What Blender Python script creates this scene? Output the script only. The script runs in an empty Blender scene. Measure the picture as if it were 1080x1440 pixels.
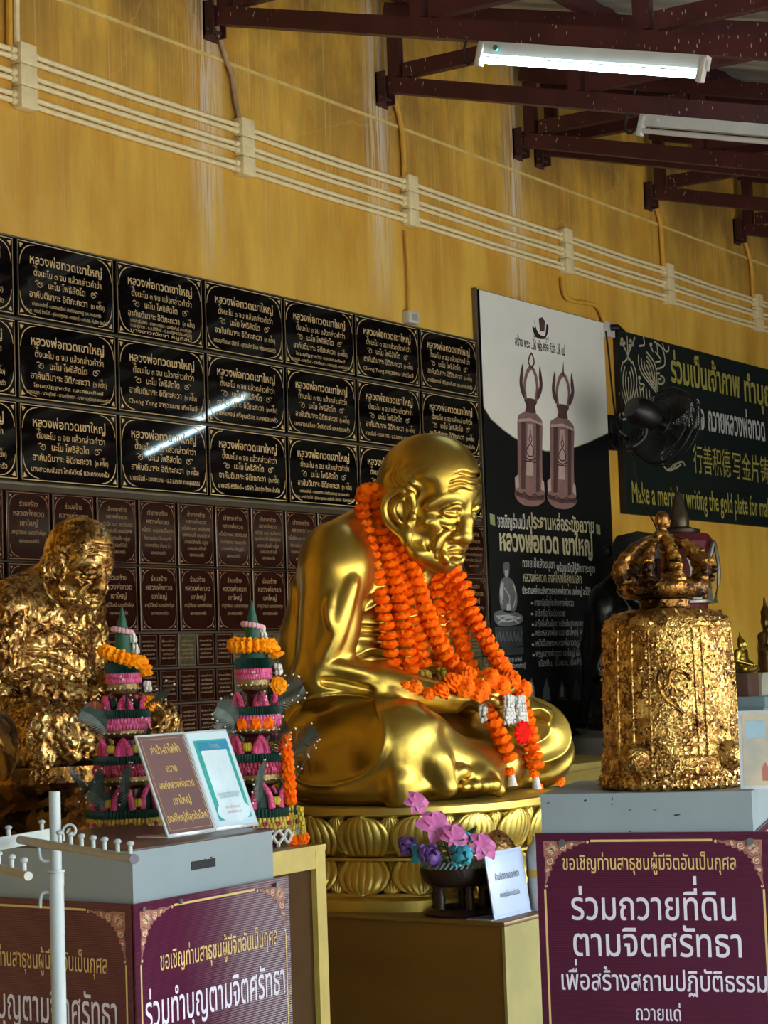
EXPOSURE = 1.25
SKY = 0.75
SUN = 7
import bpy, bmesh, math, random
import numpy as np
from mathutils import Vector, Matrix
rnd = random.Random(7)
SC = bpy.context.scene
COL = SC.collection
PI = math.pi

# ---------------------------------------------------------------- camera
EYE = 1.55
FOC = 2750.0            # focal length in pixels of a 1080 x 1440 picture
_a, _p, _r = math.radians(33.8), math.atan(211 / 2750), 0.034
_F = Vector((math.cos(_a) * math.cos(_p), math.sin(_a) * math.cos(_p), math.sin(_p)))
_R0 = Vector((math.sin(_a), -math.cos(_a), 0)); _U0 = _R0.cross(_F)
_R = math.cos(_r) * _R0 - math.sin(_r) * _U0
_U = math.sin(_r) * _R0 + math.cos(_r) * _U0
cam_data = bpy.data.cameras.new('camera')
cam_data.sensor_fit = 'HORIZONTAL'; cam_data.sensor_width = 36.0
cam_data.lens = FOC / 1080 * 36.0
cam_data.clip_start = 0.05; cam_data.clip_end = 300
cam = bpy.data.objects.new('camera', cam_data); COL.objects.link(cam)
cam.matrix_world = Matrix(((_R.x, _U.x, -_F.x, 0), (_R.y, _U.y, -_F.y, 0), (_R.z, _U.z, -_F.z, EYE), (0, 0, 0, 1)))
SC.camera = cam
CAM = Vector((0, 0, EYE))


def at(px, py, X=None, Y=None, Z=None, d=None):
    """world point where the sight line through a photo pixel meets a plane of the place"""
    v = _F + _R * ((px - 540) / FOC) - _U * ((py - 720) / FOC)
    if X is not None: t = X / v.x
    elif Y is not None: t = Y / v.y
    elif Z is not None: t = (Z - EYE) / v.z
    else: t = d
    return CAM + v * t


# ---------------------------------------------------------------- world, sun, exposure
SC.view_settings.view_transform = 'Standard'; SC.view_settings.look = 'None'
SC.view_settings.gamma = 1.0; SC.view_settings.use_curve_mapping = False
SC.view_settings.exposure = EXPOSURE
SC.cycles.max_bounces = 8; SC.cycles.diffuse_bounces = 4; SC.cycles.glossy_bounces = 4
SC.cycles.transmission_bounces = 4; SC.cycles.use_denoising = True
SC.cycles.sample_clamp_indirect = 6.0
world = bpy.data.worlds.new('sky'); SC.world = world; world.use_nodes = True
_nt = world.node_tree; _nt.nodes.clear()
_o = _nt.nodes.new('ShaderNodeOutputWorld'); _b = _nt.nodes.new('ShaderNodeBackground')
_s = _nt.nodes.new('ShaderNodeTexSky'); _s.sky_type = 'NISHITA'; _s.sun_disc = False
_s.sun_elevation = math.radians(52); _s.sun_rotation = math.radians(150); _s.air_density = 1.3; _s.dust_density = 1.6
_b.inputs['Strength'].default_value = SKY
_nt.links.new(_s.outputs['Color'], _b.inputs['Color']); _nt.links.new(_b.outputs['Background'], _o.inputs['Surface'])
_sun = bpy.data.lights.new('sun', 'SUN'); _sun.energy = SUN; _sun.angle = math.radians(0.6); _sun.color = (1, 0.93, 0.82)
sun = bpy.data.objects.new('sun', _sun); COL.objects.link(sun)
sun.rotation_euler = Vector((-0.15, 0.12, -0.97)).to_track_quat('-Z', 'Y').to_euler()


# ---------------------------------------------------------------- materials
def lin(h):
    h = h.lstrip('#'); v = [int(h[i:i + 2], 16) / 255 for i in (0, 2, 4)]
    return tuple(((c + 0.055) / 1.055) ** 2.4 if c > 0.04045 else c / 12.92 for c in v) + (1,)


class NT:
    def __init__(s, m): s.t = m.node_tree; s.n = s.t.nodes
    def add(s, typ, **kw):
        o = s.n.new(typ)
        for k, v in kw.items():
            if k in o.inputs: o.inputs[k].default_value = v
            else: setattr(o, k, v)
        return o
    def link(s, a, b): s.t.links.new(a, b)


def mat(name, col, rough=0.5, metal=0.0, var=0.12, scale=8.0, bump=0.0, bscale=None, spec=0.5, coat=0.0, col2=None, emit=0.0, ecol=None, stretch=None, detail=5.0):
    """principled surface whose colour is mottled by object-space noise, with an optional noise bump"""
    m = bpy.data.materials.new(name); m.use_nodes = True
    q = NT(m); b = q.n['Principled BSDF']
    c = lin(col) if isinstance(col, str) else col
    b.inputs['Roughness'].default_value = rough; b.inputs['Metallic'].default_value = metal
    b.inputs['Specular IOR Level'].default_value = spec; b.inputs['Coat Weight'].default_value = coat
    b.inputs['Coat Roughness'].default_value = 0.08
    tc = q.add('ShaderNodeTexCoord'); mp = q.add('ShaderNodeMapping')
    if stretch: mp.inputs['Scale'].default_value = stretch
    q.link(tc.outputs['Object'], mp.inputs['Vector'])
    nz = q.add('ShaderNodeTexNoise', Scale=scale, Detail=detail, Roughness=0.6)
    q.link(mp.outputs['Vector'], nz.inputs['Vector'])
    rp = q.add('ShaderNodeValToRGB')
    c2 = (lin(col2) if isinstance(col2, str) else col2) if col2 else tuple(min(1, x * (1 + var)) for x in c[:3]) + (1,)
    c1 = c if col2 else tuple(x * (1 - var) for x in c[:3]) + (1,)
    rp.color_ramp.elements[0].position = 0.35; rp.color_ramp.elements[0].color = c1
    rp.color_ramp.elements[1].position = 0.65; rp.color_ramp.elements[1].color = c2
    q.link(nz.outputs['Fac'], rp.inputs['Fac']); q.link(rp.outputs['Color'], b.inputs['Base Color'])
    if bump:
        n2 = q.add('ShaderNodeTexNoise', Scale=bscale or scale * 4, Detail=3.0)
        q.link(mp.outputs['Vector'], n2.inputs['Vector'])
        bp = q.add('ShaderNodeBump', Strength=bump, Distance=0.01)
        q.link(n2.outputs['Fac'], bp.inputs['Height']); q.link(bp.outputs['Normal'], b.inputs['Normal'])
    if emit:
        b.inputs['Emission Color'].default_value = lin(ecol or col); b.inputs['Emission Strength'].default_value = emit
    return m


# ---------------------------------------------------------------- mesh building
class MB:
    def __init__(s): s.v = []; s.f = []; s.mi = []; s.cur = 0
    def _add(s, vs, fs):
        o = len(s.v); s.v.extend([tuple(x) for x in vs]); s.f.extend([tuple(i + o for i in f) for f in fs]); s.mi.extend([s.cur] * len(fs))
        return s
    def box(s, lo, hi, rot=None, piv=None):
        (a, b, c), (d, e, f) = lo, hi
        vs = [Vector(p) for p in ((a, b, c), (d, b, c), (d, e, c), (a, e, c), (a, b, f), (d, b, f), (d, e, f), (a, e, f))]
        if rot is not None:
            pv = Vector(piv) if piv is not None else sum(vs, Vector()) / 8
            vs = [rot @ (v - pv) + pv for v in vs]
        return s._add(vs, [(0, 3, 2, 1), (4, 5, 6, 7), (0, 1, 5, 4), (1, 2, 6, 5), (2, 3, 7, 6), (3, 0, 4, 7)])
    def rbox(s, lo, hi, r=0.01, rot=None, piv=None):
        bm = bmesh.new(); bmesh.ops.create_cube(bm, size=1)
        lo = Vector(lo); hi = Vector(hi); c = (lo + hi) / 2; d = hi - lo
        for v in bm.verts: v.co = Vector((v.co.x * d.x, v.co.y * d.y, v.co.z * d.z)) + c
        bmesh.ops.bevel(bm, geom=bm.edges[:], offset=min(r, min(d) * 0.45), segments=2, affect='EDGES', profile=0.5)
        if rot is not None:
            pv = Vector(piv) if piv is not None else c
            for v in bm.verts: v.co = rot @ (v.co - pv) + pv
        bm.verts.index_update()
        s._add([v.co[:] for v in bm.verts], [[v.index for v in f.verts] for f in bm.faces]); bm.free()
        return s
    def bar(s, p, q, w, h, up=(0, 0, 1)):
        """rectangular bar from p to q, w across, h along up"""
        p = Vector(p); q = Vector(q); t = (q - p).normalized(); u = Vector(up); sx = t.cross(u).normalized(); u = sx.cross(t).normalized()
        vs = []
        for c in (p, q):
            for a, b in ((-1, -1), (1, -1), (1, 1), (-1, 1)): vs.append(c + sx * (a * w / 2) + u * (b * h / 2))
        return s._add(vs, [(0, 1, 2, 3), (7, 6, 5, 4), (0, 4, 5, 1), (1, 5, 6, 2), (2, 6, 7, 3), (3, 7, 4, 0)])
    def tube(s, path, r, n=10, cap=True, closed=False):
        P = [Vector(p) for p in path]; k = len(P)
        rr = r if isinstance(r, (list, tuple)) else [r] * k
        u = None; vs = []
        for i in range(k):
            a = P[(i - 1) % k] if (closed or i) else P[0]; b = P[(i + 1) % k] if (closed or i < k - 1) else P[-1]
            t = (b - a)
            t = t.normalized() if t.length > 1e-9 else Vector((0, 0, 1))
            if u is None:
                u = t.cross(Vector((0, 0, 1)))
                if u.length < 1e-3: u = t.cross(Vector((0, 1, 0)))
                u.normalize()
            u = (u - t * u.dot(t)).normalized(); w = t.cross(u)
            for j in range(n):
                an = 2 * PI * j / n; vs.append(P[i] + (u * math.cos(an) + w * math.sin(an)) * rr[i])
        fs = []
        for i in range(k if closed else k - 1):
            i2 = (i + 1) % k
            for j in range(n):
                fs.append((i * n + j, i * n + (j + 1) % n, i2 * n + (j + 1) % n, i2 * n + j))
        if cap and not closed:
            fs.append(tuple(range(n - 1, -1, -1))); fs.append(tuple(range((k - 1) * n, k * n)))
        return s._add(vs, fs)
    def lathe(s, prof, c=(0, 0, 0), n=32, sx=1.0, sy=1.0, power=2.0):
        """profile of (radius, z) turned about z; power > 2 gives a rounded-square plan"""
        c = Vector(c); vs = []; fs = []
        for r, z in prof:
            for j in range(n):
                t = 2 * PI * j / n; ct, st = math.cos(t), math.sin(t)
                k = 1.0 if power == 2 else 1 / (abs(ct) ** power + abs(st) ** power) ** (1 / power)
                vs.append(c + Vector((r * ct * k * sx, r * st * k * sy, z)))
        m = len(prof)
        for i in range(m - 1):
            for j in range(n): fs.append((i * n + j, i * n + (j + 1) % n, (i + 1) * n + (j + 1) % n, (i + 1) * n + j))
        if prof[0][0] > 1e-6: fs.append(tuple(range(n - 1, -1, -1)))
        if prof[-1][0] > 1e-6: fs.append(tuple(range((m - 1) * n, m * n)))
        return s._add(vs, fs)
    def ball(s, c, r, n=12, m=8, rot=None):
        c = Vector(c); rx, ry, rz = r if isinstance(r, (tuple, list)) else (r, r, r); vs = []; fs = []
        for i in range(m + 1):
            ph = -PI / 2 + PI * i / m
            for j in range(n):
                t = 2 * PI * j / n
                p = Vector((rx * math.cos(ph) * math.cos(t), ry * math.cos(ph) * math.sin(t), rz * math.sin(ph)))
                vs.append(c + (rot @ p if rot is not None else p))
        for i in range(m):
            for j in range(n): fs.append((i * n + j, i * n + (j + 1) % n, (i + 1) * n + (j + 1) % n, (i + 1) * n + j))
        return s._add(vs, fs)
    def prism(s, poly, o, ux, uy, th):
        """polygon (2D points) set out from o along ux, uy and extruded by th along ux x uy"""
        o = Vector(o); ux = Vector(ux); uy = Vector(uy); nrm = ux.cross(uy).normalized(); n = len(poly)
        a = [o + ux * x + uy * y for x, y in poly]; b = [p + nrm * th for p in a]
        return s._add(a + b, [tuple(range(n - 1, -1, -1)), tuple(range(n, 2 * n))] + [(i, (i + 1) % n, n + (i + 1) % n, n + i) for i in range(n)])
    def raw(s, vs, fs): return s._add(vs, fs)
    def xf(s, M, start=0):
        for i in range(start, len(s.v)): s.v[i] = tuple(M @ Vector(s.v[i]))
        return s
    def mesh(s, name, mats, smooth=35):
        me = bpy.data.meshes.new(name); me.from_pydata(s.v, [], s.f); me.validate()
        for m in (mats if isinstance(mats, (list, tuple)) else [mats]): me.materials.append(m)
        if len(s.mi) == len(me.polygons) and any(s.mi): me.polygons.foreach_set('material_index', s.mi)
        if smooth:
            me.polygons.foreach_set('use_smooth', [True] * len(me.polygons))
            if smooth < 180: me.set_sharp_from_angle(angle=math.radians(smooth))
        me.update(); return me


def link(name, me, parent=None, world=False):
    o = bpy.data.objects.new(name, me); COL.objects.link(o)
    if parent is not None:
        o.parent = parent
        if world: o.matrix_parent_inverse = parent_matrix(parent).inverted()
    return o


def parent_matrix(p):
    m = p.matrix_basis.copy()
    while p.parent is not None:
        m = p.parent.matrix_basis @ p.matrix_parent_inverse @ m if False else p.parent.matrix_basis @ m; p = p.parent
    return m


def part(name, mb, m, parent=None, world=False, smooth=35, label=None):
    me = mb.mesh(name, m, smooth)
    if world and parent is not None:
        me.transform(parent_matrix(parent).inverted())
    o = link(name, me, parent)
    if label: o['label'] = label
    return o


def tag(o, label, cat, group=None, kind=None):
    if label: o['label'] = label
    if cat: o['category'] = cat
    if group: o['group'] = group
    if kind: o['kind'] = kind
    return o


def thing(name, label, cat, loc=(0, 0, 0), rotz=0.0, group=None, scale=None):
    o = bpy.data.objects.new(name, None); COL.objects.link(o); o.empty_display_size = 0.05
    o.location = loc; o.rotation_euler = (0, 0, rotz)
    if scale: o.scale = (scale,) * 3
    return tag(o, label, cat, group)


def struct(name, mb, m, smooth=0, parent=None):
    o = part(name, mb, m, parent, smooth=smooth)
    if parent is None: o['kind'] = 'structure'
    return o


def copy_tree(o, parent=None):
    c = o.copy(); COL.objects.link(c)
    if parent is not None: c.parent = parent
    for ch in o.children: copy_tree(ch, c)
    return c


# ---------------------------------------------------------------- lettering
_UPV = set('\u0e31\u0e34\u0e35\u0e36\u0e37\u0e47\u0e4d'); _TONE = set('\u0e48\u0e49\u0e4a\u0e4b\u0e4c')
_spl = {}


def _curve(body, size, bold, res):
    cu = bpy.data.curves.new('lettering', 'FONT'); cu.body = body; cu.size = size; cu.offset = bold * size
    cu.resolution_u = res; cu.fill_mode = 'BOTH'
    o = bpy.data.objects.new('lettering', cu); COL.objects.link(o)
    dg = bpy.context.evaluated_depsgraph_get(); dg.update()
    return o, dg


def _nsplines(ch):
    if ch not in _spl:
        o, dg = _curve(ch, 1, 0, 1); c = o.evaluated_get(dg).to_curve(dg); _spl[ch] = len(c.splines)
        o.evaluated_get(dg).to_curve_clear(); cu = o.data; bpy.data.objects.remove(o); bpy.data.curves.remove(cu)
    return _spl[ch]


def text_polys(body, size=1.0, bold=0.0, res=2, width=None, align='C', height=None):
    """outlines of a line of writing as triangles (verts, faces); width squeezes or stretches it"""
    o, dg = _curve(body, 1.0, bold, res); ev = o.evaluated_get(dg)
    c = ev.to_curve(dg).copy(); ev.to_curve_clear()
    k = 0; prev = ''; tones = set()
    for ch in body:
        n = 0 if ch == ' ' else _nsplines(ch)
        if ch in _TONE and prev in _UPV:
            tones.update(range(k, k + n))
            for sp in c.splines[k:k + n]:
                for bp in sp.bezier_points:
                    for a in ('co', 'handle_left', 'handle_right'):
                        v = getattr(bp, a).copy(); v.y += 0.25; setattr(bp, a, v)
        k += n; prev = ch
    VS = []; FS = []; keep = []
    for pick in (False, True):
        if pick and not tones: continue
        c2 = c.copy(); idx = [i for i in range(len(c2.splines)) if (i in tones) != pick]
        for i in reversed(idx): c2.splines.remove(c2.splines[i])
        c2.dimensions = '2D'; c2.fill_mode = 'BOTH'; c2.resolution_u = res; c2.extrude = 0
        t = bpy.data.objects.new('lettering', c2); COL.objects.link(t)
        dg = bpy.context.evaluated_depsgraph_get(); dg.update(); te = t.evaluated_get(dg); me = te.to_mesh()
        FS += [tuple(j + len(VS) for j in p.vertices) for p in me.polygons]; VS += [v.co[:] for v in me.vertices]
        te.to_mesh_clear(); bpy.data.objects.remove(t); bpy.data.curves.remove(c2)
    vs = np.array(VS).reshape(-1, 3); fs = FS
    cu = o.data
    bpy.data.objects.remove(o); bpy.data.curves.remove(cu); bpy.data.curves.remove(c)
    if len(vs) == 0: return vs, fs
    x0, x1 = vs[:, 0].min(), vs[:, 0].max(); vs[:, 1] *= size
    sx = width / (x1 - x0) if width else size
    off = {'C': (x0 + x1) / 2, 'L': x0, 'R': x1}[align]
    vs[:, 0] = (vs[:, 0] - off) * sx
    return vs, fs


class Letters:
    """writing collected on a plane: origin o, right ux, up uy"""
    def __init__(s, o, ux, uy, lift=0.001):
        s.o = Vector(o); s.ux = Vector(ux).normalized(); s.uy = Vector(uy).normalized(); s.n = s.ux.cross(s.uy); s.lift = lift; s.mb = MB()
    def line(s, body, x, y, size, width=None, bold=0.02, align='C', res=2):
        vs, fs = text_polys(body, size, bold, res, width, align)
        s.mb.raw([s.o + s.ux * (x + v[0]) + s.uy * (y + v[1]) + s.n * s.lift for v in vs], fs); return s
    def poly(s, pts, lift=None):
        l = s.lift if lift is None else lift
        s.mb.raw([s.o + s.ux * x + s.uy * y + s.n * l for x, y in pts], [tuple(range(len(pts)))]); return s
    def stroke(s, pts, w, closed=False, lift=None):
        """a drawn line of width w (scalar or per point)"""
        l = s.lift if lift is None else lift
        n = len(pts); ww = w if isinstance(w, (list, tuple)) else [w] * n; L = []; R = []
        for i in range(n):
            a = pts[(i - 1) % n] if (closed or i) else pts[0]; b = pts[(i + 1) % n] if (closed or i < n - 1) else pts[-1]
            dx, dy = b[0] - a[0], b[1] - a[1]; d = math.hypot(dx, dy) or 1
            nx, ny = -dy / d * ww[i] / 2, dx / d * ww[i] / 2
            L.append((pts[i][0] + nx, pts[i][1] + ny)); R.append((pts[i][0] - nx, pts[i][1] - ny))
        f = lambda p: s.o + s.ux * p[0] + s.uy * p[1] + s.n * l
        vs = [f(p) for p in R] + [f(p) for p in L]
        s.mb.raw(vs, [(i, (i + 1) % n, n + (i + 1) % n, n + i) for i in range(n if closed else n - 1)]); return s


def arc(cx, cy, r, a0, a1, n=10, ry=None):
    return [(cx + r * math.cos(math.radians(a0 + (a1 - a0) * i / n)), cy + (ry or r) * math.sin(math.radians(a0 + (a1 - a0) * i / n))) for i in range(n + 1)]


def spiral(cx, cy, r0, r1, a0, turns, n=18):
    return [(cx + (r0 + (r1 - r0) * i / n) * math.cos(a0 + turns * 2 * PI * i / n), cy + (r0 + (r1 - r0) * i / n) * math.sin(a0 + turns * 2 * PI * i / n)) for i in range(n + 1)]


def smooth_path(pts, sub=6, closed=False):
    """Catmull-Rom curve through 3D points"""
    P = [Vector(p) for p in pts]; n = len(P); out = []
    for i in range(n if closed else n - 1):
        if closed: p0, p1, p2, p3 = P[(i - 1) % n], P[i], P[(i + 1) % n], P[(i + 2) % n]
        else: p0, p1, p2, p3 = P[max(i - 1, 0)], P[i], P[i + 1], P[min(i + 2, n - 1)]
        for k in range(sub):
            t = k / sub
            out.append(0.5 * ((2 * p1) + (p2 - p0) * t + (2 * p0 - 5 * p1 + 4 * p2 - p3) * t * t + (3 * p1 - p0 - 3 * p2 + p3) * t ** 3))
    if not closed: out.append(P[-1])
    return out


def resample(P, step):
    P = [Vector(p) for p in P]; out = [P[0].copy()]; acc = 0.0
    for a, b in zip(P, P[1:]):
        d = (b - a).length; pos = 0.0
        while acc + d - pos >= step:
            pos += step - acc; acc = 0.0; out.append(a + (b - a) * (pos / d))
        acc += d - pos
    return out


# ---------------------------------------------------------------- sculpting with distance fields
class Field:
    """a signed distance grid that shapes are blended into, turned into one closed surface"""
    def __init__(s, lo, hi, h):
        s.lo = np.array(lo, float); s.h = h; s.n = np.ceil((np.array(hi) - s.lo) / h).astype(int) + 1
        s.g = np.full(s.n, 0.2, np.float32)
        s.map = None
        s.ax = [s.lo[i] + h * np.arange(s.n[i]) for i in range(3)]
    def _win(s, lo, hi, pad):
        a = np.clip(np.floor((np.array(lo) - pad - s.lo) / s.h).astype(int), 0, s.n); b = np.clip(np.ceil((np.array(hi) + pad - s.lo) / s.h).astype(int) + 1, 0, s.n)
        sl = tuple(slice(a[i], b[i]) for i in range(3))
        X, Y, Z = np.meshgrid(*[s.ax[i][sl[i]].astype(np.float32) for i in range(3)], indexing='ij', sparse=True)
        return sl, X, Y, Z
    def _mix(s, sl, d, k, op):
        g = s.g[sl]
        if op == '-': d = -d
        if k > 0:
            hh = np.maximum(k - np.abs(g - d), 0) / k
            r = np.minimum(g, d) - hh * hh * k * 0.25 if op == '+' else np.maximum(g, d) + hh * hh * k * 0.25
        else: r = np.minimum(g, d) if op == '+' else np.maximum(g, d)
        s.g[sl] = r
    def ell(s, c, r, k=0.03, op='+', R=None):
        if s.map: c = s.map(c)
        c = np.array(c, float); r = np.array(r if hasattr(r, '__len__') else (r,) * 3, float); m = r.max() if R is not None else r
        sl, X, Y, Z = s._win(c - m, c + m, k + 3 * s.h + 0.02)
        P = [X - c[0], Y - c[1], Z - c[2]]
        if R is not None: P = [R[0][i] * P[0] + R[1][i] * P[1] + R[2][i] * P[2] for i in range(3)]
        k0 = np.sqrt((P[0] / r[0]) ** 2 + (P[1] / r[1]) ** 2 + (P[2] / r[2]) ** 2)
        k1 = np.sqrt((P[0] / r[0] ** 2) ** 2 + (P[1] / r[1] ** 2) ** 2 + (P[2] / r[2] ** 2) ** 2)
        s._mix(sl, k0 * (k0 - 1) / np.maximum(k1, 1e-6), k, op)
    def cap(s, a, b, ra, rb=None, k=0.03, op='+', flat=None):
        """tapered limb from a to b; flat = (axis vector, factor) squeezes its section along an axis"""
        if s.map: a, b = s.map(a), s.map(b)
        a = np.array(a, float); b = np.array(b, float); rb = ra if rb is None else rb; m = max(ra, rb)
        sl, X, Y, Z = s._win(np.minimum(a, b) - m, np.maximum(a, b) + m, k + 3 * s.h + 0.02)
        d = b - a; L2 = max(d @ d, 1e-9)
        px, py, pz = X - a[0], Y - a[1], Z - a[2]
        t = np.clip((px * d[0] + py * d[1] + pz * d[2]) / L2, 0, 1)
        qx, qy, qz = px - t * d[0], py - t * d[1], pz - t * d[2]
        if flat is not None:
            v, fa = flat; w = qx * v[0] + qy * v[1] + qz * v[2]; g = (1 / fa - 1) * w
            qx, qy, qz = qx + g * v[0], qy + g * v[1], qz + g * v[2]
        s._mix(sl, np.sqrt(qx * qx + qy * qy + qz * qz) - (ra + (rb - ra) * t), k, op)
    def chain(s, pts, r, k=0.03, op='+', flat=None):
        n = len(pts); rr = r if hasattr(r, '__len__') else [r] * n
        for i in range(n - 1): s.cap(pts[i], pts[i + 1], rr[i], rr[i + 1], k, op, flat)
    def curve(s, pts, r, k=0.01, op='+', sub=5):
        P = smooth_path(pts, sub); n = len(P); rr = [r * (0.35 + 0.65 * math.sin(PI * (i + 0.5) / n) ** 0.5) for i in range(n)]
        s.chain([tuple(p) for p in P], rr, k, op)
    def warp(s, lo, hi, fn):
        """push the surface out by fn(x, y, z) metres inside a window"""
        sl, X, Y, Z = s._win(lo, hi, 0); s.g[sl] -= fn(X, Y, Z)
    def cut_below(s, z): s.g[:, :, s.ax[2] < z] = np.maximum(s.g[:, :, s.ax[2] < z], 0.01)
    def surface(s, it=2):
        g = s.g; h = s.h; ins = g < 0
        c = [ins[a:ins.shape[0] - 1 + a, b:ins.shape[1] - 1 + b, e:ins.shape[2] - 1 + e] for a in (0, 1) for b in (0, 1) for e in (0, 1)]
        tot = sum(x.astype(np.int8) for x in c); act = (tot > 0) & (tot < 8)
        idx = -np.ones(act.shape, np.int64); ijk = np.argwhere(act); idx[act] = np.arange(len(ijk))
        acc = np.zeros((len(ijk), 3)); cnt = np.zeros(len(ijk))
        offs = [(a, b, e) for a in (0, 1) for b in (0, 1) for e in (0, 1)]
        val = {o: g[ijk[:, 0] + o[0], ijk[:, 1] + o[1], ijk[:, 2] + o[2]].astype(float) for o in offs}
        for o in offs:
            for ax in range(3):
                if o[ax] == 0:
                    p = list(o); p[ax] = 1; p = tuple(p); a, b = val[o], val[p]; m = (a < 0) != (b < 0)
                    t = np.where(m, a / np.where(m, a - b, 1), 0)
                    q = np.tile(np.array(o, float), (len(ijk), 1)); q[:, ax] = t
                    acc[m] += q[m]; cnt[m] += 1
        V = (ijk + acc / cnt[:, None]) * h + s.lo
        F = []
        for ax in range(3):
            u, w = (ax + 1) % 3, (ax + 2) % 3
            sl0 = [slice(None)] * 3; sl1 = [slice(None)] * 3; sl0[ax] = slice(0, -1); sl1[ax] = slice(1, None)
            a, b = ins[tuple(sl0)], ins[tuple(sl1)]
            e = np.argwhere(a != b); e = e[(e[:, u] > 0) & (e[:, w] > 0) & (e[:, u] < g.shape[u] - 1) & (e[:, w] < g.shape[w] - 1)]
            flip = a[e[:, 0], e[:, 1], e[:, 2]]
            def at4(du, dw):
                q = e.copy(); q[:, u] -= du; q[:, w] -= dw; return idx[q[:, 0], q[:, 1], q[:, 2]]
            Q = np.stack([at4(1, 1), at4(0, 1), at4(0, 0), at4(1, 0)], 1)
            Q[~flip] = Q[~flip][:, ::-1]; F.append(Q)
        F = np.concatenate(F); F = F[(F >= 0).all(1)]
        for _ in range(it):                                   # a light relaxation against grid ripples
            S = np.zeros_like(V); n = np.zeros(len(V))
            for i in range(4):
                j = F[:, (i + 1) % 4]; k = F[:, (i - 1) % 4]
                np.add.at(S, F[:, i], V[j] + V[k]); np.add.at(n, F[:, i], 2)
            V = 0.5 * V + 0.5 * S / np.maximum(n, 1)[:, None]
        return V, F


def np_mesh(name, V, F, m, smooth=True):
    me = bpy.data.meshes.new(name); nv, nf = len(V), len(F); k = F.shape[1]
    me.vertices.add(nv); me.vertices.foreach_set('co', np.asarray(V, np.float32).ravel())
    me.loops.add(nf * k); me.loops.foreach_set('vertex_index', np.asarray(F, np.int32).ravel())
    me.polygons.add(nf); me.polygons.foreach_set('loop_start', np.arange(0, nf * k, k, dtype=np.int32))
    me.polygons.foreach_set('use_smooth', [smooth] * nf)
    me.update(calc_edges=True); me.validate(); me.materials.append(m); return me


def sstep(a, b, x):
    t = np.clip((x - a) / (b - a), 0, 1); return t * t * (3 - 2 * t)


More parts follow.
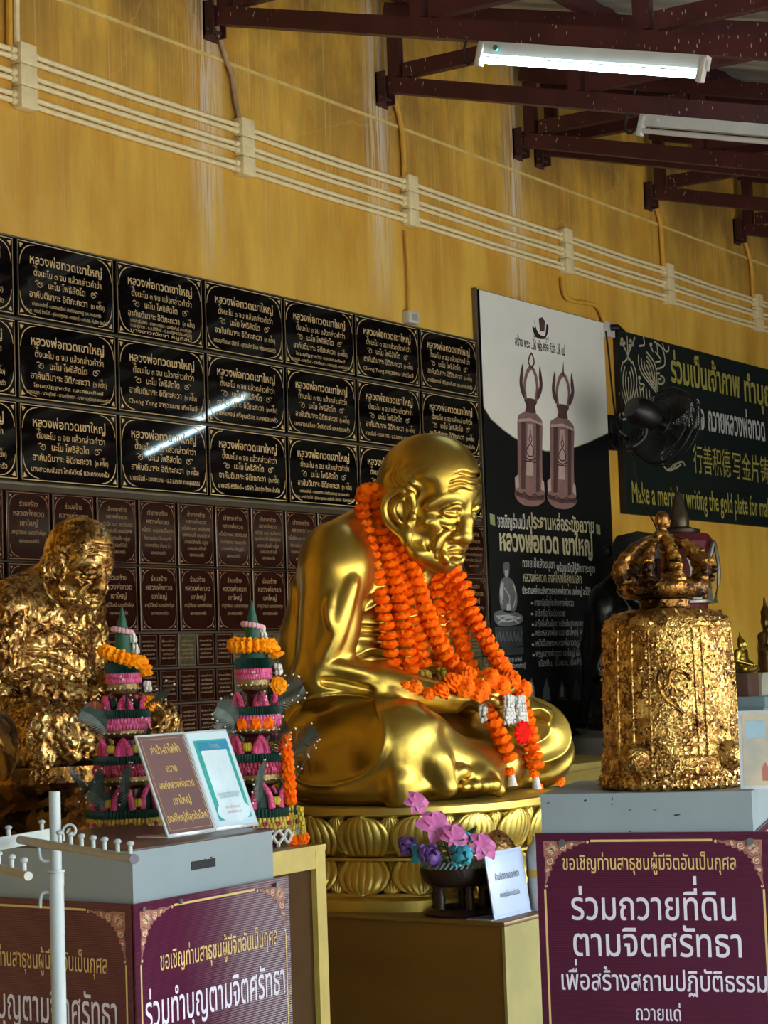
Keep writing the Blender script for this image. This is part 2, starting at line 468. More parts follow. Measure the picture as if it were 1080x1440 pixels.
# ---------------------------------------------------------------- the seated monk, sculpted once in the great statue's own size
def monk_field(h, gilded=False):
    """local frame: x across (its right hand at -x), y forward, z up from the seat"""
    f = Field((-0.66, -0.46, -0.03), (0.66, 0.66, 1.28), h)
    # torso, hunched a little over the lap
    f.ell((0, -0.05, 0.18), (0.33, 0.22, 0.22), 0.02)
    f.ell((0, -0.08, 0.42), (0.25, 0.205, 0.24), 0.08)
    f.ell((0, -0.075, 0.64), (0.275, 0.205, 0.23), 0.10)
    f.ell((0, -0.10, 0.74), (0.29, 0.15, 0.15), 0.10); f.ell((0, -0.11, 0.50), (0.35, 0.22, 0.34), 0.05)
    f.ell((-0.13, 0.045, 0.69), (0.12, 0.07, 0.10), 0.06); f.ell((0.13, 0.045, 0.69), (0.12, 0.07, 0.10), 0.06)
    # ------------------------------------------------ drapery
    W = lambda lo, hi, fn: f.warp(lo, hi, fn)
    fr = 1.0
    def under_arm(X, Y, Z):          # gathered cloth between the arm and the chest, pulled towards the far shoulder
        m = sstep(-0.33, -0.27, X) * sstep(0.22, 0.1, X) * sstep(-0.05, 0.02, Y) * sstep(0.40, 0.45, Z) * sstep(0.72, 0.62, Z)
        ph = (Z + 0.9 * (X + 0.28) ** 2 - 0.30 * (X + 0.28) * (Z - 0.40) / 0.3 + 0.014 * np.sin(X * 19 + Z * 31) + 0.01 * np.sin(Z * 57)) * 132
        w = 1 - np.abs(np.sin(ph * 0.5))
        return m * (0.018 * (w ** 1.5 - 0.35))
    W((-0.40, -0.06, 0.38), (0.25, 0.3, 0.75), under_arm)
    def sash(X, Y, Z):               # flat waist band
        m = sstep(-0.05, 0.02, Y) * sstep(-0.34, -0.30, X) * sstep(0.34, 0.30, X)
        b = sstep(0.385, 0.393, Z) * sstep(0.43, 0.422, Z)
        return m * b * (0.012 + 0.004 * np.sin(Z * 450))
    W((-0.36, -0.06, 0.36), (0.36, 0.3, 0.46), sash)
    def pleats(X, Y, Z):             # skirt pleats below the band
        m = sstep(0.22, 0.27, Z) * sstep(0.39, 0.375, Z) * sstep(-0.05, 0.02, Y)
        w = 1 - np.abs(np.sin(X * 75 + 1.5 * np.sin(Z * 18)))
        return m * 0.016 * (w - 0.4)
    W((-0.36, -0.06, 0.2), (0.36, 0.3, 0.40), pleats)
    f.chain([(-0.22, -0.11, 0.76), (-0.27, -0.135, 0.52), (-0.29, -0.12, 0.22)], [0.10, 0.11, 0.125], 0.06)
    def back_cloth(X, Y, Z):         # long folds falling down the back and round the hip
        m = sstep(-0.10, -0.17, Y) * sstep(0.10, 0.2, Z) * sstep(0.92, 0.8, Z)
        w = 1 - np.abs(np.sin((X * 0.8 + Y * 0.9 - 0.35 * Z + 0.25 * Z * Z) * 40))
        return m * 0.011 * (w - 0.35)
    W((-0.5, -0.46, 0.05), (0.5, -0.05, 0.95), back_cloth)
    # neck
    f.cap((0, -0.06, 0.76), (0, 0.10, 0.95), 0.125, 0.118, 0.06)
    for sx in (-1, 1): f.cap((sx * 0.255, -0.04, 0.825), (sx * 0.06, -0.02, 0.92), 0.105, 0.085, 0.07)
    for sx in (-1, 1):
        f.cap((sx * 0.03, 0.12, 0.72), (sx * 0.125, 0.115, 0.93), 0.016, 0.02, 0.03)          # neck cords
        f.cap((sx * 0.03, 0.10, 0.745), (sx * 0.30, 0.02, 0.815), 0.018, 0.022, 0.05)         # collar bones
        # arm
        ax, ay = (1.0, 0.0) if sx < 0 else (0.86, -0.05)
        f.ell((sx * 0.305 * ax, -0.01 + ay, 0.765), (0.105, 0.115, 0.13), 0.07)
        f.cap((sx * 0.325 * ax, 0.0 + ay, 0.75), (sx * 0.385 * ax, -0.015 + ay, 0.42), 0.110, 0.094, 0.04)
        f.ell((sx * 0.365 * ax, 0.015 + ay, 0.60), (0.088, 0.090, 0.14), 0.04)
        f.ell((sx * 0.385 * ax, -0.040 + ay, 0.39), (0.085, 0.085, 0.09), 0.04)
        f.cap((sx * 0.385 * ax, -0.02 + ay, 0.390), (sx * 0.28, 0.13, 0.355), 0.095, 0.082, 0.03)
        f.cap((sx * 0.28, 0.13, 0.355), (sx * 0.10, 0.325, 0.308), 0.080, 0.048, 0.03)
    # hands, one in the other, palms up
    for sx, zz in ((-1, 0.315), (1, 0.285)):
        f.cap((sx * 0.10, 0.325, zz), (sx * 0.02, 0.385, zz - 0.005), 0.048, 0.042, 0.02, flat=((0, 0, 1), 0.7))
        for i in range(4):
            f.chain([(sx * 0.03, 0.345 + 0.026 * i, zz), (-sx * 0.035, 0.365 + 0.026 * i, zz + 0.004), (-sx * (0.085 - 0.008 * abs(i - 1)), 0.375 + 0.024 * i, zz + 0.018)], [0.020, 0.018, 0.014], 0.006)
        f.chain([(sx * 0.07, 0.345, zz + 0.03), (sx * 0.045, 0.40, zz + 0.055), (sx * 0.01, 0.425, zz + 0.06)], [0.022, 0.019, 0.015], 0.01)
    # folded legs
    for sx in (-1, 1):
        f.cap((sx * 0.25, -0.06, 0.165), (sx * 0.385, 0.27, 0.165), 0.172, 0.138, 0.05)
        f.ell((sx * 0.33, 0.05, 0.12), (0.20, 0.26, 0.13), 0.05)
    f.ell((0, 0.13, 0.10), (0.36, 0.26, 0.15), 0.06)
    f.cap((-0.385, 0.26, 0.115), (-0.05, 0.40, 0.075), 0.125, 0.085, 0.05)
    f.cap((0.385, 0.26, 0.115), (0.08, 0.40, 0.08), 0.13, 0.085, 0.05)
    f.ell((0, 0.10, 0.02), (0.46, 0.32, 0.075), 0.05)
    f.ell((-0.40, 0.10, 0.03), (0.15, 0.30, 0.06), 0.05); f.ell((0.40, 0.14, 0.03), (0.15, 0.30, 0.06), 0.05)
    # robe stretched from the near knee to a hem at the front; a standing fold under the knee
    f.cap((-0.35, 0.30, 0.215), (-0.13, 0.455, 0.05), 0.085, 0.040, 0.08)
    f.cap((-0.15, 0.44, 0.06), (-0.10, 0.485, 0.0), 0.04, 0.022, 0.03)
    f.chain([(-0.385, 0.375, 0.22), (-0.375, 0.415, 0.12), (-0.335, 0.43, 0.03)], [0.036, 0.032, 0.036], 0.05)
    f.chain([(-0.43, 0.33, 0.13), (-0.47, 0.335, 0.05), (-0.46, 0.33, 0.0)], [0.05, 0.035, 0.045], 0.04)
    f.curve([(-0.335, 0.43, 0.03), (-0.30, 0.455, 0.075), (-0.26, 0.455, 0.07)], 0.016, 0.012)
    # the foot under the near knee: instep and toes
    f.cap((-0.20, 0.36, 0.06), (-0.205, 0.445, 0.045), 0.06, 0.052, 0.02)
    for i, (tx, ty, r) in enumerate(((-0.275, 0.445, 0.022), (-0.247, 0.465, 0.024), (-0.213, 0.482, 0.026), (-0.172, 0.492, 0.034))):
        f.cap((tx + 0.012, ty - 0.05, 0.062), (tx, ty, 0.026), r * 0.95, r, 0.008)
        f.ell((tx, ty + 0.012, 0.024), (r * 0.95, r * 0.85, r * 0.8), 0.005)
    # the far shin and ankle coming forward
    f.cap((0.16, 0.36, 0.12), (0.02, 0.43, 0.085), 0.075, 0.06, 0.02); f.ell((0.015, 0.42, 0.075), (0.075, 0.07, 0.062), 0.02)
    f.cap((0.02, 0.43, 0.05), (-0.08, 0.44, 0.03), 0.05, 0.035, 0.02)
    # far knee, its robe turned over at the top like a scroll
    f.ell((0.375, 0.30, 0.155), (0.125, 0.19, 0.15), 0.05)
    f.ell((0.385, 0.36, 0.10), (0.125, 0.13, 0.12), 0.04)
    f.chain([(0.14, 0.36, 0.255), (0.24, 0.415, 0.268), (0.315, 0.445, 0.245)], [0.042, 0.036, 0.028], 0.015)
    # ------------------------------------------------ leg drapery
    def far_knee(X, Y, Z):           # crescents of cloth nested on the far knee
        c = np.sqrt(((X - 0.23) / 1.1) ** 2 + ((Z - 0.20) / 0.9) ** 2)
        m = sstep(0.10, 0.17, X) * sstep(0.26, 0.36, Y) * sstep(0.02, 0.05, c) * sstep(0.25, 0.2, c)
        w = 1 - np.abs(np.sin(c * 38 + 0.6))
        return m * 0.016 * (w - 0.4)
    W((0.08, 0.2, 0.0), (0.6, 0.62, 0.36), far_knee)
    def hip_cloth(X, Y, Z):          # folds fanning from the elbow over the hip to the seat
        r = np.sqrt((Y + 0.02) ** 2 + (Z - 0.42) ** 2); an = np.arctan2(Z - 0.42, Y + 0.02)
        m = sstep(-0.2, -0.28, X) * sstep(0.20, 0.26, r) * sstep(-1.35, -1.7, an) * (an < 0)
        w = 1 - np.abs(np.sin(an * 11))
        return m * 0.02 * (w - 0.4)
    W((-0.66, -0.46, 0.0), (-0.18, 0.1, 0.36), hip_cloth)
    def hem(X, Y, Z):                # the curved edge of the robe across the near thigh
        c = np.sqrt(((Y - 0.08) / 0.235) ** 2 + ((Z - 0.19) / 0.145) ** 2)
        m = sstep(-0.30, -0.36, X)
        return m * (0.009 * np.exp(-((c - 1.0) / 0.05) ** 2) - 0.001 * sstep(1.0, 0.85, c))
    W((-0.66, -0.2, 0.0), (-0.28, 0.42, 0.36), hem)
    def lap(X, Y, Z):                # sweeping folds from the near knee to the front hem
        a = np.arctan2(Z - 0.30, Y + X * 0.35 - 0.12)
        m = sstep(0.30, 0.36, Y) * sstep(-0.40, -0.34, X) * sstep(0.0, -0.06, X) * sstep(0.02, 0.06, Z)
        return m * 0.005 * np.sin(a * 15)
    W((-0.42, 0.28, 0.0), (0.02, 0.6, 0.3), lap)
    # ------------------------------------------------ head
    def tuck(p):                     # the lower face sits back under the brow
        ss = lambda a, b, x: (lambda t: t * t * (3 - 2 * t))(min(1, max(0, (x - a) / (b - a))))
        return (p[0], p[1] - 0.046 * ss(0.965, 0.87, p[2]) * (1 - ss(0.07, 0.14, abs(p[0]))) * ss(0.22, 0.28, p[1]), p[2])
    f.map = tuck
    f.ell((0, 0.172, 1.045), (0.160, 0.178, 0.188), 0.04)               # skull
    f.ell((0, 0.238, 1.06), (0.142, 0.135, 0.150), 0.05)                # forehead
    f.ell((0, 0.12, 0.97), (0.150, 0.13, 0.11), 0.05)
    f.ell((0, 0.180, 0.890), (0.124, 0.100, 0.125), 0.05)               # face
    f.ell((0, 0.285, 0.845), (0.075, 0.055, 0.065), 0.04)               # muzzle
    f.ell((0, 0.280, 0.790), (0.052, 0.042, 0.036), 0.03)               # chin
    for sx in (-1, 1):
        f.cap((sx * 0.132, 0.175, 0.885), (sx * 0.105, 0.205, 0.815), 0.028, 0.03, 0.05)
        f.cap((sx * 0.105, 0.205, 0.815), (sx * 0.02, 0.275, 0.782), 0.030, 0.028, 0.045)     # jaw
        f.ell((sx * 0.098, 0.262, 0.905), (0.045, 0.042, 0.036), 0.035)                        # cheek bone
        f.ell((sx * 0.135, 0.255, 0.858), (0.024, 0.05, 0.034), 0.03, '-')                    # hollow cheek
        f.ell((sx * 0.150, 0.265, 1.005), (0.020, 0.050, 0.045), 0.03, '-')                    # temple
        f.map = lambda p: tuck((p[0], p[1] - 0.014, p[2]))
        # eye: socket, ball, lids, brow
        f.ell((sx * 0.064, 0.372, 0.952), (0.040, 0.034, 0.024), 0.02, '-')
        f.ell((sx * 0.066, 0.316, 0.950), (0.034, 0.036, 0.027), 0.006)
        f.curve([(sx * 0.032, 0.345, 0.946), (sx * 0.055, 0.357, 0.962), (sx * 0.078, 0.350, 0.964), (sx * 0.108, 0.318, 0.944)], 0.008, 0.006)
        f.curve([(sx * 0.034, 0.345, 0.943), (sx * 0.060, 0.352, 0.934), (sx * 0.082, 0.344, 0.935), (sx * 0.106, 0.318, 0.944)], 0.007, 0.006)
        f.curve([(sx * 0.036, 0.352, 0.9475), (sx * 0.064, 0.361, 0.947), (sx * 0.100, 0.330, 0.945)], 0.0045, 0.003, '-')
        f.curve([(sx * 0.030, 0.342, 0.925), (sx * 0.060, 0.345, 0.912), (sx * 0.098, 0.316, 0.922)], 0.010, 0.012)                     # eye bag
        f.curve([(sx * 0.034, 0.345, 0.914), (sx * 0.064, 0.344, 0.899), (sx * 0.104, 0.308, 0.912)], 0.006, 0.006, '-')
        f.curve([(sx * 0.022, 0.352, 0.978), (sx * 0.060, 0.348, 0.996), (sx * 0.100, 0.318, 0.994), (sx * 0.134, 0.270, 0.964)], 0.018, 0.014)
        f.curve([(sx * 0.022, 0.370, 0.988), (sx * 0.062, 0.362, 1.008), (sx * 0.104, 0.325, 1.004), (sx * 0.136, 0.278, 0.972)], 0.0055, 0.005)
        f.map = tuck
        # nostril wings, the fold from nose to chin, crow's feet, cheek lines
        f.ell((sx * 0.032, 0.344, 0.858), (0.021, 0.026, 0.019), 0.010)
        f.ell((sx * 0.019, 0.352, 0.838), (0.010, 0.013, 0.009), 0.004, '-')
        f.curve([(sx * 0.045, 0.352, 0.880), (sx * 0.066, 0.330, 0.856), (sx * 0.076, 0.312, 0.822), (sx * 0.070, 0.300, 0.795)], 0.010, 0.008, '-')
        f.curve([(sx * 0.060, 0.345, 0.880), (sx * 0.082, 0.318, 0.855), (sx * 0.092, 0.296, 0.822)], 0.011, 0.012)
        f.curve([(sx * 0.100, 0.275, 0.855), (sx * 0.106, 0.255, 0.825), (sx * 0.092, 0.255, 0.800)], 0.006, 0.006, '-')
        f.curve([(sx * 0.122, 0.262, 0.90), (sx * 0.120, 0.245, 0.86), (sx * 0.106, 0.235, 0.815)], 0.007, 0.008, '-')
        f.curve([(sx * 0.060, 0.318, 0.806), (sx * 0.054, 0.322, 0.790), (sx * 0.036, 0.322, 0.778)], 0.010, 0.010)
        for k in range(4):
            f.curve([(sx * 0.110, 0.314, 0.948 - 0.008 * k), (sx * 0.126, 0.292, 0.953 - 0.014 * k), (sx * 0.140, 0.262, 0.955 - 0.022 * k)], 0.0035, 0.006, '-')
        # ear: rim, inner fold, hollow, long lobe
        EY = lambda q: (sx * (q[0] + 0.004), (q[1] - 0.15) * 1.12 + 0.178, (q[2] - 0.965) * 1.1 + 0.950)
        f.ell(EY((0.156, 0.150, 0.965)), (0.020, 0.042, 0.064), 0.02)
        f.ell(EY((0.176, 0.165, 0.972)), (0.022, 0.027, 0.043), 0.01, '-')
        rim = [(0.165, 0.192, 0.978), (0.178, 0.196, 1.012), (0.188, 0.168, 1.034), (0.196, 0.130, 1.022), (0.198, 0.108, 0.985), (0.192, 0.112, 0.945), (0.182, 0.135, 0.912), (0.174, 0.160, 0.892)]
        f.chain([tuple(p) for p in smooth_path([EY(q) for q in rim], 4)], 0.0125, 0.008)
        f.chain([tuple(p) for p in smooth_path([EY(q) for q in ((0.178, 0.172, 1.004), (0.186, 0.146, 0.998), (0.186, 0.134, 0.968), (0.178, 0.150, 0.935))], 4)], 0.009, 0.006)
        f.ell(EY((0.170, 0.166, 0.890)), (0.017, 0.026, 0.036), 0.012)
        f.ell(EY((0.166, 0.194, 0.950)), (0.012, 0.012, 0.018), 0.008)
    # nose, lips, wrinkles on the brow
    f.chain([(0, 0.335, 0.965), (0, 0.360, 0.915), (0, 0.374, 0.872)], [0.018, 0.022, 0.028], 0.020)
    f.ell((0, 0.374, 0.856), (0.027, 0.027, 0.023), 0.014)
    f.cap((0, 0.350, 0.850), (0, 0.335, 0.830), 0.020, 0.022, 0.02)
    f.curve([(-0.046, 0.318, 0.812), (-0.020, 0.343, 0.824), (0, 0.345, 0.820), (0.020, 0.343, 0.824), (0.046, 0.318, 0.812)], 0.0115, 0.007)
    f.curve([(-0.042, 0.316, 0.806), (-0.018, 0.338, 0.799), (0, 0.342, 0.797), (0.018, 0.338, 0.799), (0.042, 0.316, 0.806)], 0.0125, 0.007)
    f.curve([(-0.054, 0.316, 0.806), (-0.020, 0.352, 0.811), (0, 0.355, 0.809), (0.020, 0.352, 0.811), (0.054, 0.316, 0.806)], 0.0045, 0.003, '-')
    f.ell((0, 0.330, 0.778), (0.034, 0.012, 0.007), 0.01, '-')
    for k in range(3):
        z = 1.026 + 0.022 * k; y = 0.374 - 0.004 * k
        f.curve([(-0.10, y - 0.042, z - 0.004), (-0.06, y - 0.014, z + 0.008), (-0.02, y + 0.002, z), (0.02, y + 0.002, z), (0.06, y - 0.014, z + 0.008), (0.10, y - 0.042, z - 0.004)], 0.0045, 0.010, '-')
    for sx in (-1, 1): f.curve([(sx * 0.012, 0.378, 1.005), (sx * 0.010, 0.374, 0.975), (sx * 0.016, 0.362, 0.955)], 0.006, 0.006, '-')
    f.map = None
    # throat cords
    f.curve([(-0.05, 0.20, 0.775), (-0.045, 0.15, 0.745), (-0.03, 0.12, 0.70)], 0.012, 0.015); f.curve([(0.05, 0.20, 0.775), (0.045, 0.15, 0.745), (0.03, 0.12, 0.70)], 0.012, 0.015)
    # veins and bone ridges on the near arm
    f.curve([(-0.42, 0.055, 0.68), (-0.45, 0.06, 0.62), (-0.45, 0.07, 0.56)], 0.012, 0.015)
    f.curve([(-0.36, 0.10, 0.72), (-0.40, 0.085, 0.62), (-0.43, 0.065, 0.52), (-0.45, 0.03, 0.45)], 0.016, 0.03)
    f.curve([(-0.46, 0.0, 0.43), (-0.43, 0.06, 0.43), (-0.38, 0.12, 0.41), (-0.30, 0.19, 0.38)], 0.014, 0.02)
    f.curve([(-0.46, 0.03, 0.385), (-0.415, 0.09, 0.37), (-0.35, 0.16, 0.345)], 0.007, 0.02, '-')
    # scalp: faint irregular creases at the temple
    def scalp(X, Y, Z):
        m = sstep(0.02, 0.12, np.abs(X)) * sstep(0.98, 1.02, Z) * sstep(1.16, 1.08, Z) * sstep(0.08, 0.12, Y) * sstep(0.30, 0.22, Y)
        return m * 0.0035 * np.sin(Y * 140 + 3 * np.sin(Z * 60) + 2 * np.sin(Z * 23 + Y * 40))
    W((-0.2, 0.0, 0.95), (0.2, 0.4, 1.2), scalp)
    if gilded:                       # leaf upon leaf has softened every edge and left a crust
        rs = np.random.RandomState(3)
        K = rs.normal(size=(40, 3)); K /= np.linalg.norm(K, axis=1)[:, None]; K *= rs.uniform(60, 210, (40, 1)); P0 = rs.uniform(0, 6.28, 40)
        X, Y, Z = np.meshgrid(*[a.astype(np.float32) for a in f.ax], indexing='ij', sparse=True)
        amp = np.where(Z > 0.76, 0.0002, 0.0010).astype(np.float32)
        for kk, p in zip(K[:24], P0): f.g -= (amp * np.sin(kk[0] * X + kk[1] * Y + kk[2] * Z + p)).astype(np.float32)
    f.cut_below(-0.025)
    return f


def monk_mesh(name, h, m, gilded=False):
    V, F = monk_field(h, gilded).surface(1)
    V[:, 1] *= -1
    return np_mesh(name, V, F[:, ::-1], m)


# ================================================================ THE SETTING
YW = 5.63                                     # the gold wall
ORD = ['first', 'second', 'third', 'fourth', 'fifth', 'sixth', 'seventh', 'eighth', 'ninth', 'tenth', 'eleventh', 'twelfth', 'thirteenth', 'fourteenth', 'fifteenth', 'sixteenth', 'seventeenth', 'eighteenth', 'nineteenth', 'twentieth']


def wall_material():
    m = bpy.data.materials.new('gold_painted_wall'); m.use_nodes = True; q = NT(m); b = q.n['Principled BSDF']
    tc = q.add('ShaderNodeTexCoord')
    def noise(sc, scale, detail=4, rough=0.6):
        mp = q.add('ShaderNodeMapping'); mp.inputs['Scale'].default_value = sc; q.link(tc.outputs['Object'], mp.inputs['Vector'])
        n = q.add('ShaderNodeTexNoise', Scale=scale, Detail=detail, Roughness=rough); q.link(mp.outputs['Vector'], n.inputs['Vector']); return n.outputs['Fac']
    def ramp(src, p0, p1, c0=(0, 0, 0, 1), c1=(1, 1, 1, 1)):
        r = q.add('ShaderNodeValToRGB'); r.color_ramp.elements[0].position = p0; r.color_ramp.elements[1].position = p1
        r.color_ramp.elements[0].color = c0; r.color_ramp.elements[1].color = c1; q.link(src, r.inputs['Fac']); return r.outputs['Color']
    def mix(fac, a, c):
        x = q.add('ShaderNodeMix'); x.data_type = 'RGBA'; q.link(fac, x.inputs['Factor'])
        for s, v in ((6, a), (7, c)):
            if isinstance(v, tuple): x.inputs[s].default_value = v
            else: q.link(v, x.inputs[s])
        return x.outputs[2]
    def mul(a, c):
        x = q.add('ShaderNodeMath'); x.operation = 'MULTIPLY'
        for i, v in enumerate((a, c)):
            if isinstance(v, (int, float)): x.inputs[i].default_value = v
            else: q.link(v, x.inputs[i])
        return x.outputs[0]
    sep = q.add('ShaderNodeSeparateXYZ'); q.link(tc.outputs['Object'], sep.inputs[0])
    def zmap(a, c):
        r = q.add('ShaderNodeMapRange'); r.inputs[1].default_value = a; r.inputs[2].default_value = c; q.link(sep.outputs['Z'], r.inputs[0]); return r.outputs[0]
    base = ramp(noise((1.5, 1, 0.5), 2.6, 6), 0.36, 0.64, lin('#d19d36'), lin('#e8bd50'))
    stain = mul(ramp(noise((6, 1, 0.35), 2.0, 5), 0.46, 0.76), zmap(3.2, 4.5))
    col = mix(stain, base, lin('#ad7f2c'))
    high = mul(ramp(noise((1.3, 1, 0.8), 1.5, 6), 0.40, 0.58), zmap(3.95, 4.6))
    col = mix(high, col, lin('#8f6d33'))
    fine = mul(ramp(noise((46, 1, 0.45), 2.0, 3, 0.7), 0.58, 0.70), mul(zmap(3.1, 4.0), 0.5))
    col = mix(fine, col, lin('#e2cf93'))
    white = mul(ramp(noise((26, 1, 0.8), 1.6, 3, 0.7), 0.70, 0.76), ramp(noise((1, 1, 1.2), 1.1, 2), 0.5, 0.62))
    col = mix(mul(white, zmap(3.0, 3.7)), col, lin('#d9d3c6'))
    # pale lime runs where rain comes in at the truss seats
    runs = None
    for xx in (7.03, 8.47, 9.9):
        d = q.add('ShaderNodeMath'); d.operation = 'SUBTRACT'; q.link(sep.outputs['X'], d.inputs[0]); d.inputs[1].default_value = xx
        a = q.add('ShaderNodeMath'); a.operation = 'ABSOLUTE'; q.link(d.outputs[0], a.inputs[0])
        r = q.add('ShaderNodeMapRange'); r.inputs[1].default_value = 0.15; r.inputs[2].default_value = 0.0; q.link(a.outputs[0], r.inputs[0])
        if runs is None: runs = r.outputs[0]
        else:
            s = q.add('ShaderNodeMath'); s.operation = 'ADD'; q.link(runs, s.inputs[0]); q.link(r.outputs[0], s.inputs[1]); runs = s.outputs[0]
    lime = mul(mul(runs, zmap(3.3, 3.9)), ramp(noise((34, 1, 1.0), 1.5, 4, 0.7), 0.44, 0.54))
    col = mix(mul(lime, 0.8), col, lin('#e3dccb'))
    v = q.add('ShaderNodeTexVoronoi', Scale=1.2); v.feature = 'DISTANCE_TO_EDGE'
    mp = q.add('ShaderNodeMapping'); mp.inputs['Scale'].default_value = (1, 1, 1.2); q.link(tc.outputs['Object'], mp.inputs['Vector'])
    nz = q.add('ShaderNodeTexNoise', Scale=3.0, Detail=4.0); q.link(mp.outputs['Vector'], nz.inputs['Vector'])
    mv = q.add('ShaderNodeMix'); mv.data_type = 'VECTOR'; mv.inputs[0].default_value = 0.25; q.link(mp.outputs['Vector'], mv.inputs[4]); q.link(nz.outputs['Color'], mv.inputs[5])
    q.link(mv.outputs[1], v.inputs['Vector'])
    crack = mul(ramp(v.outputs['Distance'], 0.0, 0.006, (1, 1, 1, 1), (0, 0, 0, 1)), mul(zmap(3.9, 4.2), 0.35))
    col = mix(crack, col, lin('#d9b866'))
    q.link(col, b.inputs['Base Color'])
    b.inputs['Metallic'].default_value = 0.0; b.inputs['Roughness'].default_value = 0.55
    n3 = noise((6, 1, 3), 12, 6); bp = q.add('ShaderNodeBump', Strength=0.15, Distance=0.01); q.link(n3, bp.inputs['Height']); q.link(bp.outputs['Normal'], b.inputs['Normal'])
    return m


M_wall = wall_material()
struct('wall_back', MB().box((-3.0, YW, 0), (19.0, YW + 0.15, 5.35)), M_wall)
M_blocker = mat('dark_blocker', '#332e29', 0.85, var=0.15, bump=0.2)
struct('wall_left_blocker', MB().raw([(-3.2, -2.4, 0), (-3.2, YW, 0), (-3.2, YW, 5.3), (-3.2, -2.4, 3.15), (-3.0, -2.4, 0), (-3.0, YW, 0), (-3.0, YW, 5.3), (-3.0, -2.4, 3.15)], [(0, 3, 2, 1)[::-1], (4, 5, 6, 7), (0, 1, 5, 4), (1, 2, 6, 5), (2, 3, 7, 6), (3, 0, 4, 7)]), M_blocker)  # unseen wall added behind the camera to darken faces turned that way
struct('wall_end_blocker', MB().box((19.0, -2.4, 0), (19.2, YW, 5.3)), M_blocker)  # unseen end wall added to keep sky light out
M_floor = mat('tile_floor', '#a0957f', 0.35, var=0.1, scale=3)
struct('floor', MB().box((-3.2, -2.6, -0.12), (19, YW, 0)), M_floor)
M_yard = mat('concrete_yard', '#a19a8c', 0.9, var=0.12, scale=1.5)
struct('ground', MB().box((-40, -40, -0.3), (60, -2.6, -0.12)), M_yard)
struct('wall_horizon', MB().box((-20, -16.2, -0.12), (45, -16.0, 2.0)), mat('horizon_grey', '#8d8b84', 0.9))  # unseen, added to give reflections a horizon
struct('wall_front_blocker', MB().box((12.6, -2.45, 0), (19, -2.35, 2.95)), mat('grey_blocker', '#6d7270', 0.85, var=0.1))  # unseen partition added to shade the right part of the back wall
struct('trim_1', MB().bar((-2.9, YW - 0.003, 4.417), (18.9, YW - 0.003, 4.417), 0.008, 0.016), mat('gold_paint_ridge', '#dcc377', 0.5))

# roof: corrugated sheets on purlins on trusses, falling away from the wall
SL = 0.265
def chord(y): return 4.573 - SL * (YW - y)    # underside of a truss's bottom chord
sh = MB(); xs = []; x = -3.2
while x < 19:
    xs += [(x, 0.0), (x + 0.11, 0.0), (x + 0.135, 0.035), (x + 0.175, 0.035)]; x += 0.2
ye = -2.55
vs = []
for yy in (YW, ye):
    for x, dz in xs: vs.append((x, yy, chord(yy) + 0.575 + dz))
n = len(xs); sh.raw(vs, [(i, i + 1, n + i + 1, n + i) for i in range(n - 1)])
vs2 = [(a, b, c + 0.003) for a, b, c in vs]; sh.raw(vs2, [(n + i, n + i + 1, i + 1, i) for i in range(n - 1)])
M_zinc = mat('grey_corrugated_sheet', '#b0aea6', 0.55, 0.1, var=0.25, scale=2.0, stretch=(6, 1, 1))
ceil = struct('ceiling', sh, M_zinc)


def speckled(name, col, rough=0.5):
    """dark red oxide paint with pale drips and droppings"""
    m = mat(name, col, rough, var=0.2, scale=4.0); q = NT(m); b = q.n['Principled BSDF']
    src = b.inputs['Base Color'].links[0].from_socket
    tc = q.add('ShaderNodeTexCoord'); mp = q.add('ShaderNodeMapping'); mp.inputs['Scale'].default_value = (62, 62, 17); q.link(tc.outputs['Object'], mp.inputs['Vector'])
    v = q.add('ShaderNodeTexVoronoi', Scale=1.0); v.feature = 'F1'; q.link(mp.outputs['Vector'], v.inputs['Vector'])
    n = q.add('ShaderNodeTexNoise', Scale=2.2, Detail=2.0); q.link(tc.outputs['Object'], n.inputs['Vector'])
    r1 = q.add('ShaderNodeMapRange'); r1.inputs[1].default_value = 0.17; r1.inputs[2].default_value = 0.11; q.link(v.outputs['Distance'], r1.inputs[0])
    r2 = q.add('ShaderNodeMapRange'); r2.inputs[1].default_value = 0.46; r2.inputs[2].default_value = 0.56; q.link(n.outputs['Fac'], r2.inputs[0])
    mu = q.add('ShaderNodeMath'); mu.operation = 'MULTIPLY'; q.link(r1.outputs[0], mu.inputs[0]); q.link(r2.outputs[0], mu.inputs[1])
    x = q.add('ShaderNodeMix'); x.data_type = 'RGBA'; q.link(mu.outputs[0], x.inputs['Factor']); q.link(src, x.inputs[6]); x.inputs[7].default_value = lin('#cfc3b8')
    q.link(x.outputs[2], b.inputs['Base Color']); return m


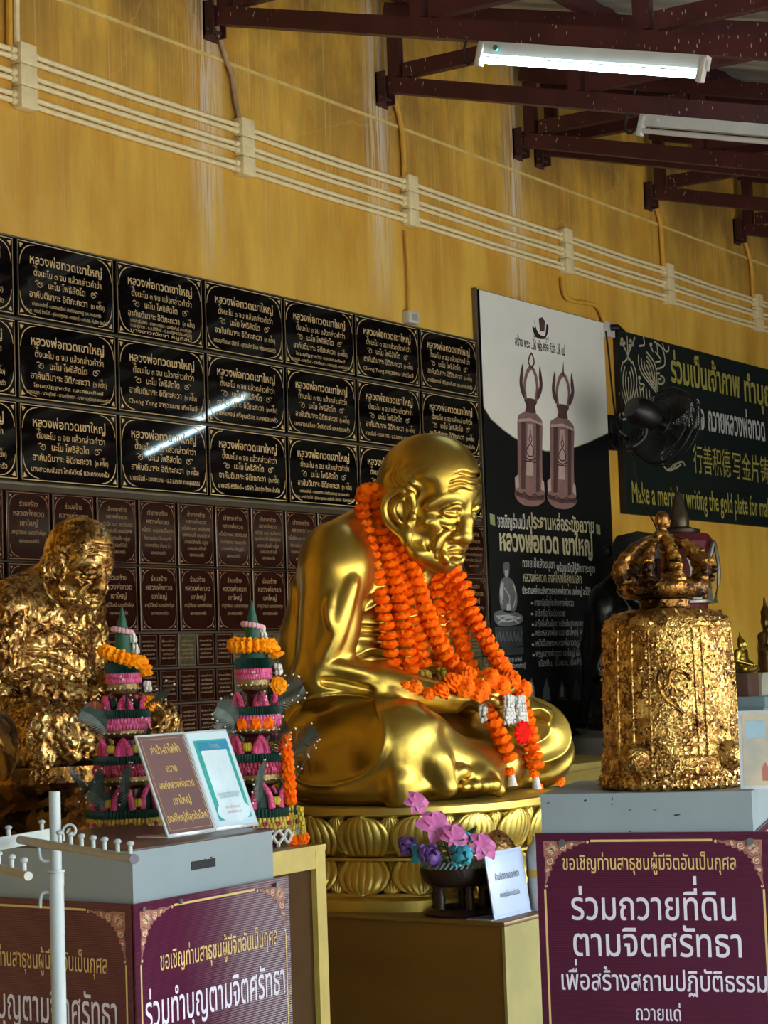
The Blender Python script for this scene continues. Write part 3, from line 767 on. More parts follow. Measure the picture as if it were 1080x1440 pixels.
M_steel = speckled('red_oxide_steel', '#4c2226')
M_rust = mat('rusty_bracket', '#43211d', 0.8, var=0.4, scale=30)
for k, y in enumerate((5.45, 4.4, 3.3, 2.2, 1.1, 0.0, -1.1, -2.3)):
    z = chord(y) + 0.485
    struct('purlin', MB().box((-3.0, y - 0.025, z), (19, y + 0.025, z + 0.09)), M_steel, parent=ceil)
TX = [7.074, 8.514, 9.959, 10.215, 11.69, 13.14]
TL = ['roof truss nearest the viewer, carrying the lit tube lamp', 'second roof truss along the wall, carrying the unlit tube lamp',
      'roof truss in the middle, in front of its close twin', 'roof truss close behind another, its twin', 'roof truss last but one along the wall', 'farthest roof truss along the wall, at the frame edge']
def truss(X, label):
    z0 = chord(YW - 0.05); t = thing('roof_truss', 'dark red steel ' + label, 'roof truss', (X, YW - 0.02, z0), group='steel trusses under the roof')
    w, h = 0.055, 0.085
    P = lambda u, up: (X, YW - u, chord(YW - u) + up)
    e = 8.0
    part('bottom_chord', MB().bar(P(0.05, h / 2), P(e, h / 2), w, h), M_steel, t, True)
    part('top_chord', MB().bar(P(0.05, 0.40 + h / 2), P(e, 0.40 + h / 2), w, h), M_steel, t, True)
    u = 0.10
    while u < e:
        part('post', MB().bar(P(u, h), P(u, 0.40), 0.05, 0.07, (0, 1, 0)), M_steel, t, True)
        if u + 1.07 < e: part('brace', MB().bar(P(u + 0.06, h + 0.04), P(u + 1.02, 0.37), 0.05, 0.08), M_steel, t, True)
        u += 1.07
    bk = MB().box((X - 0.05, YW - 0.06, z0 - 0.055), (X - 0.04, YW, z0 + 0.11)).box((X + 0.04, YW - 0.06, z0 - 0.055), (X + 0.05, YW, z0 + 0.11)).box((X - 0.05, YW - 0.012, z0 - 0.07), (X + 0.05, YW, z0 + 0.11))
    bk.tube([(X - 0.07, YW - 0.035, z0 - 0.03), (X + 0.07, YW - 0.035, z0 - 0.03)], 0.008, 8)
    part('wall_bracket', bk, M_rust, t, True)
    return t
for X, l in zip(TX, TL): truss(X, l)
M_post = mat('grey_post', '#77726a', 0.8)
for k, X in enumerate((1.0, 6.5, 12.0, 17.0)):
    t = MB().box((X - 0.1, -2.35, 0), (X + 0.1, -2.15, chord(-2.25) + 0.4)); o = struct('pillar', t, M_post)

# ---------------------------------------------------------------- tube lamps
M_lampbody = mat('white_lamp_body', '#c9c7c2', 0.4, var=0.04)
M_tube_on = mat('lit_tube', '#d8f4ff', 0.3, var=0.0, emit=15.0, ecol='#cdf3ff')
M_tube_off = mat('unlit_tube', '#c9c3bb', 0.25, var=0.03)
M_wire = mat('black_cable', '#0c0c0e', 0.5)
def tube_lamp(X, y0, y1, on, label):
    z0, z1 = chord(y0), chord(y1)
    t = thing('fluorescent_lamp', label, 'lamp', (X, (y0 + y1) / 2, (z0 + z1) / 2), group='tube lamps under the trusses')
    a = Vector((X, y0, z0)); b = Vector((X, y1, z1)); d = (b - a).normalized(); up = Vector((1, 0, 0)).cross(d).normalized()
    if up.z < 0: up = -up
    o = -up * 0.032
    part('housing', MB().bar(a + o, b + o, 0.045, 0.055, up), M_lampbody, t, True, label='cream metal batten')
    q = -up * 0.085 + Vector((-0.018, 0, 0))
    part('tube', MB().tube([a + q + d * 0.03, b + q - d * 0.03], 0.0135, 12), M_tube_on if on else M_tube_off, t, True, label='glowing white tube' if on else 'dark white tube')
    for e, s in ((a, 1), (b, -1)):
        mb = MB().rbox((-0.02, -0.016, -0.05), (0.02, 0.016, 0.05), 0.008); R = Matrix((Vector((1, 0, 0)), d, up)).transposed()
        mb.v = [tuple(R @ Vector(v) + e + d * 0.016 * s - up * 0.062 + Vector((-0.012, 0, 0))) for v in mb.v]
        part('socket', mb, M_lampbody, t, True)
    part('starter', MB().tube([a + o + d * 0.10 - Vector((0.02, 0, 0)), a + o + d * 0.10 - Vector((0.04, 0, 0))], 0.012, 10), mat('green_starter', '#3f7f7a', 0.4) if on else M_lampbody, t, True)
    part('supply_cable', MB().tube(smooth_path([a + up * 0.12 - d * 0.06, a - up * 0.06 - d * 0.08, a - up * 0.10 - d * 0.04, a - up * 0.03]), 0.006, 6), M_wire, t, True)
    return t
tube_lamp(7.06, 4.143, 3.10, True, 'lit fluorescent tube lamp under the nearest roof truss')
tube_lamp(8.50, 4.10, 3.06, False, 'unlit fluorescent tube lamp under the second roof truss')
tube_lamp(11.68, 2.16, 1.10, True, 'lit fluorescent tube lamp far out under a distant truss')

# ---------------------------------------------------------------- conduits on the wall
M_pvc = mat('cream_conduit', '#f2e0ac', 0.45, var=0.08, scale=20)
M_box = mat('cream_junction_box', '#eeddab', 0.5, var=0.06, scale=25)
M_gpipe = mat('gold_painted_conduit', '#d9a63c', 0.45, var=0.1, scale=15)
ZT = 4.155; SH = 0.28; FR = (0.13, 0.235, 0.46, 0.565, 0.79, 0.895)
SX = [at(-230, 0, Y=YW).x] + [at(px, py, Y=YW).x for px, py in ((28, 110), (338, 215), (571, 287), (791, 360), (935, 405), (1061, 443))] + [18.9]
SN = ['beyond the left edge', 'at the upper left corner', 'above the third column of black plaques', 'above the white socket', 'above the bell banner', 'above the dark green banner', 'at the right edge', 'beyond the right edge']
VN = ['topmost', 'second', 'third', 'fourth', 'fifth', 'lowest']
for k, X in enumerate(SX):
    if 0 < k < 7:
        for j in range(3):
            z1 = ZT - SH * j / 3; z0 = ZT - SH * (j + 1) / 3 + 0.003
            o = part('junction_box', MB().rbox((X - 0.048, YW - 0.055, z0), (X + 0.048, YW, z1), 0.005), M_box)
            tag(o, '%s cream junction box of the stack %s' % (['top', 'middle', 'bottom'][j], SN[k]), 'junction box', 'junction boxes along the conduits')
    if k < 7:
        a = X + (0.048 if k else 0); b = SX[k + 1] - (0.048 if k < 6 else 0)
        if k == 0: a = 4.6
        seg = 'left of the stack at the upper left corner' if k == 0 else 'right of the stack ' + SN[k]
        for j, fr in enumerate(FR):
            z = ZT - SH * fr
            t = thing('conduit_pipe', '%s cream conduit pipe %s' % (VN[j], seg), 'pipe', (a, YW - 0.022, z), group='parallel conduit pipes on the wall')
            sag = 0.004
            part('pipe', MB().tube([(a, YW - 0.022, z), (a + (b - a) * 0.5, YW - 0.018, z - sag), (b, YW - 0.022, z)], 0.0115, 10), M_pvc, t, True)
            for xe, s in ((a, 1), (b, -1)):
                if (k > 0 or s < 0) and not (k == 6 and s < 0):
                    part('coupling', MB().tube([(xe, YW - 0.022, z), (xe + s * 0.028, YW - 0.022, z)], 0.015, 12), M_box, t, True)
def wallpipe(name, pts, r, m, label, dy=0.02):
    P = smooth_path([at(px, py, Y=YW) - Vector((0, dy, 0)) for px, py in pts], 5)
    o = part(name, MB().tube(P, r, 8), m); return tag(o, label, 'pipe', 'drop pipes on the wall')
wallpipe('drop_pipe', [(18, -30), (18, 30), (19, 66)], 0.014, M_pvc, 'cream pipe rising from the junction stack at the upper left corner')
wallpipe('drop_pipe', [(7, -30), (8, 30), (8, 72)], 0.014, M_gpipe, 'gold pipe beside the upper left junction stack')
wallpipe('drop_pipe', [(300, 38), (312, 80), (322, 110), (326, 140), (333, 174)], 0.012, mat('weathered_conduit', '#a98d6a', 0.7, var=0.3), 'weathered bent pipe from the nearest truss to the second junction stack')
wallpipe('drop_pipe', [(545, 130), (556, 160), (562, 200), (564, 255)], 0.014, M_gpipe, 'gold bent pipe below the second truss')
wallpipe('drop_pipe', [(566, 325), (570, 385), (571, 440)], 0.010, M_gpipe, 'gold pipe running down to the white socket')
wallpipe('drop_pipe', [(786, 392), (788, 412), (797, 423), (820, 427), (836, 433), (846, 458)], 0.014, M_gpipe, 'gold swan-neck pipe above the bell banner', 0.025)
wallpipe('drop_pipe', [(918, 290), (925, 315), (927, 345), (929, 378)], 0.016, M_gpipe, 'gold pipe above the dark green banner')
wallpipe('drop_pipe', [(1043, 338), (1051, 365), (1054, 390), (1055, 420)], 0.016, M_gpipe, 'gold pipe at the right edge of the wall')
M_white = mat('white_plastic', '#c8c7c3', 0.35, var=0.03)
p = at(573, 447, Y=YW); t = thing('wall_socket', 'small white socket box above the black plaques', 'socket', (p.x, YW, p.z))
part('box', MB().rbox((p.x - 0.05, YW - 0.045, p.z - 0.035), (p.x + 0.05, YW, p.z + 0.03), 0.006), M_white, t, True)
part('face_plate', MB().rbox((p.x - 0.025, YW - 0.05, p.z - 0.02), (p.x + 0.025, YW - 0.044, p.z + 0.015), 0.003), mat('grey_plate', '#9a9a98', 0.4), t, True)
p = at(850, 464, Y=YW); t = thing('wall_socket', 'white socket box between the bell banner and the dark green banner', 'socket', (p.x, YW, p.z))
part('box', MB().rbox((p.x - 0.075, YW - 0.045, p.z - 0.05), (p.x + 0.06, YW, p.z + 0.045), 0.006), M_white, t, True)
o = part('power_plug', MB().tube([(p.x + 0.0, YW - 0.045, p.z + 0.01), (p.x + 0.02, YW - 0.085, p.z + 0.008), (p.x + 0.10, YW - 0.09, p.z - 0.005)], [0.02, 0.02, 0.006], 10), M_wire); tag(o, 'black power plug in the socket by the bell banner', 'plug')


# ================================================================ PLAQUES ON THE WALL
M_black = mat('polished_black_granite', '#08090a', 0.035, var=0.3, scale=60, spec=0.55)
M_brown = mat('polished_brown_granite', '#2a120d', 0.09, var=0.3, scale=50, spec=0.45)
M_olive = mat('polished_olive_granite', '#4a4430', 0.14, var=0.3, scale=40, spec=0.55)
M_gilt = mat('gilt_lettering', '#c2a878', 0.45, var=0.08, scale=40)
M_gilt2 = mat('dull_gilt_lettering', '#80684a', 0.5, var=0.1, scale=40)
M_rail = mat('aluminium_edge', '#6f6a5c', 0.4, 0.5, var=0.2)
UX, UZ = (1, 0, 0), (0, 0, 1)


def frame_art(L, w, h, lw, notch=0.045, orn=True):
    """double gilt rule with leaf corners, centred on the plaque"""
    a, b = w / 2 - 0.008, h / 2 - 0.008
    L.stroke([(-a, -b), (a, -b), (a, b), (-a, b)], lw, closed=True)
    if orn:
        c = notch
        for sx in (-1, 1):
            for sy in (-1, 1):
                a2, b2 = a - 0.008, b - 0.008
                L.stroke([(sx * (a2), sy * (b2 - 2.0 * c)), (sx * (a2 - 0.12 * c), sy * (b2 - 1.3 * c)), (sx * (a2 - 0.4 * c), sy * (b2 - 0.75 * c)), (sx * (a2 - 0.75 * c), sy * (b2 - 0.4 * c)), (sx * (a2 - 1.3 * c), sy * (b2 - 0.12 * c)), (sx * (a2 - 2.0 * c), sy * b2)], [lw * 0.5, lw, lw * 1.2, lw * 1.2, lw, lw * 0.5])
                L.poly([(sx * a2, sy * b2), (sx * (a2 - 0.5 * c), sy * (b2 - 0.1 * c)), (sx * (a2 - 0.3 * c), sy * (b2 - 0.3 * c)), (sx * (a2 - 0.1 * c), sy * (b2 - 0.5 * c))])
    return L


def curls(L, y, dx, s, lw):
    for sx in (-1, 1):
        pts = [(sx * (dx + s * (q[0])), y + s * q[1]) for q in ((0.9, 0.55), (0.5, 0.75), (0.1, 0.55), (0.15, 0.3), (0.5, 0.28), (0.3, 0.0), (-0.15, -0.15), (-0.5, 0.05), (-0.45, 0.5), (-0.1, 0.62), (0.05, 0.4), (-0.15, 0.25))]
        L.stroke(pts, lw)


PW, PH = 0.595, 0.324
BL = Letters((0, 0, 0), UX, UZ, 0.0115)
frame_art(BL, PW, PH, 0.0042)
BL.line('หลวงพ่อทวดเขาใหญ่', 0, 0.068, 0.052, 0.44, 0.016)
BL.line('ตั้งนะโม ๓ จบ แล้วกล่าวคำว่า', 0.0, 0.019, 0.038, 0.43, 0.008)
BL.line('นะโม โพธิสัตโต', 0, -0.026, 0.040, 0.225, 0.010)
BL.line('อาคันติมายะ อิติภะคะวา', -0.05, -0.072, 0.040, 0.35, 0.010); BL.line('(๓ ครั้ง)', 0.19, -0.072, 0.030, 0.085, 0.012)
curls(BL, -0.022, 0.165, 0.03, 0.0035)
ME_BL = BL.mb.mesh('gilt_lettering', M_gilt, 0)
NAMES = [['นายธนงศักดิ์ - นางอมรรัตน์ เลิศรัตนเศรษฐ และ ครอบครัว', 'โกเมน - พรรณี รัตนโสภี - สุทัศนา พูนทอง - กรณิการ์ - นครินทร์ - กันยิกา รัตนโสภี'],
         ['นางสาวธันย์พร - นางสาวศศิธร - นายธีรพันธุ์ ประเสริฐสุข', 'ด.ญ.สุชาดา - ด.ช.ศิริสิทธิ์ - ด.ช.ณัฐพล ประเสริฐสุข', 'นางสาวณัชชา หนูศิลป์'],
         ['คณะญาติธรรม อธิชาติ - คุณสมจิต รัตนะ พร้อมครอบครัว'], ['โยมอุปัฏฐากวัด และคณะศิษย์', 'นางอนุชา - นางสุวิทย์ - นางศรัญญา - นายวรวุฒิ และครอบครัว'], ['Chong Yong จารุวรรณ เกิดโมลี'],
         ['นายธีรพงษ์ ศรีบุญเรือง และครอบครัว'], ['นางสาวณนันยา โกศัลวิตร์ และครอบครัว'], ['นายธนันต์ - นางสาวกร - น.ส.เบญจา ภาคสุบรรณ'], ['นายเสรี ศิริรัตน์ - บริษัท ไทยรุ่งเรือง จำกัด']]
ME_NM = []
for nm in NAMES:
    L = Letters((0, 0, 0), UX, UZ, 0.0115)
    ys = {1: (-0.118,), 2: (-0.106, -0.135), 3: (-0.098, -0.119, -0.14)}[len(nm)]
    for s, y in zip(nm, ys): L.line(s, 0, y, 0.030 if len(nm) == 1 else 0.021, 0.47 if len(nm) == 1 else (0.50 if y < -0.13 and len(nm) == 2 else 0.42), 0.012, res=1)
    ME_NM.append(L.mb.mesh('gilt_lettering', M_gilt, 0))
ME_SLAB = MB().rbox((-PW / 2, -0.011, -PH / 2), (PW / 2, 0.011, PH / 2), 0.003).mesh('plaque', M_black, 0)
tag(part('backing_board', MB().box((5.0, YW - 0.0025, 1.1), (9.372, YW - 0.0005, 3.345)), mat('dull_olive_board', '#3a3120', 0.6, var=0.2)), 'dull olive board behind all the wall plaques', 'board')
ROWN = ['top', 'second', 'third']; PITCH = 0.607
pr = random.Random(5)
for r in range(3):
    for c in range(-1, 6):
        x = 5.735 + PITCH * c + PW / 2; z = 3.335 - 0.338 * r - PH / 2 - 0.003
        o = link('memorial_plaque', ME_SLAB)
        o.location = (x, YW - 0.014, z); o.rotation_euler = (pr.uniform(-.006, .006), pr.uniform(-.003, .003), pr.uniform(-.006, .006))
        cn = 'cut off by the left edge of the frame' if c < 0 else '%s from the left edge' % ORD[c]
        if c == 5: cn = 'last before the bell banner'
        tag(o, 'black gilt-lettered plaque, %s black row, %s' % (ROWN[r], cn), 'plaque', 'black prayer plaques on the wall')
        link('gilt_lettering', ME_BL, o)
        k = {(1, 1): 4, (2, 0): 6, (0, 0): 0, (0, 1): 1, (0, 2): 2, (2, 1): 7, (2, 2): 8, (1, 0): 3, (1, 2): 5}.get((r, c), (3 * r + c) % 9)
        link('name_lettering', ME_NM[k], o)
for r in range(4):
    z = 3.338 - 0.338 * r
    tag(part('edge_strip', MB().box((5.1, YW - 0.012, z - 0.006), (9.37, YW - 0.003, z + 0.003)), M_rail), ['thin metal strip along the top of the black plaques', 'metal strip under the top row of black plaques', 'metal strip under the second row of black plaques', 'metal strip between the black and the brown plaques'][r], 'edging', 'metal strips between plaque rows')
tag(part('edge_strip', MB().box((9.372, YW - 0.03, 0.9), (9.383, YW - 0.003, 3.64)), M_rail), 'upright metal strip at the right end of all the plaques', 'edging')

BW, BH = 0.250, 0.285
def brown_set(lines, w=BW, h=BH):
    L = Letters((0, 0, 0), UX, UZ, 0.0105); frame_art(L, w, h, 0.0026, 0.026)
    for s, y, sz, ww in lines: L.line(s, 0, y * h, sz, ww * w, 0.014, res=1)
    return L.mb.mesh('gilt_lettering', M_gilt2, 0)
ME_BR = [brown_set([('ร่วมสร้าง', 0.28, 0.030, 0.42), ('หลวงพ่อทวด', 0.14, 0.032, 0.70), ('เขาใหญ่', 0.0, 0.032, 0.40), ('สาธุวิวัฒน์ เนตรภักดีกุล', -0.12, 0.022, 0.78), ('และครอบครัว', -0.24, 0.020, 0.45)]),
         brown_set([('เจ้าภาพสร้าง', 0.27, 0.029, 0.55), ('หลวงพ่อทวด', 0.14, 0.029, 0.60), ('หน้าตัก ๑๐๘ เซนติเมตร', 0.01, 0.026, 0.84), ('กัลยาณมิตร วัฒนกุลชัย', -0.11, 0.022, 0.74), ('นายพงศ์ธร ปัญญาไว', -0.22, 0.022, 0.70), ('และครอบครัว', -0.33, 0.02, 0.4)]),
         brown_set([('เจ้าภาพสร้าง', 0.29, 0.026, 0.50), ('หลวงพ่อทวด', 0.18, 0.026, 0.54), ('หน้าตัก ๑๐๘ เซนติเมตร', 0.07, 0.024, 0.80), ('คุณพ่อสมบัติ คุณแม่สุภาพ', -0.03, 0.022, 0.78), ('นางสาวพิมพ์ใจ อยู่สุข', -0.14, 0.022, 0.66), ('นายอนันต์ ใจดี', -0.24, 0.02, 0.5), ('และครอบครัว', -0.34, 0.02, 0.4)])]
ME_BSLAB = MB().rbox((-BW / 2, -0.010, -BH / 2), (BW / 2, 0.010, BH / 2), 0.0025).mesh('plaque', M_brown, 0)
for r in range(2):
    for c in range(-1, 14):
        x = 5.655 + 0.2668 * c + BW / 2; z = (2.293 if r == 0 else 2.002) - BH / 2
        o = link('memorial_plaque', ME_BSLAB); o.location = (x, YW - 0.013, z); o.rotation_euler = (pr.uniform(-.008, .008), 0, pr.uniform(-.008, .008))
        pos = 'cut off at the left edge' if c < 0 else ('last before the bell banner' if c == 13 else '%s from the left edge' % ORD[c])
        tag(o, 'brown granite plaque in the %s brown row, %s' % ('upper' if r == 0 else 'lower', pos), 'plaque', 'brown donor plaques on the wall')
        link('gilt_lettering', ME_BR[0 if (c < 2 or r == 1) else (1 if (c + r) % 2 else 2)], o)
SW, SHh = 0.122, 0.148
def small_set(rows):
    L = Letters((0, 0, 0), UX, UZ, 0.0085); frame_art(L, SW, SHh, 0.0014, 0.01, False)
    for k, s in enumerate(rows): L.line(s, 0, 0.036 - 0.0185 * k, 0.0125, SW * (0.72 - 0.12 * (k % 2)), 0.01, res=1)
    return L.mb.mesh('gilt_lettering', M_gilt2, 0)
ME_SM = [small_set(['หลวงพ่อทวด', 'เขาใหญ่', 'นายสมชาย', 'นางสมศรี', 'และครอบครัว']), small_set(['ร่วมสร้าง', 'หลวงพ่อทวด', 'คุณแม่บุญมี', 'คุณพ่อบุญมา', 'และญาติ'])]
ME_SS = [MB().rbox((-SW / 2, -0.008, -SHh / 2), (SW / 2, 0.008, SHh / 2), 0.002).mesh('plaque', m, 0) for m in (M_brown, M_olive)]
for r in range(3):
    for c in range(25):
        x = 6.185 + 0.1305 * c + SW / 2
        if 7.95 < x < 8.95: continue
        o = link('memorial_plaque', ME_SS[1 if (c >= 7 and (c * 3 + r) % 4) or (r, c) in ((0, 4), (2, 6)) else 0])
        o.location = (x, YW - 0.011, 1.708 - 0.157 * r - SHh / 2); o.rotation_euler = (pr.uniform(-.01, .01), 0, pr.uniform(-.01, .01))
        pos = '%s from its left end' % ORD[c] if c < 14 else '%s before the bell banner' % ORD[24 - c]
        tag(o, 'small donor plaque, %s small row, %s' % (['top', 'middle', 'bottom'][r], pos), 'plaque', 'small donor plaques on the wall')
        link('gilt_lettering', ME_SM[(c + r) % 2], o)

# ================================================================ BANNERS
M_bdark = mat('dark_printed_vinyl', '#141618', 0.5, var=0.1, scale=3, spec=0.22)
M_bgreen = mat('dark_green_printed_vinyl', '#1a2322', 0.5, var=0.1, scale=3, spec=0.22)
M_bwhite = mat('white_printed_vinyl', '#f0f1e8', 0.4, var=0.03, scale=2, bump=0.08, bscale=3)
M_pk = [mat('copper_print_' + n, c, 0.4, var=0.12, scale=14) for n, c in (('mid', '#8d6f6b'), ('dark', '#5b4243'), ('light', '#c2a9a4'), ('line', '#3a2b2c'))]
M_pgrey = [mat('grey_print_' + n, c, 0.4, var=0.15, scale=20) for n, c in (('dark', '#2f3135'), ('mid', '#5c5f64'), ('light', '#9da0a2'))]
M_pyel = mat('yellow_print', '#a8a04f', 0.4, var=0.05); M_pcream = mat('cream_print', '#b8b294', 0.4, var=0.05); M_pwhite = mat('white_print', '#c3c4c0', 0.4, var=0.03)


class Print:
    """artwork of a printed banner; outlines are given where the photo shows them and laid on the banner's plane"""
    def __init__(s, Y): s.Y = Y; s.k = 0
    def pt(s, p): q = at(p[0], p[1], Y=s.Y); return (q.x, q.z)
    def L(s):
        s.k += 1; return Letters((0, s.Y, 0), UX, UZ, 0.0008)
    def polys(s, name, polys, m, parent, lift):
        l = s.L()
        if len(polys[0]) > 6: polys = [[(q.x, q.y) for q in smooth_path([(a, b, 0) for a, b in p], 4, True)] for p in polys]
        for p in polys:
            l.poly([s.pt(q) for q in p], lift)
            if name in ('amulet_print', 'amulet_dark_print', 'square_print', 'bullet_print', 'flame_print', 'amulet_mark_print'): part(name, l.mb, m, parent, True, 0); l = s.L()
        if l.mb.v: part(name, l.mb, m, parent, True, 0)
    def strokes(s, name, lines, w, m, parent, lift):
        l = s.L()
        for p in lines: l.stroke([s.pt((q[0], q[1])) for q in (smooth_path([(a, b, 0) for a, b in p], 4) if len(p) > 2 else p)], w, lift=lift)
        return part(name, l.mb, m, parent, True, 0)
    def text(s, name, rows, m, parent, lift=0.004):
        """rows: (words, left end px, right end px, size)"""
        for w, a, b, sz, bold in rows:
            l = Letters((0, s.Y, 0), UX, UZ, lift); A, B = s.pt(a), s.pt(b); wid = B[0] - A[0]
            l.line(w, (A[0] + B[0]) / 2, (A[1] + B[1]) / 2, sz, wid, bold)
            part(name, l.mb, m, parent, True, 0)


YB = 5.60
B = Print(YB - 0.002)
x0, x1 = 9.40, 10.915; zt = 3.632
ban = thing('bell_banner', 'tall banner printed with two copper bells on white over black', 'banner', (x0, YB, 0.85))
ban = part('sheet', MB().box((x0, YB - 0.002, 0.85), (x1, YW - 0.006, zt)), M_bdark, ban, True, 0)
arc_px = [(673, 571), (690, 589), (706, 603), (722, 615), (745, 627), (767, 634), (790, 634), (802, 631), (827, 622), (844, 607)]
top_px = [(845.5, 456), (664.8, 405.5)]
q = [at(*p, Y=YB - 0.002) for p in arc_px]
poly = [(p.x, p.z) for p in q]; poly[0] = (x0 + 0.004, poly[0][1]); poly[-1] = (x1 - 0.002, poly[-1][1]); poly += [(x1 - 0.002, zt - 0.002), (x0 + 0.004, zt - 0.002)]
l = B.L(); l.poly(poly, 0.0012); part('white_field', l.mb, M_bwhite, ban, True, 0)
l = B.L(); l.stroke(poly[:len(arc_px)], 0.006, lift=0.0016); part('gold_rule', l.mb, M_pcream, ban, True, 0)
def bell_art(ox, oy, s, ring):
    """outline of one printed bell; (ox, oy) the foot centre in the photo"""
    T = lambda pts: [(ox + s * x + (-0.012 * y) , oy + s * y + 0.16 * s * x) for x, y in pts]
    body = [(-20, -18), (-17, -40), (-17.5, -80), (-18, -118), (-12, -126), (-5, -130), (5, -130), (12, -125), (17, -116), (17, -80), (18, -40), (21, -18), (21, -8), (12, 0), (0, 3), (-12, 1), (-20, -8)]
    B.polys('bell_print', [T(body)], M_pk[0], ban, 0.0022)
    strips = [[(-13, -116), (-7, -118), (-6, -20), (-12, -19)], [(8, -117), (13, -115), (14, -20), (9, -18)]]
    B.polys('bell_shade_print', [T(p) for p in strips] + [T([(-20, -17), (-10, -13), (0, -12), (10, -13), (21, -17), (21, -9), (0, -5), (-20, -9)])], M_pk[1], ban, 0.0028)
    B.polys('bell_light_print', [T([(-4, -112), (3, -113), (5, -40), (-5, -40)]), T([(-17, -117), (0, -121), (17, -116), (17, -113), (0, -117), (-17, -113)]), T([(-21, -34), (-16, -40), (-15, -22), (-20, -18)]), T([(17, -38), (20, -34), (21, -20), (16, -24)])], M_pk[2], ban, 0.0030)
    neck = [(-7, -129), (-6, -137), (-9, -146), (0, -149), (9, -146), (6, -137), (7, -129)]
    B.polys('neck_print', [T(neck)], M_pk[1], ban, 0.0030)
    B.strokes('loop_print', [T([(-7, -146), (-9, -165), (-6, -183), (0, -192), (6, -183), (9, -165), (7, -146)])], 0.030, M_pk[0], ban, 0.0034)
    fl = [[(-10, -148), (-15, -160), (-16, -175), (-12, -196), (-11, -180), (-12, -168), (-8, -156)], [(10, -148), (15, -160), (16, -175), (12, -196), (11, -180), (12, -168), (8, -156)]]
    B.polys('flame_print', [T(p) for p in fl], M_pk[1], ban, 0.0036)
    if ring: B.strokes('ring_print', [T([(0, -192), (-4, -200), (0, -212), (4, -200), (0, -192)])], 0.014, M_pk[1], ban, 0.0036)
    else: B.polys('spike_print', [T([(-1.3, -190), (1.3, -190), (0.6, -202), (0, -213), (-0.6, -202)])], M_pk[1], ban, 0.0036)
    B.strokes('figure_print', [T(p) for p in ([(0, -98), (-2, -92), (0, -86), (2, -92), (0, -98)], [(0, -86), (-5, -76), (-3, -68), (3, -68), (5, -76), (0, -86)], [(-8, -66), (0, -62), (8, -66)], [(-8, -60), (8, -60)], [(0, -104), (0, -99)])] +
              [T([(-21, -15 + 0.1), (-14, -11), (-7, -15), (0, -9), (7, -15), (14, -11), (21, -15)])], 0.008, M_pk[3], ban, 0.0040)
bell_art(744, 709, 1.0, True); bell_art(789, 713, 0.97, False)
em = [[(750, 447), (753, 460), (758, 470), (766, 472), (768, 456), (771, 461), (766, 476), (753, 474), (748, 459), (752, 461)], [(757, 448), (762, 446), (766, 452), (765, 466), (759, 466)]]
B.polys('emblem_print', em[:1], M_pk[3], ban, 0.0022); B.polys('emblem_print', em[1:], M_pk[1], ban, 0.0026)
B.text('thin_lettering', [('สร้าง พระ ..ให้ พ่อ', (724, 486), (762, 493), 0.075, 0.02), ('หล่อ หัวใจ ..ให้ แม่', (764, 494), (794, 499), 0.075, 0.02), ('มูลนิธิเขาใหญ่', (750, 474.5), (771, 478), 0.025, 0.01)], M_pk[3], ban, 0.002)
B.text('white_lettering', [('ขอเชิญร่วมเป็น', (699, 740), (742, 745), 0.10, 0.02), ('ถวายเป็นสังฆบูชา', (734, 796), (779, 801), 0.072, 0.006), ('พร้อมเปิดให้สักการะบูชา', (782, 802), (836, 807), 0.070, 0.012), ('ประธานหล่อระฆังถวายหลวงพ่อทวด เขาใหญ่ จะได้รับ', (734, 834), (832, 838), 0.060, 0.014)], M_pwhite, ban)
B.text('cream_lettering', [('ประธานหล่อระฆังถวาย', (743, 742), (835, 750), 0.12, 0.024), ('หลวงพ่อทวด', (702, 773), (785, 778), 0.165, 0.034), ('เขาใหญ่', (791, 778), (833, 782), 0.165, 0.034), ('หลวงพ่อทวด องค์ใหญ่ที่สุดในโลก', (735, 817), (817, 821), 0.080, 0.01)], M_pcream, ban)
B.text('small_lettering', [('การจารึกชื่อที่ระฆังหลวงพ่อทวด', (751, 851), (806, 853), 0.054, 0.012), ('จารึกชื่อที่ระฆังถวาย', (752, 866), (794, 867), 0.054, 0.012), ('จารึกชื่อที่ระฆังถวายประดิษฐานหลวงพ่อ', (752, 881), (824, 881), 0.054, 0.012), ('พระหลวงพ่อทวด เขาใหญ่ พิมพ์', (752, 894), (826, 893), 0.054, 0.012), ('หนังสือพระหลวงพ่อทวด เล่มใหญ่', (753, 909), (830, 907), 0.054, 0.012), ('พระหลวงพ่อทวด เขาใหญ่ เนื้อโลหะ', (753, 924), (826, 921), 0.054, 0.012), ('เนื้อเงิน, เนื้อนวะ, เนื้อสำริด', (754, 938), (822, 934), 0.054, 0.012),
    ('พระหลวงพ่อทวด เขาใหญ่', (700, 931), (733, 930), 0.037, 0.01), ('หน้าตัก ๔๙ นิ้ว รุ่นมหาเศรษฐี', (697, 940), (738, 939), 0.037, 0.01)], M_pgrey[2], ban)
B.polys('bullet_print', [[(x - 1.6, y - 3), (x + 1.4, y - 3), (x + 1.6, y), (x - 1.4, y)] for x, y in ((748, 850), (748, 865), (749, 880), (749, 894), (749, 908), (750, 923))], M_pwhite, ban, 0.002)
B.polys('square_print', [[(688.3, 722), (695.3, 724), (696, 739.5), (689, 737)], [(837.8, 737), (843.2, 738.5), (844, 752), (838.6, 750.5)]], mat('sage_print', '#8f9668', 0.4), ban, 0.002)
B.strokes('robe_line_print', [[(705, 818), (703, 835), (706, 850)], [(721, 820), (725, 838), (721, 855)], [(708, 826), (716, 840), (714, 856)], [(697, 866), (712, 874), (731, 868)], [(700, 876), (716, 868), (729, 877)]], 0.010, M_pgrey[2], ban, 0.0028)
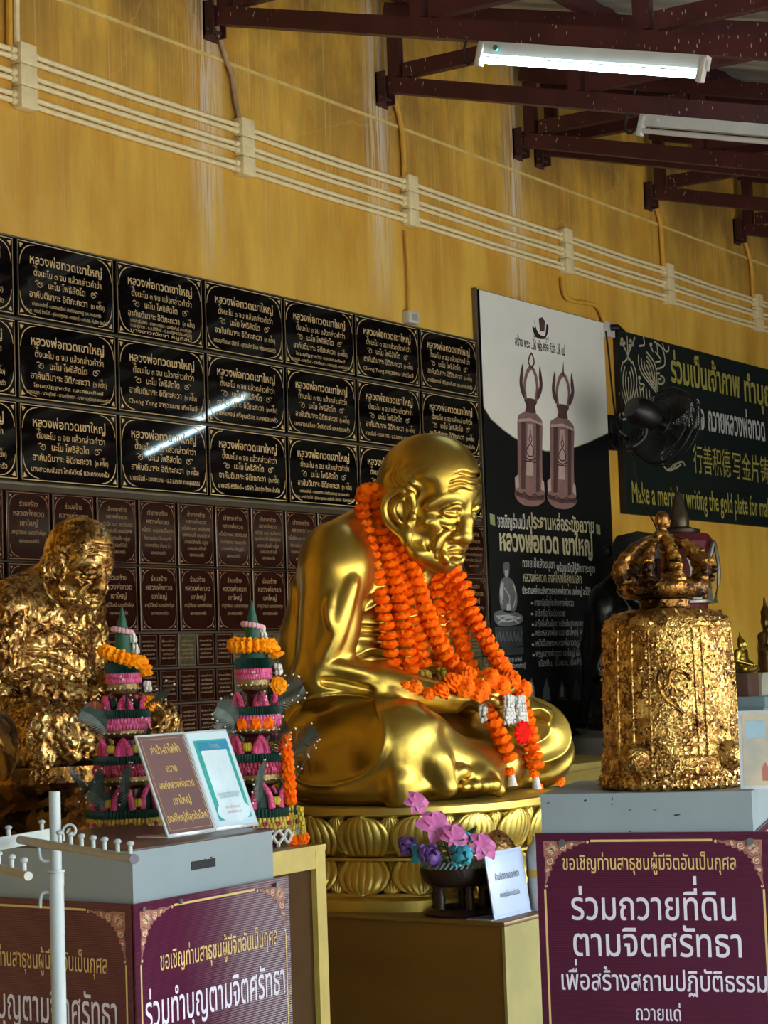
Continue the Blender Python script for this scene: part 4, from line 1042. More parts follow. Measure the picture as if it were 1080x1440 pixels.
fig = [[(708, 792), (715, 791), (716, 800), (715, 809), (712, 814), (709, 809), (707, 800)], [(705, 815), (712, 812), (720, 816), (726, 832), (727, 848), (723, 860), (716, 862), (706, 858), (702, 846), (702, 828)], [(695, 862), (706, 858), (722, 860), (734, 866), (732, 876), (718, 880), (702, 880), (695, 872)]]
B.polys('statue_print', fig, M_pgrey[1], ban, 0.0020)
B.polys('statue_light_print', [[(709, 802), (714, 802), (714, 811), (710, 811)], [(704, 822), (708, 818), (707, 842), (703, 848)], [(712, 850), (717, 848), (718, 858), (712, 859)], [(698, 866), (714, 864), (728, 868), (714, 870)]], M_pgrey[2], ban, 0.0026)
B.polys('plinth_print', [[(695, 882), (734, 881), (735, 908), (716, 912), (697, 909)], [(694, 912), (736, 910), (736, 920), (695, 922)]], M_pgrey[0], ban, 0.0020)
B.strokes('petal_print', [[(697 + 5.2 * k, 888), (699 + 5.2 * k, 902), (702 + 5.2 * k, 888)] for k in range(7)], 0.008, M_pgrey[1], ban, 0.0026)
B.polys('amulet_print', [[(x - 6, 985), (x - 4, 968), (x, 953), (x + 4, 967), (x + 6.5, 985)] for x in (722, 747, 768)], M_pgrey[1], ban, 0.002)
B.polys('amulet_dark_print', [[(x - 6, 985), (x - 4, 968), (x, 953), (x + 4, 967), (x + 6.5, 985)] for x in (790, 810)], M_pgrey[0], ban, 0.002)
B.polys('amulet_mark_print', [[(744, 966), (747, 959), (750, 966), (750, 980), (745, 980)], [(788, 968), (790, 960), (792, 968), (792, 980), (788, 980)]], M_pgrey[2], ban, 0.0026)

YG = 5.60
G = Print(YG - 0.002)
gx0, gx1 = 11.112, 15.6; gzt, gzb = 3.612, 2.437
gb = thing('merit_banner', 'wide dark green banner with yellow Thai, Chinese and English writing', 'banner', (gx0, YG, gzb))
M_black_trim = mat('black_edge', '#131414', 0.6)
part('edge', MB().box((gx0 - 0.018, YG - 0.01, gzb), (gx0, YW - 0.004, gzt)), M_black_trim, gb, True, 0)
gb = part('sheet', MB().box((gx0, YG - 0.002, gzb), (gx1, YW - 0.006, gzt)), M_bgreen, gb, True, 0)
def gp(x, y, ox=860, oy=460, k=4.909): return (ox + x / k, oy + y / k)
rows = [('ร่วมเป็นเจ้าภาพ', gp(408, 370), gp(885, 485), 0.25, 0.026), ('ทำบุญหล่อระฆัง', gp(915, 500), gp(1420, 625), 0.25, 0.026)]
G.text('yellow_lettering', rows, M_pyel, gb)
G.text('white_lettering', [('หล่อหัวใจ', gp(420, 665), gp(640, 705), 0.235, 0.024), ('ถวายหลวงพ่อทวด', gp(665, 710), gp(1058, 785), 0.235, 0.024), ('องค์ใหญ่ที่สุดในโลก', gp(1082, 790), gp(1500, 870), 0.235, 0.024)], M_pwhite, gb)
G.text('chinese_lettering', [('行善积德', gp(565, 985), gp(822, 1028), 0.215, 0.0), ('写金片铸', gp(838, 1030), gp(1085, 1068), 0.215, 0.0)], M_pyel, gb)
G.text('english_lettering', [('Make a merit by writing the gold plate for making', gp(140, 1208), gp(1145, 1318), 0.20, 0.012)], M_pyel, gb)
orn = []
def petal_art(ax, ay, bx, by, w, fs):
    """nested leaf outlines from a base to a pointed tip, in the units of the banner crop"""
    L_ = math.hypot(bx - ax, by - ay); tx, ty = (bx - ax) / L_, (by - ay) / L_; nx, ny = -ty, tx
    for f in fs:
        a0, b0 = 0.10 + 0.25 * (1 - f), 1.0 - 0.30 * (1 - f); q = lambda t, sd: gp(ax + tx * L_ * t + nx * w * f * sd, ay + ty * L_ * t + ny * w * f * sd); sp = b0 - a0
        for sg in (-1, 1): orn.append([q(a0, 0.55 * sg), q(a0 + 0.2 * sp, 0.95 * sg), q(a0 + 0.42 * sp, 1.0 * sg), q(a0 + 0.7 * sp, 0.55 * sg), q(b0, 0.0)])
    orn.append([gp(ax + tx * L_ * t, ay + ty * L_ * t) for t in (0.35, 0.5, 0.62)])
petal_art(108, 190, 124, 630, 56, (1.0, 0.66, 0.34)); petal_art(200, 150, 314, 460, 52, (1.0, 0.66, 0.34))
orn += [[gp(105, 60), gp(110, 200), gp(85, 240)], [gp(110, 200), gp(140, 250)], [gp(60, 90), gp(100, 170), gp(118, 230)], [gp(160, 70), gp(120, 170), gp(112, 215)], [gp(190, 130), gp(225, 120), gp(215, 60)]]
orn += [[gp(290, 100), gp(350, 150), gp(365, 260), gp(305, 290)], [gp(300, 170), gp(340, 230), gp(300, 240)], [gp(310, 110), gp(320, 200)], [gp(265, 130), gp(285, 170)], [gp(350, 110), gp(365, 160), gp(390, 165), gp(392, 130)]]
orn += [[gp(x, y) for x, y in spiral(335, 370, 34, 6, -1.6, 1.2)], [gp(x, y) for x, y in spiral(75, 610, 40, 6, -1.2, 1.25)], [gp(x, y) for x, y in spiral(180, 620, 38, 8, 2.6, -1.0)], [gp(300, 320), gp(315, 320), gp(330, 318)]]
orn += [[gp(60 + 12 * k, 480 + 10 * k), gp(50 + 12 * k, 450 + 6 * k)] for k in range(3)] + [[gp(170 + 22 * k, 400 + 8 * k), gp(185 + 20 * k, 520)] for k in range(5)] + [[gp(185, 345), gp(195, 390), gp(225, 400), gp(200, 440)], [gp(265, 500), gp(290, 470), gp(280, 520)]]
orn += [[gp(x, y) for x, y in spiral(cx, cy, 7, 6, 0, 1.0, 8)] for cx, cy in ((70, 85), (85, 110), (65, 115), (130, 95), (145, 120), (125, 130), (190, 350), (270, 120))]
G.strokes('ornament_print', orn, 0.013, M_pcream, gb, 0.002)
sw = [[gp(x, y) for x, y in spiral(372, 890, 28, 40, 1.2, 0.85)] + [gp(350, 930), gp(380, 985), gp(420, 985), gp(450, 940), gp(490, 930), gp(505, 960)], [gp(395, 985), gp(430, 950), gp(470, 935)], [gp(385, 980), gp(440, 975), gp(480, 945)]]
G.strokes('flourish_print', sw, 0.012, M_pcream, gb, 0.002)


# ================================================================ THE GREAT GOLD STATUE ON ITS LOTUS BASE
def gold_paint(name, col, rough, col2=None, bump=0.0):
    return mat(name, col, rough, 1.0, var=0.10, scale=3.5, col2=col2, bump=bump, bscale=60)
M_gold = gold_paint('gold_lacquer', '#b3923f', 0.35, '#c2a550', 0.05)
M_gold2 = gold_paint('gold_lacquer_base', '#ccb055', 0.42, '#d8c068', 0.05)
SX0, SY0, SZ0 = 5.76, 3.85, 1.11
st = thing('monk_statue', 'large golden seated monk statue on a lotus base, draped in orange garlands', 'statue', (SX0, SY0, 0.75))
body = link('body', monk_mesh('body', 0.0042, M_gold), st); body.location = (0, 0, SZ0 - 0.75)


def lotus(parent, a, b, z0, z1, m, pw=2.5, npet=18, rib=7):
    """two tiers of lotus petals between a stepped plinth and a flat rim, local to parent"""
    H = z1 - z0
    def ring(t, f=1.0):
        c, s_ = math.cos(t), math.sin(t); k = 1 / (abs(c) ** pw + abs(s_) ** pw) ** (1 / pw); return Vector((a * f * c * k, b * f * s_ * k, 0))
    N = 720; P = [ring(2 * PI * i / N) for i in range(N)]; cum = [0]
    for i in range(N): cum.append(cum[-1] + (P[(i + 1) % N] - P[i]).length)
    def pos(s):
        s %= cum[-1]; lo = 0; hi = N
        while hi - lo > 1:
            md = (lo + hi) // 2
            if cum[md] <= s: lo = md
            else: hi = md
        t = (s - cum[lo]) / (cum[lo + 1] - cum[lo]); p = P[lo].lerp(P[(lo + 1) % N], t); tg = (P[(lo + 1) % N] - P[lo]).normalized()
        return p, Vector((tg.y, -tg.x, 0))
    z = lambda f: z0 + H * f
    core = MB().lathe([(1.03, z(0)), (1.03, z(0.105)), (1.01, z(0.12)), (0.97, z(0.13)), (0.965, z(0.16)), (0.93, z(0.19)), (0.87, z(0.22)), (0.86, z(0.42)), (0.88, z(0.455)), (0.905, z(0.465)), (0.905, z(0.49)), (0.88, z(0.50)), (0.86, z(0.53)), (0.86, z(0.86)), (0.975, z(0.905)), (0.99, z(0.92)), (0.99, z(0.985)), (0.98, z(1.0))], n=140, sx=a, sy=b, power=pw)
    parent = part('lotus_base', core, m, parent, smooth=30)
    def petals(name, up, n, wfac, back):
        mb = MB(); nu, nv = 42, 12
        for k in range(n):
            s0 = (k + (0.5 if back else 0)) * cum[-1] / n; W = cum[-1] / n * wfac
            vs = []
            for j in range(nv + 1):
                v = j / nv; wid = W * (0.72 + 0.28 * math.sin(PI * min(v, 0.5))) * math.sqrt(max(0, 1 - v ** 3.6)) if v < 1 else 0.0
                for i in range(nu + 1):
                    u = -1 + 2 * i / nu
                    p, nr = pos(s0 + u * wid / 2)
                    r = 0.875 + (0.085 * v ** 0.8 if up else 0.10 * v ** 0.8) - (0.02 if back else 0)
                    o = (0.020 if not back else 0.010) * (1 - abs(u) ** 2.2) * (0.25 + 0.75 * math.sin(PI * min(1, 0.12 + 0.80 * v))) + 0.0045 * (abs(math.cos(u * PI * rib / 2)) ** 0.5) * (1 - v ** 4) + (0.004 if abs(u) > 0.84 or v > 0.93 else 0) - 0.02 * max(0, v - 0.8)
                    zz = z(0.505 + 0.405 * v) if up else z(0.475 - 0.335 * v)
                    if back: zz = z(0.55 + 0.345 * v) if up else z(0.44 - 0.29 * v)
                    vs.append(Vector((p.x * r, p.y * r, zz)) + nr * o)
            fs = []
            for j in range(nv):
                for i in range(nu):
                    q = j * (nu + 1) + i; f = (q, q + 1, q + nu + 2, q + nu + 1); fs.append(f if up else f[::-1])
            mb.raw(vs, fs)
        me = mb.mesh(name, m, 60)
        so = link(name, me, parent); md = so.modifiers.new('thickness', 'SOLIDIFY'); md.thickness = 0.006; md.offset = -1
    petals('upper_petals', True, npet, 1.04, False); petals('upper_petals', True, npet, 0.55, True)
    petals('lower_petals', False, npet, 1.04, False); petals('lower_petals', False, npet, 0.5, True)


lotus(st, 0.53, 0.58, 0.0, SZ0 - 0.025 - 0.75, M_gold2)

M_pedfront = mat('brown_gold_board', '#6b4a1c', 0.28, 0.15, var=0.1, scale=2.0, stretch=(1, 1, 4))
M_pedlit = mat('lit_brown_gold_board', '#93864e', 0.45, 0.0, var=0.12, scale=5)  # the pedestal's brown gold paint, lightened to stand for light on its front
pd = thing('pedestal', 'brown gold box pedestal, its front face coloured as lit, under the large golden monk statue', 'pedestal', (5.95, 3.95, 0))
part('body', MB().box((5.19, 3.093, 0), (6.75, 4.95, 0.735)), M_pedfront, pd, True, 0)
part('lit_front_board', MB().box((5.186, 3.083, 0), (6.76, 3.093, 0.735)), M_pedlit, pd, True, 0)
part('top_board', MB().rbox((5.178, 3.078, 0.735), (6.77, 4.96, 0.75), 0.004), M_pedfront, pd, True)

# ---------------------------------------------------------------- the gilded statue on the left
def leaf_gold(name, bright='#d8ad4c', dark='#5b3a1a', scale=30.0, cover=0.5, bump=0.6):
    m = bpy.data.materials.new(name); m.use_nodes = True; q = NT(m); b = q.n['Principled BSDF']
    tc = q.add('ShaderNodeTexCoord'); nz = q.add('ShaderNodeTexNoise', Scale=scale * 0.6, Detail=3.0)
    q.link(tc.outputs['Object'], nz.inputs['Vector'])
    mv = q.add('ShaderNodeMix'); mv.data_type = 'VECTOR'; mv.inputs[0].default_value = 0.12; q.link(tc.outputs['Object'], mv.inputs[4]); q.link(nz.outputs['Color'], mv.inputs[5])
    v = q.add('ShaderNodeTexVoronoi', Scale=scale); q.link(mv.outputs[1], v.inputs['Vector'])
    n2 = q.add('ShaderNodeTexNoise', Scale=scale * 0.18, Detail=4.0); q.link(tc.outputs['Object'], n2.inputs['Vector'])
    sp = q.add('ShaderNodeSeparateColor'); q.link(v.outputs['Color'], sp.inputs[0])
    ad = q.add('ShaderNodeMath'); ad.operation = 'MULTIPLY_ADD'; q.link(n2.outputs['Fac'], ad.inputs[0]); ad.inputs[1].default_value = 1.2; ad.inputs[2].default_value = -0.6 + cover
    sm = q.add('ShaderNodeMath'); sm.operation = 'MULTIPLY_ADD'; q.link(sp.outputs[0], sm.inputs[0]); sm.inputs[1].default_value = 0.55; q.link(ad.outputs[0], sm.inputs[2])
    r = q.add('ShaderNodeValToRGB'); e = r.color_ramp.elements
    e[0].position = 0.30; e[0].color = lin(dark); e[1].position = 0.95; e[1].color = lin(bright)
    k = e.new(0.58); k.color = lin('#8a5f2c')
    q.link(sm.outputs[0], r.inputs['Fac']); q.link(r.outputs['Color'], b.inputs['Base Color'])
    b.inputs['Metallic'].default_value = 0.9
    rr = q.add('ShaderNodeMapRange'); rr.inputs[1].default_value = 0; rr.inputs[2].default_value = 1; rr.inputs[3].default_value = 0.22; rr.inputs[4].default_value = 0.52
    q.link(sp.outputs[1], rr.inputs[0]); q.link(rr.outputs[0], b.inputs['Roughness'])
    # every leaf lies at its own slant
    bp = q.add('ShaderNodeBump', Strength=bump, Distance=0.006); mu = q.add('ShaderNodeMath'); mu.operation = 'ADD'
    n3 = q.add('ShaderNodeTexNoise', Scale=scale * 2.2, Detail=4.0); q.link(tc.outputs['Object'], n3.inputs['Vector'])
    q.link(v.outputs['Distance'], mu.inputs[0]); q.link(n3.outputs['Fac'], mu.inputs[1]); q.link(mu.outputs[0], bp.inputs['Height']); q.link(bp.outputs['Normal'], b.inputs['Normal'])
    return m


def flakes(pts, nrm, n, size, seed, lift=0.3):
    """curling scraps of gold leaf standing a little off a surface"""
    rs = np.random.RandomState(seed); idx = rs.choice(len(pts), n); mb = MB(); vs = []; fs = []
    for c, i in enumerate(idx):
        p = Vector(pts[i]); nn = Vector(nrm[i]); t = nn.cross(Vector(rs.normal(size=3))).normalized(); w = nn.cross(t)
        s = size * rs.uniform(0.5, 1.3); a = rs.uniform(0.05, lift); cu = rs.uniform(-0.25, 0.5) * s
        q = [p + nn * 0.0008, p + t * s + nn * (s * a), p + t * s + w * s + nn * (s * a + cu), p + w * s + nn * 0.001]
        o = len(vs); vs += q; fs.append((o, o + 1, o + 2, o + 3))
    mb.raw(vs, fs); return mb


M_leafA = leaf_gold('gold_leaf_crust', '#dcbe7c', '#4a2d17', 40, 0.34, 0.10)
M_flake = mat('loose_gold_leaf', '#d9b473', 0.32, 1.0, var=0.3, scale=40, col2='#8f6330')
gs = thing('monk_statue', 'smaller seated monk statue crusted with gold leaf, at the left', 'statue', (4.62, 4.38, 0.62))
K = 0.62
gm = monk_mesh('body', 0.006, M_leafA, True)
gmo = link('body', gm, gs); gmo.location = (0, 0, 1.28 - 0.62); gmo.scale = (K, K, K)
nv = len(gm.vertices); co = np.zeros(nv * 3, np.float32); gm.vertices.foreach_get('co', co); no = np.zeros(nv * 3, np.float32); gm.vertices.foreach_get('normal', no)
co = co.reshape(-1, 3) * K; no = no.reshape(-1, 3); selm = np.ones(nv, bool); selm[(co[:, 2] > 0.48)] = False
fo = part('gold_leaf', flakes(co[selm], no[selm], 1900, 0.009, 4, 0.4), M_flake, gs, smooth=0); fo.location = (0, 0, 1.28 - 0.62); fo['kind'] = 'stuff'
base = MB().lathe([(0.36, 0), (0.36, 0.30), (0.33, 0.33), (0.335, 0.40), (0.30, 0.43), (0.345, 0.50), (0.30, 0.54), (0.35, 0.60), (0.345, 0.648)], n=48, sy=0.95, power=2.6)
part('lotus_base', base, leaf_gold('dark_leaf_crust', '#a87a38', '#1d130c', 22, 0.28, 1.0), gs)
pl = thing('plinth', 'dark plinth under the smaller gilded statue', 'pedestal', (4.62, 4.38, 0))
part('body', MB().box((4.31, 4.0, 0), (5.0, 4.85, 0.62)), M_pedfront, pl, True, 0)
bw = thing('gong', 'dark gilded bowl-shaped gong at the left edge, before the gilded statue', 'gong', (0, 0, 0))
c = at(-14, 1035, d=5.45); bw.location = c - Vector((0, 0, 0.11))
R = Matrix.Rotation(math.radians(62), 3, Vector((0.3, 0.9, 0)).normalized())
mb = MB().lathe([(0.0, 0.05), (0.05, 0.06), (0.105, 0.02), (0.125, -0.02), (0.13, -0.03), (0.125, -0.04), (0.10, -0.03), (0.0, -0.01)], n=40); mb.xf(R.to_4x4())
mb.xf(Matrix.Translation((0, 0, 0.11))); part('shell', mb, leaf_gold('gong_leaf', '#b58940', '#1a120d', 24, 0.25), bw)
part('gong_stand', MB().tube([(-0.05, 0.03, -0.02), (-0.03, 0.02, 0.03)], 0.02, 8).box((-0.05, -0.02, -1.2), (0.0, 0.03, 0.0)), mat('dark_wood', '#15100c', 0.8), bw)  # slim support in one even dark colour

# ---------------------------------------------------------------- the black statue and the ledge behind the bell
M_tabgold = mat('gold_painted_wood', '#8a7234', 0.45, 0.2, var=0.15, scale=6)
M_undershade = mat('shade_under_table', '#17120d', 0.7)
lg = thing('wall_table', 'long gold painted ledge table along the wall behind the bell', 'table', (10.3, 5.05, 0))
part('top_board', MB().rbox((8.55, 4.80, 0.965), (12.6, 5.42, 1.0), 0.004), M_tabgold, lg, True)
part('apron', MB().box((8.6, 4.83, 0.90), (12.55, 4.85, 0.965)), M_tabgold, lg, True, 0)
part('shade_panel', MB().box((8.6, 4.87, 0.0), (12.55, 4.89, 0.90)), M_undershade, lg, True, 0)  # near-black sheet standing for the shaded gap under the table top
M_bronze = mat('black_bronze', '#0b0a0a', 0.3, 0.6, var=0.3, scale=20)
bs = thing('monk_statue', 'black seated figure in a knobbed cap, half hidden behind the gilded bell', 'statue', (10.02, 5.1, 1.0))
bo = link('body', monk_mesh('body', 0.011, M_bronze), bs); bo.scale = (0.72, 0.62, 0.86); bo.location = (0, 0, 0.15)
part('base', MB().lathe([(0.36, 0), (0.36, 0.09), (0.30, 0.11), (0.33, 0.14)], n=40, sy=0.75, power=3), mat('grey_stone_base', '#4d4c48', 0.5), bs)
cap = MB().lathe([(0.145, 0), (0.15, 0.03), (0.15, 0.09), (0.12, 0.14), (0.0, 0.165)], (0, -0.12, 0.15 + 0.86 * 1.08), n=28)
cap.ball((-0.05, 0.05, 1.14), 0.035); part('cap', cap, mat('black_cap', '#090909', 0.6), bs)
part('staff', MB().tube([(-0.36, -0.1, 0.52), (0.16, -0.26, 0.78)], 0.016, 8), M_bronze, bs)
M_dot = mat('gold_dot', '#b08a5a', 0.4, 0.5)
dots = MB()
for q in ((-0.18, -0.22, 0.62), (-0.10, -0.24, 0.55), (-0.25, -0.16, 0.58), (-0.02, -0.25, 0.66)): dots.ball(q, 0.016, 8, 6)
part('gilt_spots', dots, M_dot, bs)

# busabok throne
M_red = mat('crimson_cloth', '#5c0f20', 0.65, var=0.15, scale=12); M_silver = mat('silver_carving', '#7f7d78', 0.38, 0.7, var=0.2, scale=30)
bt = thing('throne_shrine', 'crimson and silver spired throne shrine behind the bell', 'shrine', (10.66, 5.02, 1.0))
z = 0.0
part('foot', MB().lathe([(0.20, 0), (0.20, 0.30), (0.17, 0.33), (0.15, 0.36)], n=4, power=2).xf(Matrix.Rotation(PI / 4, 4, 'Z')), M_red, bt, smooth=0)
pet = MB()
for k in range(12):
    t = 2 * PI * k / 12; c = Vector((0.15 * math.cos(t), 0.15 * math.sin(t), 0.70))
    pet.ball(c, (0.03, 0.03, 0.065), 8, 6)
part('silver_petals', pet, M_silver, bt)
part('silver_tier', MB().lathe([(0.14, 0.30), (0.15, 0.60), (0.13, 0.66)], n=24).lathe([(0.15, 0.76), (0.19, 0.765), (0.19, 0.775), (0.15, 0.78)], n=24).lathe([(0.15, 0.83), (0.21, 0.835), (0.21, 0.85), (0.15, 0.855)], n=24), M_silver, bt)
part('red_band', MB().lathe([(0.13, 0.66), (0.15, 0.70), (0.15, 0.84), (0.13, 0.88)], n=24), M_red, bt)
fl = MB()
for k in range(14):
    t = 2 * PI * k / 14; c = Vector((0.2 * math.cos(t), 0.2 * math.sin(t), 0.855)); o = Vector((math.cos(t), math.sin(t), 0)); w = Vector((-o.y, o.x, 0))
    fl.raw([c - w * 0.03, c + w * 0.03, c + o * 0.02 + Vector((0, 0, 0.10)), c - o * 0.012], [(0, 1, 2), (1, 3, 2), (3, 0, 2)])
part('flame_crest', fl, M_silver, bt, smooth=0)
part('red_canopy', MB().lathe([(0.13, 0.86), (0.15, 0.95), (0.19, 1.10), (0.20, 1.20), (0.17, 1.245), (0.10, 1.26)], n=40), M_red, bt)
ar = MB()
for k in range(6):
    t = 2 * PI * (k + 0.4) / 6; o = Vector((math.cos(t), math.sin(t), 0)); w = Vector((-o.y, o.x, 0))
    pth = [o * 0.215 + w * 0.055 + Vector((0, 0, 0.93)), o * 0.22 + w * 0.062 + Vector((0, 0, 1.03)), o * 0.225 + w * 0.035 + Vector((0, 0, 1.12)), o * 0.23 + Vector((0, 0, 1.19)), o * 0.225 - w * 0.035 + Vector((0, 0, 1.12)), o * 0.22 - w * 0.062 + Vector((0, 0, 1.03)), o * 0.215 - w * 0.055 + Vector((0, 0, 0.93))]
    ar.tube(smooth_path(pth, 4), 0.012, 6)
part('silver_arches', ar, M_silver, bt)
part('spire', MB().lathe([(0.12, 1.255), (0.125, 1.275), (0.085, 1.285), (0.06, 1.295), (0.062, 1.33), (0.055, 1.37), (0.038, 1.42), (0.030, 1.46), (0.018, 1.49), (0.004, 1.51)], n=24), mat('dark_silver', '#544a3e', 0.35, 0.7, var=0.2, scale=30), bt)

# cabinet and small figures at the right edge
M_cab = mat('blue_grey_steel', '#7d929c', 0.4, 0.1, var=0.06)
cb = thing('donation_cabinet', 'blue grey steel cabinet with glass compartments at the right edge', 'cabinet', (11.2, 4.62, 0))
part('body', MB().box((10.38, 4.42, 0), (12.4, 4.79, 1.10)), M_cab, cb, True, 0)
part('top_panel', MB().rbox((10.36, 4.40, 1.225), (12.4, 4.79, 1.285), 0.006), M_cab, cb, True)
part('back_panel', MB().box((10.38, 4.77, 1.10), (12.4, 4.79, 1.225)), M_cab, cb, True, 0)
M_glass = mat('dusty_glass', '#9fb0b6', 0.08, var=0.05, spec=0.8)
for k in range(4):
    x = 10.40 + 0.42 * k
    part('glass_pane', MB().box((x + 0.02, 4.425, 1.105), (x + 0.38, 4.43, 1.222)), M_glass, cb, True, 0)
    part('divider', MB().box((x - 0.02, 4.42, 1.10), (x + 0.02, 4.77, 1.225)), M_cab, cb, True, 0)
t = thing('carton', 'brown box standing on the cabinet under the small gold Buddha', 'box', (10.49, 4.58, 1.285)); part('body', MB().rbox((-0.10, -0.07, 0), (0.05, 0.07, 0.13), 0.003), mat('brown_card', '#54382c', 0.6), t)
t = thing('carton', 'cream box with a slanted lid standing on the cabinet', 'box', (10.63, 4.56, 1.285)); part('body', MB().prism([(-0.05, 0), (0.045, 0), (0.05, 0.13), (-0.02, 0.13), (-0.05, 0.08)], (0, -0.05, 0), (1, 0, 0), (0, 0, 1), -0.1), mat('cream_card', '#aaa592', 0.6), t, smooth=0)
t = thing('carton', 'low gold box on the cabinet beneath the standing figure', 'box', (10.92, 4.62, 1.285)); part('body', MB().rbox((-0.16, -0.10, 0), (0.2, 0.12, 0.05), 0.01).rbox((-0.13, -0.08, 0.05), (0.18, 0.1, 0.09), 0.015), M_gold2, t)


def small_buddha(h, standing=False):
    f = Field((-0.2, -0.16, -0.01), (0.2, 0.2, 0.56), h)
    if not standing:
        f.ell((0, 0.03, 0.03), (0.17, 0.12, 0.04), 0.02)
        for sx in (-1, 1):
            f.cap((sx * 0.06, 0.0, 0.05), (sx * 0.15, 0.09, 0.045), 0.045, 0.035, 0.02); f.cap((sx * 0.15, 0.09, 0.045), (0, 0.13, 0.05), 0.032, 0.025, 0.02)
            f.cap((sx * 0.085, 0, 0.255), (sx * 0.115, 0.0, 0.15), 0.034, 0.027, 0.015); f.cap((sx * 0.115, 0.0, 0.15), (sx * 0.03, 0.12, 0.095), 0.025, 0.018, 0.01)
        f.ell((0, 0, 0.13), (0.08, 0.055, 0.1), 0.03); f.ell((0, 0.0, 0.22), (0.10, 0.06, 0.065), 0.03)
    else:
        f.cap((0, 0, 0.0), (0, 0, 0.16), 0.075, 0.06, 0.03); f.ell((0, 0, 0.2), (0.085, 0.055, 0.09), 0.03)
        for sx in (-1, 1): f.cap((sx * 0.08, 0, 0.25), (sx * 0.12, 0.02, 0.17), 0.03, 0.025, 0.015)
        f.cap((-0.12, 0.02, 0.17), (-0.13, 0.14, 0.22), 0.022, 0.016, 0.01); f.cap((0.12, 0.02, 0.17), (0.05, 0.1, 0.16), 0.022, 0.018, 0.01)
    f.cap((0, 0.005, 0.27), (0, 0.01, 0.30), 0.03, 0.028, 0.02); f.ell((0, 0.015, 0.345), (0.045, 0.05, 0.06), 0.015)
    f.ell((0, 0.062, 0.338), (0.009, 0.012, 0.014), 0.01)
    for sx in (-1, 1): f.ell((sx * 0.047, 0.01, 0.335), (0.008, 0.014, 0.03), 0.006); f.ell((sx * 0.018, 0.058, 0.352), (0.010, 0.008, 0.005), 0.006, '-')
    f.ell((0, 0.0, 0.40), (0.032, 0.034, 0.03), 0.02); f.cap((0, 0, 0.42), (0, -0.005, 0.50), 0.018, 0.005, 0.02)
    V, F = f.surface(1); V[:, 1] *= -1
    return np_mesh('body', V, F[:, ::-1], M_gold)
t = thing('buddha_statue', 'small golden seated Buddha with a pointed topknot, right of the bell', 'statue', (10.47, 4.58, 1.42)); o = link('body', small_buddha(0.006), t); o.scale = (0.58, 0.58, 0.47)
t = thing('deity_statue', 'small brown gold standing figure with a raised hand, at the right edge', 'statue', (10.90, 4.60, 1.386)); o = link('body', small_buddha(0.006, True), t); o.scale = (0.9, 0.9, 0.95); o.data.materials[0] = mat('brown_gold', '#6b4a24', 0.35, 0.8)


# ================================================================ GARLANDS AND FLOWERS
M_org = mat('orange_marigold', '#f05000', 0.7, spec=0.12, var=0.22, scale=30, col2='#ff7a04'); M_org.node_tree.nodes['Principled BSDF'].inputs['Subsurface Weight'].default_value = 0.0
M_yel = mat('golden_marigold', '#f08400', 0.7, spec=0.15, scale=30, col2='#ffa60c')
M_jas = mat('white_jasmine', '#c9c6c0', 0.55, var=0.08, scale=60)
M_ygr = mat('yellow_green_buds', '#a9952c', 0.6, var=0.25, scale=50)
M_redf = mat('red_petals', '#d41205', 0.7, var=0.2, scale=30, spec=0.1)
M_leafg = mat('dark_leaf', '#1f3a26', 0.5, var=0.25, scale=30)
fr = random.Random(11)


def ruffle(mb, c, t, r, th, n=18, waves=7):
    """one frilled flower head threaded on a string running along t"""
    c = Vector(c); t = Vector(t).normalized(); u = t.cross(Vector((0.31, 0.12, 0.94)))
    if u.length < 1e-3: u = t.cross(Vector((1, 0, 0)))
    u.normalize(); w = t.cross(u); vs = [c + t * th * 0.35]; ph = fr.uniform(0, 6.3)
    for k, (f, h) in enumerate(((0.55, 0.30), (0.98, -0.12), (0.80, -0.42), (0.35, -0.55))):
        for j in range(n):
            a = 2 * PI * j / n; wv = math.sin(waves * a + ph + k)
            rr = r * f * (1 + (0.09 * wv if k in (1, 2) else 0.03 * wv) + fr.uniform(-0.025, 0.025)); hh = th * (h + (0.22 * math.cos(waves * a + ph + 0.8 * k) if k in (1, 2) else 0))
            vs.append(c + (u * math.cos(a) + w * math.sin(a)) * rr + t * hh)
    fs = [(0, 1 + j, 1 + (j + 1) % n) for j in range(n)]
    for k in range(3):
        for j in range(n): fs.append((1 + k * n + j, 1 + (k + 1) * n + j, 1 + (k + 1) * n + (j + 1) % n, 1 + k * n + (j + 1) % n))
    fs.append(tuple(1 + 3 * n + j for j in range(n - 1, -1, -1)))
    mb.raw(vs, [f[::-1] for f in fs])


def string_of(mb, path, r, step, th=None, jit=0.1):
    P = resample(path, step)
    for i, p in enumerate(P):
        t = (P[min(i + 1, len(P) - 1)] - P[max(i - 1, 0)])
        j = Vector((fr.uniform(-1, 1), fr.uniform(-1, 1), fr.uniform(-1, 1))) * r * jit
        ruffle(mb, p + j, t + j * 2, r * fr.uniform(0.92, 1.08), th or step * 1.25)


def marigold(mb, c, r):
    c = Vector(c); ax = Vector((fr.uniform(-.6, .2), fr.uniform(-1, -.3), fr.uniform(-.1, .8))).normalized()
    for f, o in ((1.0, -0.35), (0.92, 0.0), (0.72, 0.3), (0.42, 0.52)): ruffle(mb, c + ax * r * o, ax, r * f, r * 0.55, 20, 7)


def buds(mb, path, r, step, n=5, br=None):
    for p in resample(path, step):
        a0 = fr.uniform(0, 6)
        for k in range(n):
            a = a0 + 2 * PI * k / n; mb.ball(p + Vector((math.cos(a) * r, math.sin(a) * r, fr.uniform(-.2, .2) * step)), (br or r * 0.75, br or r * 0.75, step * 0.62), 7, 5)


